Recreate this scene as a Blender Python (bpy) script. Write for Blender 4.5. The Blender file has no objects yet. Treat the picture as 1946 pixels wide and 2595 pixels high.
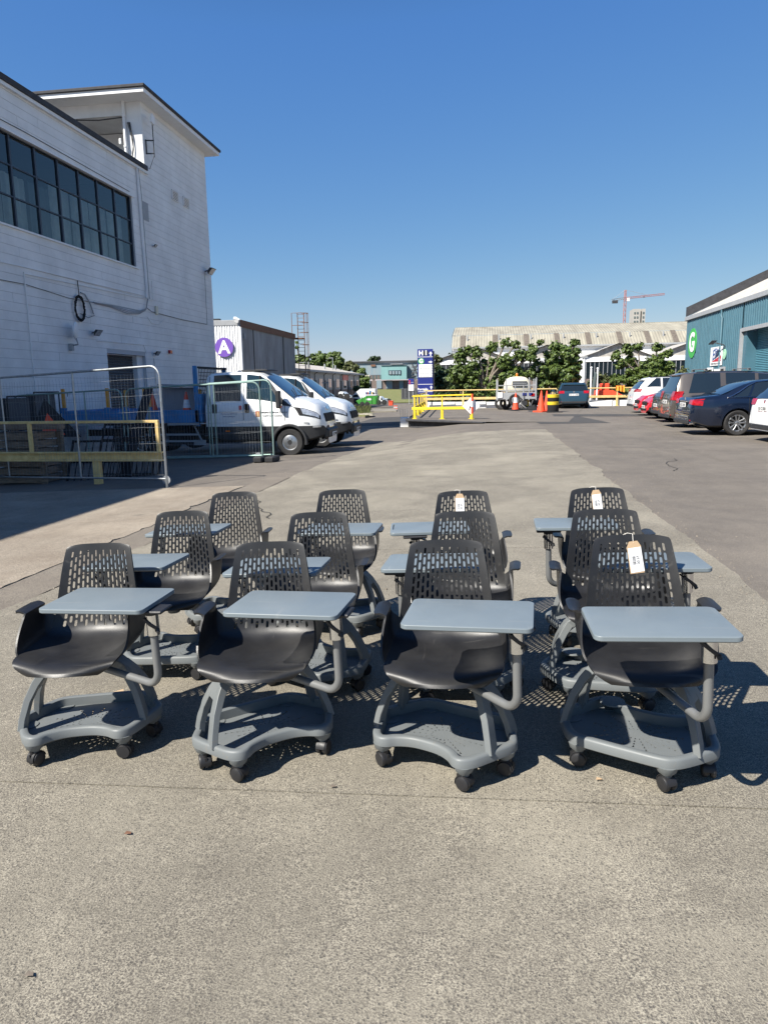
import bpy, bmesh, math, random
from mathutils import Vector, Matrix, noise as mnoise
R=math.radians
SC=bpy.context.scene
COL=SC.collection
# ------------------------------------------------------------------ camera
YAW=R(8.3); PITCH=R(10.05); ROLL=0.016; EYE=1.5
FW=Vector((-math.sin(YAW)*math.cos(PITCH),math.cos(YAW)*math.cos(PITCH),-math.sin(PITCH)))
R0=Vector((math.cos(YAW),math.sin(YAW),0)); U0=R0.cross(FW)
RT=R0*math.cos(ROLL)-U0*math.sin(ROLL); UP=U0*math.cos(ROLL)+R0*math.sin(ROLL)
cd=bpy.data.cameras.new('camera'); cam=bpy.data.objects.new('camera',cd); COL.objects.link(cam)
m=Matrix((RT,UP,-FW)).transposed().to_4x4(); m.translation=Vector((0,0,EYE)); cam.matrix_world=m
cd.sensor_fit='VERTICAL'; cd.sensor_height=36.0; cd.lens=36.0*1801/2595; cd.clip_end=6000; cd.clip_start=0.05
SC.camera=cam
# ------------------------------------------------------------------ light: shadows fall (.66,.70) per metre of height
SX,SY=.685,.70
sv=Vector((-SX,-SY,1)).normalized()
ELEV=math.asin(sv.z); AZ=math.atan2(sv.x,sv.y)
w=bpy.data.worlds.new('World'); SC.world=w; w.use_nodes=True
nt=w.node_tree; nt.nodes.clear()
sky=nt.nodes.new('ShaderNodeTexSky'); sky.sky_type='NISHITA'; sky.sun_disc=False
sky.sun_elevation=ELEV; sky.sun_rotation=AZ; sky.air_density=1.0; sky.dust_density=.0; sky.ozone_density=6.0; sky.altitude=0
bg=nt.nodes.new('ShaderNodeBackground'); bg.inputs[1].default_value=.069
wo=nt.nodes.new('ShaderNodeOutputWorld')
sp_=nt.nodes.new('ShaderNodeSeparateColor'); cb_=nt.nodes.new('ShaderNodeCombineColor'); nt.links.new(sky.outputs[0],sp_.inputs[0])
for i_,(a_,g_) in enumerate(((.741,1.07),(1.242,.735),(3.255,.295))):   # colour response of the sky, whole dome alike
    p_=nt.nodes.new('ShaderNodeMath'); p_.operation='POWER'; p_.inputs[1].default_value=g_; nt.links.new(sp_.outputs[i_],p_.inputs[0])
    q_=nt.nodes.new('ShaderNodeMath'); q_.operation='MULTIPLY'; q_.inputs[1].default_value=a_; nt.links.new(p_.outputs[0],q_.inputs[0])
    r0_=(.916,1.767,3.574)[i_]; p2=nt.nodes.new('ShaderNodeMath'); p2.operation='POWER'; p2.inputs[1].default_value=1.6; nt.links.new(sp_.outputs[i_],p2.inputs[0])
    q2=nt.nodes.new('ShaderNodeMath'); q2.operation='MULTIPLY'; q2.inputs[1].default_value=a_*r0_**g_/r0_**1.6; nt.links.new(p2.outputs[0],q2.inputs[0])
    mn_=nt.nodes.new('ShaderNodeMath'); mn_.operation='MINIMUM'; nt.links.new(q_.outputs[0],mn_.inputs[0]); nt.links.new(q2.outputs[0],mn_.inputs[1]); nt.links.new(mn_.outputs[0],cb_.inputs[i_])
nt.links.new(cb_.outputs[0],bg.inputs[0]); nt.links.new(bg.outputs[0],wo.inputs[0])
sd=bpy.data.lights.new('sun','SUN'); so=bpy.data.objects.new('sun',sd); COL.objects.link(so)
sd.energy=5.0; sd.angle=R(.53); sd.color=(1,.95,.86)
so.rotation_euler=sv.to_track_quat('Z','Y').to_euler(); so.location=(0,-10,30)
SC.view_settings.view_transform='Standard'; SC.view_settings.look='None'
SC.view_settings.exposure=0.85; SC.view_settings.gamma=1.0; SC.view_settings.use_curve_mapping=False
SC.render.engine='CYCLES'
SC.cycles.max_bounces=8; SC.cycles.transparent_max_bounces=16
# ------------------------------------------------------------------ helpers
def at(px,py,Y):
    d=FW+RT*((px-973)/1801)-UP*((py-1297.5)/1801)
    return Vector((0,0,EYE))+d*(Y/d.y)
def sm(t):
    t=max(0.,min(1.,t)); return t*t*(3-2*t)
def lerp(a,b,t): return a+(b-a)*t
def interp(P,x):
    if x<=P[0][0]: return P[0][1]
    for (a,b),(c,d) in zip(P,P[1:]):
        if x<=c: return b+(d-b)*(x-a)/max(1e-9,c-a)
    return P[-1][1]
def gz(X,Y):
    x=min(max(X,-15.),1.6)
    z=.033*(x+.4)
    z+=-.28*sm((Y-12)/14)*sm((-X-.3)/3.0)
    z+=-.0105*min(max(0,Y-34),170)*sm((-X-1.)/4)
    return z
def wloc(o):
    v=Vector((0,0,0))
    while o: v=v+o.location; o=o.parent
    return v
class MB:
    def __init__(s): s.v=[]; s.f=[]; s.mi=[]; s.k=0
    def add(s,vs,fs,M=None):
        n=len(s.v)
        for p in vs:
            p=Vector(p)
            s.v.append(M@p if M else p)
        for f in fs: s.f.append([i+n for i in f]); s.mi.append(s.k)
        return s
    def box(s,c,d,rz=0,rx=0,ry=0,M=None):
        x,y,z=d[0]/2,d[1]/2,d[2]/2
        T=Matrix.Translation(c)@Matrix.Rotation(rz,4,'Z')@Matrix.Rotation(ry,4,'Y')@Matrix.Rotation(rx,4,'X')
        if M: T=M@T
        return s.add([(-x,-y,-z),(x,-y,-z),(x,y,-z),(-x,y,-z),(-x,-y,z),(x,-y,z),(x,y,z),(-x,y,z)],
          [(3,2,1,0),(4,5,6,7),(0,1,5,4),(1,2,6,5),(2,3,7,6),(3,0,4,7)],T)
    def bb(s,x0,x1,y0,y1,z0,z1): return s.box(((x0+x1)/2,(y0+y1)/2,(z0+z1)/2),(x1-x0,y1-y0,z1-z0))
    def tube(s,pts,r,n=8,cap=True,M=None):
        pts=[Vector(p) for p in pts]; rs=r if isinstance(r,(list,tuple)) else [r]*len(pts)
        vs=[];fs=[];ref=None
        for i,p in enumerate(pts):
            a=pts[max(i-1,0)];b=pts[min(i+1,len(pts)-1)]
            t=(b-a).normalized()
            if ref is None:
                ref=Vector((0,0,1)) if abs(t.z)<.9 else Vector((1,0,0))
            u=(ref-t*ref.dot(t)).normalized(); w_=t.cross(u); ref=u
            for k in range(n):
                an=2*math.pi*k/n; vs.append(p+(u*math.cos(an)+w_*math.sin(an))*rs[i])
        for i in range(len(pts)-1):
            for k in range(n):
                fs.append((i*n+k,i*n+(k+1)%n,(i+1)*n+(k+1)%n,(i+1)*n+k))
        if cap: fs.append(tuple(range(n))[::-1]); fs.append(tuple((len(pts)-1)*n+k for k in range(n)))
        return s.add(vs,fs,M)
    def lathe(s,prof,c=(0,0,0),n=20,axis='Z',M=None,closed=False):
        # prof [(r,h)]
        vs=[];fs=[];m_=len(prof)
        for k in range(n):
            a=2*math.pi*k/n
            for r,h in prof:
                x,y=r*math.cos(a),r*math.sin(a)
                p=(x,y,h) if axis=='Z' else ((x,h,y) if axis=='Y' else (h,x,y))
                vs.append(Vector(p)+Vector(c))
        for k in range(n):
            k2=(k+1)%n
            for j in range(m_ if closed else m_-1):
                j2=(j+1)%m_
                q=(k*m_+j,k2*m_+j,k2*m_+j2,k*m_+j2)
                fs.append(q if axis!='Y' else q[::-1])
        if not closed:
            for j,rev in ((0,1),(m_-1,0)):
                if prof[j][0]>1e-5:
                    L=[k*m_+j for k in range(n)]
                    if axis=='Y': rev=1-rev
                    fs.append(tuple(L[::-1] if rev else L))
        return s.add(vs,fs,M)
    def prism(s,out,z0,z1,M=None):
        n=len(out)
        area=sum(out[i][0]*out[(i+1)%n][1]-out[(i+1)%n][0]*out[i][1] for i in range(n))
        if area<0: out=out[::-1]
        vs=[(x,y,z0) for x,y in out]+[(x,y,z1) for x,y in out]
        fs=[tuple(range(n))[::-1],tuple(range(n,2*n))]+[(i,(i+1)%n,n+(i+1)%n,n+i) for i in range(n)]
        return s.add(vs,fs,M)
    def grid(s,fn,nu,nv,M=None,flip=False):
        vs=[fn(i/nu,j/nv) for j in range(nv+1) for i in range(nu+1)]
        fs=[]
        for j in range(nv):
            for i in range(nu):
                a=j*(nu+1)+i; q=(a,a+1,a+nu+2,a+nu+1); fs.append(q[::-1] if flip else q)
        return s.add(vs,fs,M)
    def sweep(s,pts,ws,ts,side,M=None,ch=.44):
        # rectangular section, side = direction of width
        pts=[Vector(p) for p in pts]; vs=[];fs=[]
        for i,p in enumerate(pts):
            a=pts[max(i-1,0)];b=pts[min(i+1,len(pts)-1)]
            t=(b-a).normalized(); sd_=Vector(side[i] if isinstance(side[0],(list,tuple,Vector)) else side)
            u=(sd_-t*sd_.dot(t)).normalized(); nn=t.cross(u)
            w_=ws[i]/2; h=ts[i]/2; c=ch*min(w_,h)
            for a_,b_ in ((-w_+c,-h),(w_-c,-h),(w_,-h+c),(w_,h-c),(w_-c,h),(-w_+c,h),(-w_,h-c),(-w_,-h+c)):
                vs.append(p+u*a_+nn*b_)
        n=8
        for i in range(len(pts)-1):
            for k in range(n): fs.append((i*n+k,i*n+(k+1)%n,(i+1)*n+(k+1)%n,(i+1)*n+k))
        fs.append(tuple(range(n))[::-1]); fs.append(tuple((len(pts)-1)*n+k for k in range(n)))
        return s.add(vs,fs,M)
    def mesh(s,name,mats,smooth=35,bevel=0,off=None):
        me=bpy.data.meshes.new(name)
        vs=s.v if off is None else [p-off for p in s.v]
        me.from_pydata(vs,[],s.f)
        if not isinstance(mats,(list,tuple)): mats=[mats]
        for m_ in mats: me.materials.append(m_)
        if len(mats)>1: me.polygons.foreach_set('material_index',s.mi)
        if bevel:
            bm=bmesh.new(); bm.from_mesh(me)
            bmesh.ops.bevel(bm,geom=list(bm.edges),offset=bevel,segments=1,affect='EDGES',clamp_overlap=True)
            bm.to_mesh(me); bm.free()
        if smooth:
            me.shade_smooth(); me.set_sharp_from_angle(angle=R(smooth))
        me.update()
        return me
    def obj(s,name,mats,parent=None,smooth=35,bevel=0,world=True):
        off=wloc(parent) if (parent and world) else None
        return link(name,s.mesh(name,mats,smooth,bevel,off),parent)
def link(name,me,parent=None,loc=(0,0,0),rz=0):
    o=bpy.data.objects.new(name,me); COL.objects.link(o); o.location=loc
    if rz: o.rotation_euler=(0,0,rz)
    if parent: o.parent=parent
    return o
def tag(o,label=None,cat=None,group=None,kind=None):
    if label: o['label']=label
    if cat: o['category']=cat
    if group: o['group']=group
    if kind: o['kind']=kind
    return o
def thing(name,label,cat,loc=(0,0,0),rz=0,group=None):
    o=bpy.data.objects.new(name,None); COL.objects.link(o); o.location=loc; o.rotation_euler=(0,0,rz)
    o.empty_display_size=.1
    return tag(o,label,cat,group)
CH={}
def copy_tree(o,parent=None):
    c=o.copy(); COL.objects.link(c)
    if parent: c.parent=parent
    for ch in [x for x in bpy.data.objects if x.parent==o]: copy_tree(ch,c)
    return c
def bake(me,mods):
    """mods: list of (type, props) ; returns evaluated mesh"""
    o=bpy.data.objects.new('tmp',me); COL.objects.link(o)
    for t,p in mods:
        md=o.modifiers.new(t,t)
        for k,v in p.items(): setattr(md,k,v)
    dg=bpy.context.evaluated_depsgraph_get()
    r=bpy.data.meshes.new_from_object(o.evaluated_get(dg),preserve_all_data_layers=True,depsgraph=dg)
    bpy.data.objects.remove(o)
    return r
def text_mesh(txt,size,mat,depth=.002,align='CENTER',shear=0,bold=0.,spacing=1.0):
    c=bpy.data.curves.new('t','FONT'); c.body=txt; c.size=size; c.extrude=depth; c.align_x=align; c.align_y='CENTER'
    c.shear=shear; c.offset=bold; c.space_character=spacing; c.resolution_u=3
    o=bpy.data.objects.new('t',c); COL.objects.link(o)
    dg=bpy.context.evaluated_depsgraph_get()
    me=bpy.data.meshes.new_from_object(o.evaluated_get(dg),depsgraph=dg)
    bpy.data.objects.remove(o); me.materials.clear(); me.materials.append(mat)
    return me
def text(name,txt,size,mat,parent,loc,rot,depth=.002,world=True,**k):
    me=text_mesh(txt,size,mat,depth,**k)
    o=link(name,me,parent); o.rotation_euler=rot
    o.location=Vector(loc)-(wloc(parent) if (world and parent) else Vector((0,0,0)))
    return o
# ------------------------------------------------------------------ materials
def mat(name,col,rough=.6,scr=None,metal=0,coat=0,spec=.5,var=0,vs=3.,bump=0,bs=40.,rv=0,col2=None,fs=None,stretch=None,emit=None,det=6):
    m_=bpy.data.materials.new(name); m_.use_nodes=True; n=m_.node_tree; b=n.nodes['Principled BSDF']
    b.inputs['Base Color'].default_value=(*col,1); b.inputs['Roughness'].default_value=rough
    b.inputs['Metallic'].default_value=metal; b.inputs['Coat Weight'].default_value=coat
    b.inputs['Coat Roughness'].default_value=.03
    b.inputs['Specular IOR Level'].default_value=spec
    tc=n.nodes.new('ShaderNodeTexCoord'); mp=n.nodes.new('ShaderNodeMapping'); n.links.new(tc.outputs['Object'],mp.inputs[0])
    if stretch: mp.inputs['Scale'].default_value=stretch
    if var or col2:
        t=n.nodes.new('ShaderNodeTexNoise'); t.inputs['Scale'].default_value=vs; t.inputs['Detail'].default_value=det; t.inputs['Roughness'].default_value=.65
        n.links.new(mp.outputs[0],t.inputs['Vector'])
        r_=n.nodes.new('ShaderNodeMapRange'); r_.inputs[1].default_value=.35; r_.inputs[2].default_value=.65
        n.links.new(t.outputs[0],r_.inputs[0])
        mx=n.nodes.new('ShaderNodeMix'); mx.data_type='RGBA'
        c2=col2 if col2 else tuple(c*(1-var) for c in col)
        mx.inputs[6].default_value=(*c2,1); mx.inputs[7].default_value=(*(col if col2 else tuple(min(1,c*(1+var*.5)) for c in col)),1)
        n.links.new(r_.outputs[0],mx.inputs[0]); n.links.new(mx.outputs[2],b.inputs['Base Color'])
    if rv:
        t=n.nodes.new('ShaderNodeTexNoise'); t.inputs['Scale'].default_value=vs*2.3; t.inputs['Detail'].default_value=5
        n.links.new(mp.outputs[0],t.inputs['Vector'])
        r_=n.nodes.new('ShaderNodeMapRange'); r_.inputs[1].default_value=.3; r_.inputs[2].default_value=.7
        r_.inputs[3].default_value=max(0,rough-rv); r_.inputs[4].default_value=min(1,rough+rv)
        n.links.new(t.outputs[0],r_.inputs[0]); n.links.new(r_.outputs[0],b.inputs['Roughness'])
    if bump:
        t=n.nodes.new('ShaderNodeTexNoise'); t.inputs['Scale'].default_value=bs; t.inputs['Detail'].default_value=4
        n.links.new(mp.outputs[0],t.inputs['Vector'])
        bp=n.nodes.new('ShaderNodeBump'); bp.inputs['Strength'].default_value=bump; bp.inputs['Distance'].default_value=.01
        n.links.new(t.outputs[0],bp.inputs['Height']); n.links.new(bp.outputs[0],b.inputs['Normal'])
    if scr:   # fine scratches and dust, different on every object
        oi=n.nodes.new('ShaderNodeObjectInfo'); ml=n.nodes.new('ShaderNodeMath'); ml.operation='MULTIPLY'; ml.inputs[1].default_value=37.
        n.links.new(oi.outputs['Random'],ml.inputs[0]); cx=n.nodes.new('ShaderNodeCombineXYZ'); n.links.new(ml.outputs[0],cx.inputs[0]); n.links.new(ml.outputs[0],cx.inputs[2])
        last=b.inputs['Base Color'].links[0].from_socket if b.inputs['Base Color'].links else None
        for sc_,rot,lo,hi,amt in (((3,60,20),.5,.66,.70,.7),((50,3,20),-.3,.67,.71,.6),((5,5,5),0,.52,.75,.35)):
            mp2=n.nodes.new('ShaderNodeMapping'); mp2.inputs['Scale'].default_value=sc_; mp2.inputs['Rotation'].default_value=(0,0,rot)
            n.links.new(tc.outputs['Object'],mp2.inputs[0]); n.links.new(cx.outputs[0],mp2.inputs['Location'])
            t=n.nodes.new('ShaderNodeTexNoise'); t.inputs['Scale'].default_value=1.; t.inputs['Detail'].default_value=5; n.links.new(mp2.outputs[0],t.inputs['Vector'])
            r_=n.nodes.new('ShaderNodeMapRange'); r_.inputs[1].default_value=lo; r_.inputs[2].default_value=hi; r_.inputs[4].default_value=amt; n.links.new(t.outputs[0],r_.inputs[0])
            mx=n.nodes.new('ShaderNodeMix'); mx.data_type='RGBA'; mx.inputs[6].default_value=(*col,1); mx.inputs[7].default_value=(*scr,1)
            if last: n.links.new(last,mx.inputs[6])
            n.links.new(r_.outputs[0],mx.inputs[0]); last=mx.outputs[2]
        n.links.new(last,b.inputs['Base Color'])
    if emit:
        b.inputs['Emission Color'].default_value=(*emit[0],1); b.inputs['Emission Strength'].default_value=emit[1]
    return m_
def glassmat(name,tint=(.62,.70,.72),gloss=.06,dark=.0):
    m_=bpy.data.materials.new(name); m_.use_nodes=True; n=m_.node_tree; n.nodes.clear()
    o=n.nodes.new('ShaderNodeOutputMaterial'); tr=n.nodes.new('ShaderNodeBsdfTransparent'); tr.inputs[0].default_value=(*tint,1)
    gl=n.nodes.new('ShaderNodeBsdfGlossy'); gl.inputs['Roughness'].default_value=.02
    fr=n.nodes.new('ShaderNodeFresnel'); fr.inputs[0].default_value=1.5
    ad=n.nodes.new('ShaderNodeMath'); ad.operation='ADD'; ad.inputs[1].default_value=gloss; ad.use_clamp=True
    n.links.new(fr.outputs[0],ad.inputs[0])
    mx=n.nodes.new('ShaderNodeMixShader'); n.links.new(ad.outputs[0],mx.inputs[0]); n.links.new(tr.outputs[0],mx.inputs[1]); n.links.new(gl.outputs[0],mx.inputs[2])
    n.links.new(mx.outputs[0],o.inputs[0]); return m_
def ground_mat(name,light,dark,stone,stone_amt,scale=1.,stain=None,bump=.5,slab=True):
    m_=bpy.data.materials.new(name); m_.use_nodes=True; n=m_.node_tree; b=n.nodes['Principled BSDF']; L=n.links.new
    tc=n.nodes.new('ShaderNodeTexCoord').outputs['Object']
    def noi(sc,det=4,ro=.6,dist=0):
        t=n.nodes.new('ShaderNodeTexNoise'); t.inputs['Scale'].default_value=sc; t.inputs['Detail'].default_value=det; t.inputs['Roughness'].default_value=ro; t.inputs['Distortion'].default_value=dist
        L(tc,t.inputs['Vector']); return t.outputs[0]
    def rng(x,a,b_,c=0,d=1):
        r_=n.nodes.new('ShaderNodeMapRange'); 
        for i,q in enumerate((a,b_,c,d)): r_.inputs[i+1].default_value=q
        L(x,r_.inputs[0]); return r_.outputs[0]
    def mix(f,a,b_,mode='MIX'):
        x=n.nodes.new('ShaderNodeMix'); x.data_type='RGBA'; x.blend_type=mode
        if hasattr(f,'links') or hasattr(f,'node'): L(f,x.inputs[0])
        else: x.inputs[0].default_value=f
        for q,i in ((a,6),(b_,7)):
            if hasattr(q,'node'): L(q,x.inputs[i])
            else: x.inputs[i].default_value=(*q,1)
        return x.outputs[2]
    def mul(a,b_):
        x=n.nodes.new('ShaderNodeMath'); x.operation='MULTIPLY'
        for q,i in ((a,0),(b_,1)):
            if hasattr(q,'node'): L(q,x.inputs[i])
            else: x.inputs[i].default_value=q
        return x.outputs[0]
    vor=n.nodes.new('ShaderNodeTexVoronoi'); vor.inputs['Scale'].default_value=95*scale; vor.inputs['Randomness'].default_value=1
    L(tc,vor.inputs['Vector'])
    vor2=n.nodes.new('ShaderNodeTexVoronoi'); vor2.inputs['Scale'].default_value=150*scale; L(tc,vor2.inputs['Vector'])
    fine=noi(190*scale,3,.7); mid=noi(9,6,.7); big=noi(.55,6,.62,.4); bg2=noi(1.9,5,.7)
    col=mix(rng(fine,.40,.60),dark,light)
    col=mix(rng(noi(38,4,.75),.42,.58,0,.34),col,dark)
    ex=rng(big,.36,.62,.35,1)
    sp=n.nodes.new('ShaderNodeSeparateColor'); L(vor.outputs['Color'],sp.inputs[0])
    pick=rng(sp.outputs[0],1-stone_amt-.02,1-stone_amt+.02)
    st=mul(mul(rng(vor.outputs['Distance'],.42,.28),pick),ex)
    scol=mix(sp.outputs[1],stone,tuple(min(1,c*1.7) for c in stone))
    col=mix(st,col,scol)
    sp2=n.nodes.new('ShaderNodeSeparateColor'); L(vor2.outputs['Color'],sp2.inputs[0])
    st2=mul(rng(vor2.outputs['Distance'],.4,.25),rng(sp2.outputs[0],.62,.66))
    col=mix(mul(st2,.65),col,stone)
    col=mix(rng(mid,.3,.7,.0,.28),col,tuple(c*.55 for c in light))
    col=mix(rng(bg2,.40,.68,0,.5),col,stain or tuple(c*.6 for c in light))
    col=mix(rng(big,.46,.68,0,.45),col,tuple(min(1,c*.92) for c in light))
    mpt=n.nodes.new('ShaderNodeMapping'); mpt.inputs['Scale'].default_value=(1.7,.16,1); L(tc,mpt.inputs[0])
    tn=n.nodes.new('ShaderNodeTexNoise'); tn.inputs['Scale'].default_value=1.; tn.inputs['Detail'].default_value=6; tn.inputs['Roughness'].default_value=.7; L(mpt.outputs[0],tn.inputs['Vector'])
    col=mix(rng(tn.outputs[0],.50,.68,0,.38),col,tuple(c*.42 for c in light))
    # sparse dark spots of oil
    v3=n.nodes.new('ShaderNodeTexVoronoi'); v3.inputs['Scale'].default_value=.9; L(tc,v3.inputs['Vector'])
    col=mix(mul(rng(v3.outputs['Distance'],.10,.02),.35),col,(.06,.055,.05))
    L(col,b.inputs['Base Color']); b.inputs['Roughness'].default_value=.88; b.inputs['Specular IOR Level'].default_value=.3
    h=n.nodes.new('ShaderNodeMath'); h.operation='ADD'; L(mul(fine,.6),h.inputs[0]); L(mul(st,-.35),h.inputs[1])
    bp=n.nodes.new('ShaderNodeBump'); bp.inputs['Strength'].default_value=bump; bp.inputs['Distance'].default_value=.006
    L(h.outputs[0],bp.inputs['Height']); L(bp.outputs[0],b.inputs['Normal'])
    return m_
MT={}
MT['asphalt']=ground_mat('asphalt',(.262,.228,.188),(.108,.094,.080),(.07,.065,.062),.5,1.,(.10,.09,.082),.7)
MT['gravel']=ground_mat('gravelly_strip',(.30,.262,.21),(.12,.105,.09),(.07,.064,.06),.6,.6,(.12,.10,.085),1.)
MT['concrete']=ground_mat('concrete',(.45,.408,.322),(.088,.078,.067),(.062,.057,.053),.38,1.,(.125,.112,.09),1.0)
MT['rough_concrete']=ground_mat('rough_concrete',(.46,.395,.31),(.17,.145,.118),(.09,.08,.07),.4,.6,(.15,.115,.085),1.1)
MT['patch']=ground_mat('asphalt_patch',(.105,.10,.095),(.055,.053,.052),(.045,.045,.045),.4,1.,(.06,.057,.054),.5)
MT['white_block']=mat('white_painted_block',(.78,.78,.77),.75,var=.13,vs=.8,bump=.25,bs=16,det=8)
MT['joint']=mat('mortar_joint',(.48,.49,.50),.95)
MT['white']=mat('white_paint',(.80,.80,.79),.6,var=.06,vs=2)
MT['roofblack']=mat('bitumen_edge',(.045,.045,.05),.8,var=.3,vs=4)
MT['bluedark']=mat('window_steel',(.03,.045,.07),.5)
MT['dark']=mat('dark_rubber',(.02,.02,.022),.75)
MT['black']=mat('black_void',(.012,.012,.014),.9)
MT['plastic']=mat('black_plastic',(.022,.022,.023),.40,scr=(.05,.048,.045),spec=.45,col2=(.011,.011,.012),vs=4,bump=.06,bs=420,rv=.07)
MT['greyp']=mat('grey_plastic',(.15,.163,.167),.5,scr=(.17,.17,.16),spec=.4,var=.07,vs=6,bump=.04,bs=350,rv=.06)
MT['greytube']=mat('silver_grey_tube',(.21,.215,.215),.38,metal=.35,var=.05,vs=9)
MT['tabletop']=mat('blue_grey_laminate',(.165,.198,.218),.42,scr=(.21,.235,.245),spec=.4,var=.05,vs=5,rv=.05)
MT['caster']=mat('caster_black',(.018,.018,.02),.5,rv=.1,vs=20)
MT['chrome']=mat('chrome',(.85,.85,.84),.16,metal=1)
MT['galv']=mat('galvanised_steel',(.42,.44,.45),.42,metal=.8,var=.2,vs=12)
MT['greenpipe']=mat('green_grey_tube',(.23,.33,.30),.5,metal=.4,var=.15,vs=8)
MT['wire']=mat('fence_wire',(.26,.275,.29),.6,metal=.2)
MT['yellow']=mat('yellow_paint',(.78,.58,.03),.55,var=.12,vs=6)
MT['oldyellow']=mat('faded_yellow_paint',(.82,.62,.27),.65,col2=(.62,.42,.16),vs=7,det=9)
MT['orangepost']=mat('orange_stake',(.75,.33,.04),.6,var=.2,vs=9)
MT['truckblue']=mat('truck_blue',(.025,.21,.50),.45,col2=(.035,.15,.33),vs=5,coat=.2)
MT['wood']=mat('weathered_timber',(.30,.22,.15),.85,col2=(.14,.11,.085),vs=6,stretch=(1,1,6),bump=.4,bs=30)
MT['conered']=mat('cone_red',(.85,.09,.035),.5,var=.12,vs=9)
MT['conewhite']=mat('cone_sleeve',(.8,.8,.8),.45,var=.1,vs=20)
MT['glass']=mat('car_glass',(.012,.018,.022),.04,spec=.8,coat=.5)
MT['vanglass']=mat('van_glass',(.014,.028,.034),.04,spec=.8,coat=.6)
MT['tyre']=mat('tyre',(.025,.024,.024),.8,var=.3,vs=15)
MT['rim']=mat('alloy',(.45,.46,.47),.3,metal=.85)
MT['rimd']=mat('dark_brake',(.03,.03,.032),.6,metal=.3)
MT['redlens']=mat('red_lens',(.42,.008,.015),.12,coat=.6,var=.4,vs=14)
MT['clearlens']=mat('clear_lens',(.55,.57,.6),.12,metal=.4,coat=.6,var=.35,vs=12)
MT['orangelens']=mat('orange_lens',(.85,.2,.02),.2,coat=.5)
MT['plate']=mat('number_plate',(.78,.78,.76),.4)
MT['ink']=mat('dark_print',(.02,.02,.025),.6)
MT['blueink']=mat('blue_print',(.02,.07,.25),.6)
MT['trim']=mat('dark_trim',(.028,.029,.031),.55,var=.2,vs=5)
MT['seam']=mat('panel_gap',(.008,.008,.009),.8)
MT['navy']=mat('navy_paint',(.007,.014,.034),.28,metal=.35,coat=1,var=.06,vs=2)
MT['brown']=mat('brown_grey_paint',(.10,.085,.074),.32,metal=.3,coat=1)
MT['charcoal']=mat('charcoal_paint',(.055,.058,.062),.32,metal=.3,coat=1)
MT['carred']=mat('red_paint',(.62,.012,.022),.3,coat=1)
MT['carwhite']=mat('white_car_paint',(.78,.79,.79),.3,coat=1)
MT['vanwhite']=mat('white_van_paint',(.80,.81,.80),.38,coat=.6,var=.03,vs=1.5)
MT['steelblue']=mat('steel_blue_paint',(.032,.080,.115),.3,metal=.5,coat=1)
MT['gblue']=mat('teal_blue_cladding',(.062,.150,.195),.5,var=.12,vs=1.2,rv=.08)
MT['gshut']=mat('pale_blue_shutter',(.085,.22,.28),.45,var=.1,vs=2)
MT['gwhite']=mat('weathered_roof_sheet',(.50,.475,.43),.8,col2=(.33,.30,.265),vs=2.5,det=9)
MT['flash']=mat('grey_flashing',(.33,.34,.35),.6,var=.1,vs=3)
MT['asb']=mat('asbestos_cement_roof',(.36,.335,.265),.9,col2=(.24,.22,.175),vs=.35,det=10,stretch=(2.2,1,.35))
MT['skylight']=mat('grimy_rooflight',(.15,.125,.10),.7,var=.3,vs=4)
MT['shedgrey']=mat('streaked_grey_cladding',(.42,.42,.42),.8,col2=(.27,.26,.25),vs=1.2,det=9,stretch=(1,1,.25))  # grey with upright streaks, darker than the white front cladding
MT['green']=mat('sign_green',(.05,.38,.07),.5)
MT['purple']=mat('sign_purple',(.17,.08,.42),.5)
MT['signblue']=mat('sign_blue',(.018,.03,.20),.45)
MT['signwhite']=mat('sign_white',(.82,.82,.82),.5)
MT['signred']=mat('sign_red',(.50,.03,.05),.5)
MT['rust']=mat('rusty_steel',(.20,.10,.06),.85,var=.35,vs=9)
MT['bark']=mat('bark',(.20,.165,.13),.9,var=.35,vs=8,bump=.5,bs=25)
MT['leaf']=mat('leaf_green',(.12,.165,.028),.5,col2=(.04,.075,.016),vs=5,det=4)
MT['leaf2']=mat('leaf_olive',(.12,.125,.038),.6,col2=(.05,.07,.02),vs=5,det=3)
MT['leaf3']=mat('leaf_dark',(.040,.072,.020),.55,col2=(.020,.042,.014),vs=1.2,det=3)
for k in ('leaf','leaf2','leaf3'):
    b=MT[k].node_tree.nodes['Principled BSDF']; b.inputs['Subsurface Weight'].default_value=0.0
MT['grass']=mat('grass',(.11,.14,.035),.8,col2=(.20,.18,.08),vs=3)
MT['brickgrey']=mat('brown_brick_panel',(.20,.155,.135),.9,var=.2,vs=3)
MT['oldblue']=mat('faded_blue_sheet',(.17,.26,.31),.75,col2=(.25,.29,.31),vs=.35,det=9,stretch=(3,1,.4))
MT['turq']=mat('turquoise_sheet',(.20,.37,.37),.7,var=.1,vs=.5,stretch=(3,1,.4))
MT['skipgreen']=mat('skip_green',(.05,.26,.04),.5,var=.1,vs=2)
MT['cardboard']=mat('brown_card',(.48,.34,.21),.85,var=.1,vs=20)
MT['label']=mat('label_paper',(.82,.82,.83),.6)
MT['string']=mat('white_string',(.75,.72,.66),.8)
MT['blind']=mat('dark_blind',(.13,.16,.18),.9,var=.2,vs=1.5)
MT['curtain']=mat('dusty_curtain',(.55,.56,.54),.9,var=.25,vs=1.2,det=7)
MT['glassw']=glassmat('window_glass')
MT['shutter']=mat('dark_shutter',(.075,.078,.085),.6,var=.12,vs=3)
MT['cream']=mat('cream_fibreglass',(.70,.64,.50),.5,var=.14,vs=4)
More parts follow.
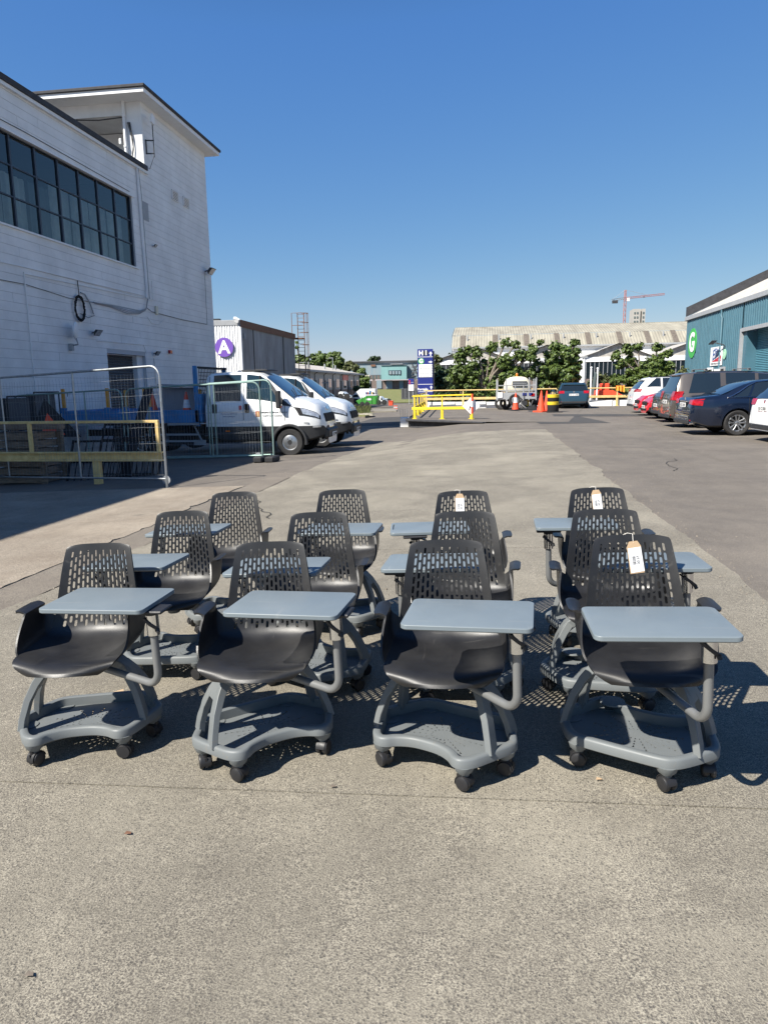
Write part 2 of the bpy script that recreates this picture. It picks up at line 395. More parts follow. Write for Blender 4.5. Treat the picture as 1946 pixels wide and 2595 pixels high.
MT['farconc']=mat('far_concrete',(.42,.40,.36),.9,var=.15,vs=.08)
MT['cranered']=mat('crane_red',(.42,.16,.13),.7)  # crane red made paler, distance haze put into the colour
MT['tarp']=mat('brown_green_box',(.10,.13,.13),.8)
rnd=random.Random(7)
# ================================================================== GROUND
def sheet(name,xs,ys,mat_,dz=0,th=0,kind='structure',parent=None,zf=gz,joint=0,jit=0):
    mb=MB(); nx=len(xs);
    for y in ys:
        for i,x in enumerate(xs):
            if jit and i in(0,nx-1): x+=jit*(mnoise.noise(Vector((x,y*1.1,3)))*1.6+mnoise.noise(Vector((x,y*5.,9)))*.7)
            mb.v.append(Vector((x,y,zf(x,y)+dz)))
    for j in range(len(ys)-1):
        for i in range(nx-1):
            a=j*nx+i; mb.f.append([a,a+1,a+nx+1,a+nx]); mb.mi.append(0)
    if th:   # skirt
        ring=[i for i in range(nx)]+[j*nx+nx-1 for j in range(1,len(ys))]+[(len(ys)-1)*nx+i for i in range(nx-2,-1,-1)]+[j*nx for j in range(len(ys)-2,0,-1)]
        n0=len(mb.v)
        for i in ring: mb.v.append(mb.v[i]-Vector((0,0,th)))
        k=len(ring)
        for i in range(k):
            mb.f.append([ring[(i+1)%k],ring[i],n0+i,n0+(i+1)%k]); mb.mi.append(0)
    o=mb.obj(name,mat_,parent,smooth=40)
    if kind: o['kind']=kind
    return o
def rng_(a,b,s):
    n=max(1,int(round((b-a)/s))); return [a+(b-a)*i/n for i in range(n+1)]
xs=[-3000,-900,-300,-120,-60,-35]+rng_(-24,6,1.0)+[12,30,80,300,900,3000]
ys=[-400,-60,-12]+rng_(-4,46,1.5)+[52,58,66,76,90,110,140,180,240,400,900,2000,5000]
ground=sheet('ground',xs,ys,MT['asphalt'])
# concrete paving: slabs with open joints between them
yard=tag(thing('concrete_paving',None,None,(0,0,0)),kind='structure')
for y0,y1 in ((-2.2,2.375),(2.385,6.43),(6.44,10.6),(10.61,14.8),(14.81,19.0),(19.01,23.2)):
    sheet('slab',rng_(-3.5,1.84,.6),rng_(y0,y1,.12),MT['concrete'],dz=.008,th=.03,jit=.05,kind=None,parent=yard)
apron=tag(thing('concrete_apron',None,None,(-8,5,0)),kind='structure')
for x0,x1,y0,y1 in ((-11.9,-4.05,-2,4.2),(-11.9,-4.0,4.21,8.2),(-11.9,-4.04,8.21,11.35)):
    sheet('slab',rng_(x0,x1,.7),rng_(y0,y1,.12),MT['rough_concrete'],dz=.012,th=.03,jit=.10,kind=None,parent=apron)
sheet('gravel_strip',rng_(-3.99,-3.52,.2),rng_(-2,12.5,.5),MT['gravel'],dz=.006)
# repaired strips in the yard surface
def patch(name,pts,mat_,dz):
    mb=MB(); mb.add([(x,y,gz(x,y)+dz) for x,y in pts],[tuple(range(len(pts)))]); o=mb.obj(name,mat_,None,smooth=0); o['kind']='structure'; return o
patch('asphalt_patch',[(1.9,26.2),(4.4,26.6),(2.9,44.6),(.9,44.4)],MT['patch'],.005)
patch('asphalt_patch',[(2.9,32.2),(8.2,31.2),(9.4,33.2),(3.0,34.4)],MT['patch'],.009)
patch('asphalt_patch',[(-7.2,36),(-4.2,35),(-4.6,49),(-7.8,50)],MT['patch'],.006)
def stripe(pts,wd,name,mat_,dz=.008):
    mb=MB()
    for (x0,y0),(x1,y1) in zip(pts,pts[1:]):
        d=Vector((x1-x0,y1-y0,0)).normalized(); q=Vector((-d.y,d.x,0))*wd/2
        P=[Vector((x0,y0,0))-q,Vector((x1,y1,0))-q,Vector((x1,y1,0))+q,Vector((x0,y0,0))+q]
        mb.add([(p.x,p.y,gz(p.x,p.y)+dz) for p in P],[(0,1,2,3)])
    o=mb.obj(name,mat_,None,smooth=0); o['kind']='structure'; return o
stripe([(-4.6,38.2),(-4.5,41.5)],.09,'yellow_road_line',MT['yellow'],.011)
# tar filled cracks over the right-hand asphalt
for k,(x,y,dx,dy) in enumerate(((3.0,12,.3,1.0),(2.6,6.7,1.4,.35),(5.0,15.5,-1.,.4),(2.3,3.6,.9,.2),(3.6,19,1.2,-.3),(-2.6,8.2,-.3,.8))):
    pts=[(x,y)]
    for i in range(14):
        x+=dx*.16+rnd.uniform(-.07,.07); y+=dy*.16+rnd.uniform(-.07,.07); pts.append((x,y))
    stripe(pts,.014,'surface_crack',MT['seam'],.004 if x>1.9 or x<-3.5 else .016)
# gravel scraps and grit, broken joints
mb=MB()
for i in range(5200):
    if i<2600: x=-3.75+rnd.gauss(0,.35); y=rnd.uniform(2,14)
    elif i<3800: x=1.84+rnd.gauss(0,.10); y=rnd.uniform(2,22)
    else: x=rnd.uniform(-5,5); y=rnd.uniform(4.5,16)
    s_=rnd.uniform(.002,.006)*(1 if rnd.random()<.93 else 1.7)
    z=gz(x,y)+(.012 if -3.5<x<1.84 or x<-4.05 else 0)
    T=Matrix.Translation((x,y,z+s_*.3))@Matrix.Rotation(rnd.uniform(0,6),4,'Z')
    mb.add([(-s_,-s_*.7,-s_*.4),(s_,-s_*.6,-s_*.4),(0,s_,-s_*.4),(0,0,s_*.6)],[(0,2,1),(0,1,3),(1,2,3),(2,0,3)],T)
o=mb.obj('loose_grit',MT['rough_concrete'],None,smooth=0); tag(o,'loose grit and small stones scattered over the yard surface','grit',kind='stuff')
# ------------------------------------------------------------------ raised terrace with railings
terr=MB()
out=[(-3.46,32.2),(-.05,28.0),(3.0,27.4),(6,45.9),(-4.0,45.9)]
def tz(x,y): return lerp(.0,.070,sm((x+3.4)/3.3))
vs=[(x,y,tz(x,y)+.004) for x,y in out]+[(x,y,-1.4) for x,y in out]
terr.add(vs,[(0,1,2,3,4)]); terr.k=1
terr.add(vs,[(1,0,5,6),(0,4,9,5),(4,3,8,9)])
o=terr.obj('terrace',[MT['asphalt'],MT['roofblack']],None,smooth=0); o['kind']='structure'
mb=MB(); mb.sweep([(-3.5,32.1,-.03),(-1.8,30.1,0.0),(-.1,28.0,.045)],[.3,.3,.2],[.10,.09,.04],(.6,.7,0))
o=mb.obj('terrace_kerb',MT['roofblack'],None); o['kind']='structure'
mb=MB(); mb.sweep([(-3.5,32.1,-.03),(-3.8,40,-.03),(-4.0,45.9,0)],[.25]*3,[.12]*3,(1,0,0))
o=mb.obj('terrace_kerb',MT['roofblack'],None); o['kind']='structure'

def railing(name,label,pts,posts,matr,top=.05,midt=.12,zt=1.02,zm=.47,group=None,basez=None,pw=.12):
    bz=basez or (lambda x,y: tz(x,y))
    t=thing(name,label,'railing',(pts[0][0],pts[0][1],bz(*pts[0])),group=group)
    top_=[Vector((x,y,bz(x,y)+zt)) for x,y in pts]; mid_=[Vector((x,y,bz(x,y)+zm)) for x,y in pts]
    for a,b in zip(top_,top_[1:]):
        d=(b-a).normalized(); sd_=Vector((-d.y,d.x,0))
        m1=MB(); m1.sweep([a-d*.05,b+d*.05],[top]*2,[top]*2,sd_); m1.obj('top_rail',matr,t)
    for a,b in zip(mid_,mid_[1:]):
        d=(b-a).normalized(); sd_=Vector((-d.y,d.x,0))
        m1=MB(); m1.sweep([a-d*.08,b+d*.08],[.05]*2,[midt]*2,sd_); m1.obj('middle_rail',matr,t)
    for x,y in posts:
        m1=MB(); z=bz(x,y); m1.box((x,y+.03,z+(zm)/2-.01),(pw,pw*.8,zm+.02)); m1.box((x,y+.03,z+(zm+zt)/2),(pw*.5,pw*.5,zt-zm)); m1.box((x,y+.03,z+.012),(pw*2,pw*2,.02))
        m1.obj('post',matr,t,bevel=.004)
    return t
railing('yellow_railing','bright yellow railing across the front corner of the raised black-edged kerb',[(-3.3,32.4),(-.62,30.5)],[(-3.25,32.36),(-1.95,31.45),(-.66,30.53)],MT['yellow'],top=.06)
railing('yellow_railing','yellow railing running back along the left edge of the raised terrace',[(-3.38,33.1),(-3.85,45.0)],[(-3.4,33.9),(-3.48,36.3),(-3.57,38.8),(-3.68,41.3),(-3.78,43.8)],MT['yellow'],top=.06)
railing('yellow_railing','long faded yellow railing above the low white wall behind the cones',[(-3.9,45.4),(1.2,45.5),(9.0,46.0),(13.4,46.2)],[(-3.8,45.4),(-1.5,45.43),(1.05,45.5),(4.0,45.68),(7.9,45.9),(11.5,46.1)],MT['oldyellow'],zt=1.1,zm=.58,midt=.15,basez=lambda x,y:.066,top=.07)
w_=thing('low_white_wall','low white painted wall below the long faded yellow railing','wall',(4,45.8,.06))
for i in range(9):
    x0=-3.9+i*1.93; mb=MB(); y=45.75+.045*(i)
    mb.bb(x0,x0+1.9,y,y+.3,-.3,.42+rnd.uniform(-.02,.02)); mb.obj('wall_block',MT['white'],w_,bevel=.015)
# hazard sign and marker post on the front railing's right end
t=thing('diamond_board','white diamond board with dark mark, tied to right end of the front yellow railing','sign',(-.66,30.42,.5))
mb=MB(); mb.box((-.66,30.40,.62),(.52,.015,.52),ry=R(45)); mb.obj('board',MT['signwhite'],t)
mb=MB(); mb.box((-.70,30.385,.58),(.10,.006,.03),ry=R(35)); mb.box((-.73,30.385,.52),(.03,.006,.16),ry=R(12)); mb.box((-.64,30.385,.63),(.03,.006,.14),ry=R(20)); mb.obj('dark_mark',MT['ink'],t,smooth=0)
t=thing('marker_post','thin red and white marker post standing against the diamond board','post',(-.62,30.28,.04))
for z0,z1,c in ((.04,.3,'yellow'),(.3,.58,'conered'),(.58,.82,'conewhite'),(.82,1.12,'conered')):
    mb=MB(); mb.tube([(-.62,30.3,z0),(-.62,30.3,z1)],.045,8); mb.obj('band',MT[c],t)
t=thing('concrete_block','white painted block with two thin steel loops left of the yellow railing','block',(-4.2,32.9,-.35))
mb=MB(); mb.bb(-3.95,-3.55,32.7,33.2,-.4,.06); mb.obj('block',MT['white'],t,bevel=.03)
for x in (-3.92,-3.72):
    mb=MB(); mb.tube([(x-.04,32.9,.0),(x-.04,32.9,.45),(x+.07,32.9,.45),(x+.07,32.9,.0)],.01,6); mb.obj('steel_loop',MT['galv'],t)
# ================================================================== LEFT WHITE BUILDING
XW=-12.0; s_=1.0256
LB=thing('white_block_building','long white painted blockwork building with a steel framed window band and taller tower end','building',(XW,16,-.4))
WIN=(10.55,24.15,5.66,7.95); DOOR=(21.72,24.33,-1,2.68); YN,YF=-7.0,31.05; ZR=9.08; ZT=11.45; TY=25.3
def cutY(segs,a,b):
    r=[]
    for y0,y1 in segs:
        if b<=y0 or a>=y1: r.append((y0,y1)); continue
        if y0<a: r.append((y0,a))
        if b<y1: r.append((b,y1))
    return r
ch=.2355; k=0; meshes={}
z=-.95
while z<ZT-.01:
    z1=min(z+ch,ZT)
    if z<ZR<z1 and z1-ZR>.02: z1=ZR
    segs=[(YN,YF)] if z<ZR-.01 else [(TY,YF)]
    for (a,b,c,d) in (WIN,DOOR):
        if z1>c+.02 and z<d-.02: segs=cutY(segs,a,b)
    for y0,y1 in segs:
        y=y0
        while y<y1-.05:
            n=rnd.choice((7,9,11,13))*.45
            e=min(y1,y+n) if y1-(y+n)>1.2 else y1
            mb=MB(); pr=rnd.uniform(0,.005)
            mb.bb(XW-.2,XW+pr,y+.003,e-.003,z+.005,z1-.005)
            mb.obj('block_course',MT['white_block'],LB,smooth=0); k+=1
            y=e
    z=z1
mb=MB()   # mortar behind and structure
for y0,y1,z0,z1 in ((YN,YF,-1,DOOR[2]),(YN,DOOR[0],-1,WIN[2]),(DOOR[1],YF,-1,WIN[2]),(DOOR[0],DOOR[1],DOOR[3],WIN[2]),(YN,WIN[0],WIN[2],WIN[3]),(WIN[1],YF,WIN[2],WIN[3]),(YN,YF,WIN[3],ZR),(TY,YF,ZR,ZT)):
    if z1-z0>.01: mb.bb(XW-.19,XW-.010,y0+.002,y1-.002,z0,z1)
mb.obj('mortar',MT['joint'],LB,smooth=0)
mb=MB(); mb.bb(-34,XW-.5,YN,YF-.02,ZR-.2,ZR+.02); mb.obj('roof',MT['roofblack'],LB,smooth=0)
mb=MB(); mb.bb(XW-.5,XW+.14,YN,TY-.02,ZR,ZR+.16); mb.obj('roof_edge',MT['roofblack'],LB,smooth=0,bevel=.01)
mb=MB(); mb.bb(XW-.45,XW+.10,YN,TY+.1,ZR-.09,ZR-.002); mb.obj('fascia',MT['white'],LB,smooth=0)
mb=MB(); mb.bb(-34,-33.8,YN,YF,-1,ZR); mb.bb(-34,XW-.21,YF-.2,YF,-1,ZT); mb.bb(-34,XW-.21,YN,YN+.2,-1,ZR); mb.obj('rear_wall',MT['white_block'],LB,smooth=0)
# tower front: pillar, lintel, recess
mb=MB(); mb.bb(-12.68,XW-.002,TY,TY+.35,ZR+.16,ZT); mb.obj('pillar',MT['white_block'],LB,smooth=0,bevel=.01)
mb=MB(); mb.bb(-26,-12.681,TY+.02,TY+.3,10.95,ZT); mb.obj('lintel',MT['white_block'],LB,smooth=0)
mb=MB(); mb.bb(-26,-12.2,TY+1.7,TY+1.9,ZR,10.95); mb.bb(-26,-12.2,TY+.3,TY+1.7,10.97,11.1)
mb.obj('recess_wall',MT['white_block'],LB,smooth=0)
mb=MB(); mb.bb(-26.2,-26,TY,YF,ZR,ZT); mb.obj('tower_side_wall',MT['white_block'],LB,smooth=0)
mb=MB(); mb.bb(-15.4,-13.9,TY+1.62,TY+1.69,ZR+.1,10.35); mb.obj('window_frame',MT['bluedark'],LB,smooth=0)
mb=MB(); mb.bb(-15.3,-14.0,TY+1.60,TY+1.618,ZR+.2,10.27); mb.obj('pane',MT['glass'],LB,smooth=0)
mb=MB(); mb.bb(-27,-11.5,TY-.75,YF+.45,ZT-.09,ZT+.05); mb.obj('tower_soffit',MT['white'],LB,smooth=0)
mb=MB(); mb.bb(-27.05,-11.44,TY-.81,YF+.51,ZT+.051,ZT+.16); mb.obj('tower_roof',MT['roofblack'],LB,smooth=0,bevel=.02)
mb=MB(); mb.tube([(-12.60,TY-.07,ZT),(-12.60,TY-.07,ZR+.35),(-12.62,TY-.12,ZR+.17)],.055,12); mb.obj('downpipe',MT['white'],LB)
for z in (10.9,9.9):
    mb=MB(); mb.lathe([(.065,-.04),(.07,-.03),(.07,.03),(.065,.04)],(-12.60,TY-.07,z),12); mb.obj('pipe_collar',MT['white'],LB)
mb=MB()
for q in range(4):
    mb.tube([(-12.5+q*.03,TY-.03,10.7),(-12.38+.05*math.sin(q),TY-.05,10.2),(-12.33,TY-.05,9.8+q*.05),(-12.45,TY-.08,9.3),(-12.1,TY-.1,9.27)],.012,5)
mb.obj('cable_bundle',MT['trim'],LB)
mb=MB(); mb.tube([(-12.7,TY+.05,10.9),(-13.6,TY+.05,10.86),(-14.6,TY+.05,10.93),(-16,TY+.05,10.9)],.02,6); mb.obj('cable',MT['trim'],LB)
mb=MB(); mb.box((-12.82,TY-.03,10.1),(.09,.05,.2)); mb.obj('white_box',MT['white'],LB,bevel=.02)
# window band
WF=XW-.09
cols=[WIN[0]+i*(WIN[1]-WIN[0])/13 for i in range(14)]; rows=[WIN[2]+i*(WIN[3]-WIN[2])/3 for i in range(4)]
for y in cols:
    mb=MB(); mb.bb(WF-.05,WF+.03,y-.032+(.03 if y==cols[0] else 0),y+.032-(.03 if y==cols[-1] else 0),WIN[2]+.02,WIN[3]-.02); mb.obj('mullion',MT['bluedark'],LB,smooth=0)
for z in rows:
    mb=MB(); mb.bb(WF-.045,WF+.024,WIN[0],WIN[1],z-.018+(.02 if z==rows[0] else 0),z+.018-(.02 if z==rows[-1] else 0)); mb.obj('transom',MT['bluedark'],LB,smooth=0)
for i in range(13):
    for j in range(3):
        mb=MB(); tl=rnd.uniform(-.004,.004)
        mb.add([(WF-.01+tl,cols[i]+.03,rows[j]+.017),(WF-.01-tl,cols[i+1]-.03,rows[j]+.017),(WF-.01-tl*.5,cols[i+1]-.03,rows[j+1]-.017),(WF-.01+tl*1.5,cols[i]+.03,rows[j+1]-.017)],[(0,1,2,3)])
        mb.obj('pane',MT['glassw'],LB,smooth=0)
mb=MB(); mb.bb(XW-.06,XW+.06,WIN[0]-.1,WIN[1]+.12,WIN[2]-.05,WIN[2]-.003); mb.obj('sill',MT['white'],LB,smooth=0)
mb=MB(); mb.bb(XW-.02,XW+.05,WIN[0]-.1,WIN[1]+.12,WIN[3]+.003,WIN[3]+.05); mb.obj('window_head',MT['white'],LB,smooth=0)
for i in range(13):
    top=WIN[3]-(.80 if i<9 else .62)+rnd.uniform(-.06,.06)
    y0,y1=cols[i]+rnd.uniform(.02,.1),cols[i+1]-rnd.uniform(.0,.06)
    ph=rnd.uniform(0,6)
    mb=MB(); mb.grid(lambda u,v:(XW-.42+.03*math.sin(u*26+ph)*(1 if i<9 else .35),lerp(y0,y1,u),lerp(WIN[2]+.02,top,v)),40,2)
    mb.obj('curtain',MT['curtain' if i in(6,7,9,10,11,12) else 'blind'],LB)
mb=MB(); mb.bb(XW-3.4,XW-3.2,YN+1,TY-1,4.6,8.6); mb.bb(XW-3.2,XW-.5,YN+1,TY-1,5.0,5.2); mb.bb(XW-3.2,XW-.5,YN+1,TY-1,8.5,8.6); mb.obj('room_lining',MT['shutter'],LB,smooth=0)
# roller door in a reveal
y0,y1=DOOR[0],DOOR[1]
for i in range(38):
    z=-.75+i*.09; mb=MB(); mb.add([(XW-.30,y0,z),(XW-.30,y1-.42,z),(XW-.275,y1-.42,z+.045),(XW-.275,y0,z+.045),(XW-.30,y0,z+.088),(XW-.30,y1-.42,z+.088)],[(0,1,2,3),(3,2,5,4)])
    mb.obj('slat',MT['shutter'],LB,smooth=0)
mb=MB(); mb.bb(XW-.4,XW-.12,y1-.42,y1,-1,DOOR[3]); mb.obj('door_pier',MT['white_block'],LB,smooth=0)
mb=MB(); mb.bb(XW-.35,XW-.19,y0,y1,DOOR[3]-.03,DOOR[3]+.05); mb.obj('door_head',MT['white'],LB,smooth=0)
def Lw(Y,Z,d=.0): return (XW+d,Y*s_,1.5+(Z-1.5)*s_)
def wtube(name,pts,r,m_='white',d=.03,own=True):
    mb=MB(); mb.tube([Lw(a,b,d) for a,b in pts],r,6); return mb.obj(name,MT[m_],LB)
wtube('conduit',[(17.37,.2),(17.37,4.50)],.016); wtube('conduit',[(17.37,4.46),(24.55,4.60),(24.55,5.25)],.013)
wtube('conduit',[(9,4.45),(17.2,4.62),(24.3,4.68)],.013); wtube('conduit',[(24.3,4.68),(24.3,5.35)],.013)
wtube('downpipe',[(24.0,8.8),(24.02,7.2),(24.08,4.9),(24.02,4.62)],.04,'white',.05)
wtube('cable',[(24.0,8.8),(24.1,7.9),(24.12,6.2),(24.15,4.6)],.012,'flash',.10)
wtube('cable',[(9,7.85),(13,7.93),(18,8.0),(23.4,7.92)],.010,'trim',.02)
wtube('cable',[(9,4.1),(13,4.12),(17.4,4.2),(19.3,4.08),(20.6,4.1)],.008,'trim',.02)
for q in range(4):
    wtube('cable',[(24.08,4.6),(23.9,4.2+q*.02),(23.4,4.03+q*.03),(22.6,3.97+.05*q),(21.6,4.06+.02*q),(20.7,4.07+.01*q),(20.5,4.1)],.011,'flash',.05+.012*q)
wtube('cable',[(24.0,4.3),(24.4,4.2),(25.2,4.18),(27,4.14),(29.4,4.17)],.010,'trim',.03); wtube('cable',[(24.0,4.0),(24.3,3.8),(24.9,3.8),(25.4,4.05)],.009,'white',.03)
wtube('cable',[(29.45,4.17),(29.5,6.1),(29.55,6.3)],.010,'flash',.03)
wtube('hose_stub',[(20.5,3.75),(20.35,4.05),(20.1,4.28),(19.9,4.3)],.02,'flash',.05)
wtube('cable',[(20.55,3.72),(20.2,3.62),(20.0,3.66),(19.8,3.7)],.008,'trim',.05)
wtube('conduit',[(20.6,2.98),(21.5,3.0),(23.6,3.02),(23.75,2.75)],.012,'white',.03)
wtube('cable',[(24.3,2.6),(24.35,1.2)],.010,'flash',.03)
wtube('cable',[(14.9,3.2),(15.4,3.6),(15.5,3.1),(15.45,2.75)],.012,'flash',.05)
mb=MB(); mb.box(Lw(15.3,2.7,.05),(.1,.3,.05)); mb.obj('bracket',MT['trim'],LB)
# coil of black cable hanging on the wall
t=thing('cable_coil','coil of black cable hanging from a strap on the white wall','coil',Lw(19.7,3.85,.06))
mb=MB(); c=Vector(Lw(19.72,3.84,.09))
for q in range(6):
    r_=.30+rnd.uniform(-.03,.03)
    mb.tube([c+Vector((rnd.uniform(-.03,.03),r_*.82*math.cos(a),r_*1.15*math.sin(a))) for a in [i*2*math.pi/28 for i in range(29)]],.016,6,cap=False)
mb.obj('coil',MT['black'],t)
mb=MB(); mb.tube([Lw(19.75,4.15,.08),Lw(19.78,4.62,.05)],.014,6); mb.obj('strap',MT['black'],t)
t=thing('wall_lamp','round white dish lamp on bracket left of the floodlight','lamp',Lw(19.2,3.2,.1))
mb=MB(); c=Vector(Lw(19.2,3.18,.2)); prof=[(.25*math.sin(a),.07*math.cos(a)) for a in [i*math.pi/12 for i in range(0,13)]]
prof[0]=(.001,prof[0][1]); prof[-1]=(.001,prof[-1][1])
mb.lathe([(r_,h) for r_,h in prof],(0,0,0),24,'Z',M=Matrix.Translation(c)@Matrix.Rotation(R(20),4,'Z')@Matrix.Rotation(R(96),4,'Y')); mb.obj('dish',MT['white'],t)
mb=MB(); mb.tube([Lw(19.15,2.75,.02),Lw(19.2,2.8,.25),tuple(c+Vector((0,0,-.22)))],.025,8); mb.box(Lw(19.15,2.72,.06),(.1,.12,.2)); mb.obj('bracket',MT['flash'],t)
def flood(Y,Z,sc,label,dirx=1):
    t=thing('floodlight',label,'floodlight',Lw(Y,Z,.05),group=None)
    c=Vector(Lw(Y,Z,.22*sc))
    mb=MB(); T=Matrix.Translation(c)@Matrix.Rotation(R(-50),4,'Y')
    mb.add([(-.07*sc,-.13*sc,-.05*sc),(.07*sc,-.13*sc,-.05*sc),(.07*sc,.13*sc,-.05*sc),(-.07*sc,.13*sc,-.05*sc),(-.13*sc,-.19*sc,.05*sc),(.13*sc,-.19*sc,.05*sc),(.13*sc,.19*sc,.05*sc),(-.13*sc,.19*sc,.05*sc)],[(3,2,1,0),(4,5,6,7),(0,1,5,4),(1,2,6,5),(2,3,7,6),(3,0,4,7)],T@Matrix.Rotation(R(180),4,'X'))
    mb.obj('housing',MT['trim'],t)
    mb=MB(); mb.box((0,0,-.056*sc),(.22*sc,.34*sc,.006),M=T); mb.obj('lens',MT['clearlens'],t)
    mb=MB(); mb.tube([Lw(Y,Z-.02,0),Lw(Y,Z,.1*sc),tuple(c)],.02*sc,6); mb.obj('arm',MT['trim'],t)
flood(20.4,3.22,.85,'silver floodlight on the white wall above the roller door'); flood(24.36,2.78,.7,'small dark floodlight just right of the roller door'); flood(29.6,6.35,1.25,'large floodlight high on the far right corner of the white tower')
flood(24.9,6.5,.45,'small pale lamp beside the cable riser right of the window band')
t=thing('alarm_box','small dark red alarm box on the white wall right of the door','alarm',Lw(25.6,2.87,.04)); mb=MB(); mb.box(Lw(25.62,2.87,.06),(.1,.18,.13)); mb.obj('case',MT['redlens'],t,bevel=.01)
mb=MB(); mb.box(Lw(24.76,4.28,.04),(.07,.16,.3)); mb.obj('meter_box',MT['cream'],LB,bevel=.01)
mb=MB(); mb.box(Lw(24.5,7.55,.006),(.02,.42,.62)); mb.obj('grey_panel',MT['flash'],LB,smooth=0)
for Y in (26.99,28.0):
    t=MB(); t.box(Lw(Y,8.66,.01),(.03,.50,.30)); v=t.obj('vent',MT['trim'],LB,smooth=0)
    for q in range(5):
        t=MB(); t.box(Lw(Y,8.56+q*.055,.04),(.04,.48,.03),ry=R(35)); t.obj('louvre',MT['white'],v,smooth=0)
    t=MB()
    for dy,dz,a,b in ((0,.17,.56,.03),(0,-.17,.56,.03),(.27,0,.03,.36),(-.27,0,.03,.36)):
        c=Lw(Y,8.66,.035); t.box((c[0],c[1]+dy,c[2]+dz),(.05,a,b))
    t.obj('frame',MT['white'],v,smooth=0)
# antenna with bracket on the tower corner
t=thing('antenna','small white antenna on a dark bracket near the tower corner','antenna',(XW,25.5,9.9))
mb=MB(); mb.tube([(XW+.28,25.55,9.6),(XW+.28,25.55,10.95)],.018,6); mb.obj('mast',MT['trim'],t)
mb=MB(); mb.tube([(XW,25.5,10.15),(XW+.3,25.55,10.15)],.022,6); mb.tube([(XW,25.5,9.72),(XW+.3,25.55,9.72)],.022,6); mb.tube([(XW+.03,25.5,9.7),(XW+.03,25.5,10.18)],.022,6); mb.obj('bracket',MT['trim'],t)
mb=MB(); mb.box((XW+.32,25.5,10.82),(.06,.22,.30),rx=R(-15)); mb.lathe([(.001,-.12),(.05,-.1),(.05,.1),(.001,.12)],(XW+.24,25.6,10.85),10); mb.obj('receiver',MT['white'],t)
mb=MB(); mb.tube([(XW+.28,25.55,9.65),(XW+.1,25.5,9.2),(XW+.03,25.4,9.26)],.01,5); mb.obj('cable',MT['trim'],t)
# wall cabinets
t=thing('wall_cabinet','grey metal frame and cabinets fixed low on the white wall behind the fence','cabinet',Lw(17,1,.1))
for y0,y1,z0,z1 in ((16.95,17.9,.72,1.44),(15.9,16.8,.60,1.35),(15.0,15.7,.6,1.3)):
    mb=MB(); a=Lw(y0,z0,.0); b=Lw(y1,z1,.0); mb.bb(XW+.02,XW+.22,a[1],b[1],a[2],b[2]); mb.obj('cabinet',MT['shutter'],t,bevel=.01)
    mb=MB()
    for q in (z0-.04,z1+.04): mb.tube([Lw(y0-.06,q,.3),Lw(y1+.06,q,.3)],.02,6)
    for q in (y0-.06,y1+.06): mb.tube([Lw(q,z0-.04,.3),Lw(q,z1+.04,.3)],.02,6)
    mb.obj('frame',MT['trim'],t)
# ================================================================== CORRUGATED HELPERS
def corr(mb,p0,du,dv,nrib,prof,nrm,M=None):
    """sheet from p0, along du (ribs repeat) and dv; prof list of (frac, depth)"""
    p0,du,dv,nrm=map(Vector,(p0,du,dv,nrm)); vs=[]
    for i in range(nrib):
        for f_,d in prof: 
            q=p0+du*((i+f_)/nrib)+nrm*d; vs.append(q); vs.append(q+dv)
    n=len(vs)//2
    mb.add(vs,[(2*i,2*i+2,2*i+3,2*i+1) for i in range(n-1)],M)
TRAP=lambda d:[(0,0),(.36,0),(.46,d*1.5),(.90,d*1.5)]
# ================================================================== SHED "A"
SH=thing('corrugated_shed','tall white corrugated shed with a purple letter A roundel','shed',(-16,47,-.5))
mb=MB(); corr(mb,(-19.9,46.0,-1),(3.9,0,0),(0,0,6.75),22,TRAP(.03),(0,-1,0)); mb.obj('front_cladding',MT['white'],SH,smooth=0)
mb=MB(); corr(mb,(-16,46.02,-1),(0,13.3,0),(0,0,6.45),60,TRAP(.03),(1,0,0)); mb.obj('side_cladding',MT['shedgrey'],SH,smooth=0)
mb=MB(); mb.bb(-20,-15.93,45.93,59.4,5.55,5.9); mb.obj('roof_edge',MT['flash'],SH,smooth=0,bevel=.02)
mb=MB(); mb.bb(-15.93,-15.90,45.9,59.42,5.44,5.9); mb.obj('side_flashing',MT['rust'],SH,smooth=0)
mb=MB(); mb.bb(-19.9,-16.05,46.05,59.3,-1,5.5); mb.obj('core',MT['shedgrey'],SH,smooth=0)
mb=MB(); mb.bb(-16.12,-15.94,45.94,46.12,-1,5.5); mb.obj('corner_trim',MT['white'],SH,smooth=0)
for Y in (48.4,55.7): 
    mb=MB(); mb.bb(-15.96,-15.91,Y,Y+.09,-1,5.45); mb.obj('downpipe',MT['trim'],SH,smooth=0)
mb=MB(); mb.box((-15.9,46.5,4.9),(.1,.25,.35)); mb.obj('junction_box',MT['flash'],SH)
mb=MB(); mb.lathe([(.001,-.04),(.62,-.04),(.62,.0),(.001,0)],(-17.10,45.88,4.17),36,'Y'); ro=mb.obj('roundel',MT['purple'],SH,smooth=40)
text('letter','A',1.15,MT['signwhite'],ro,(-17.10,45.832,4.14),(R(90),0,0),.004,bold=.035)
mb=MB(); mb.box((-16.1,45.8,5.85),(.25,.2,.25),rx=.4,ry=.5); mb.box((-16.25,45.85,5.98),(.18,.15,.12),rx=.9); mb.obj('rag',MT['white'],SH,smooth=0)
mb=MB(); mb.box((-18.0,46.6,5.98),(.9,.3,.16)); mb.obj('roof_vent',MT['trim'],SH)
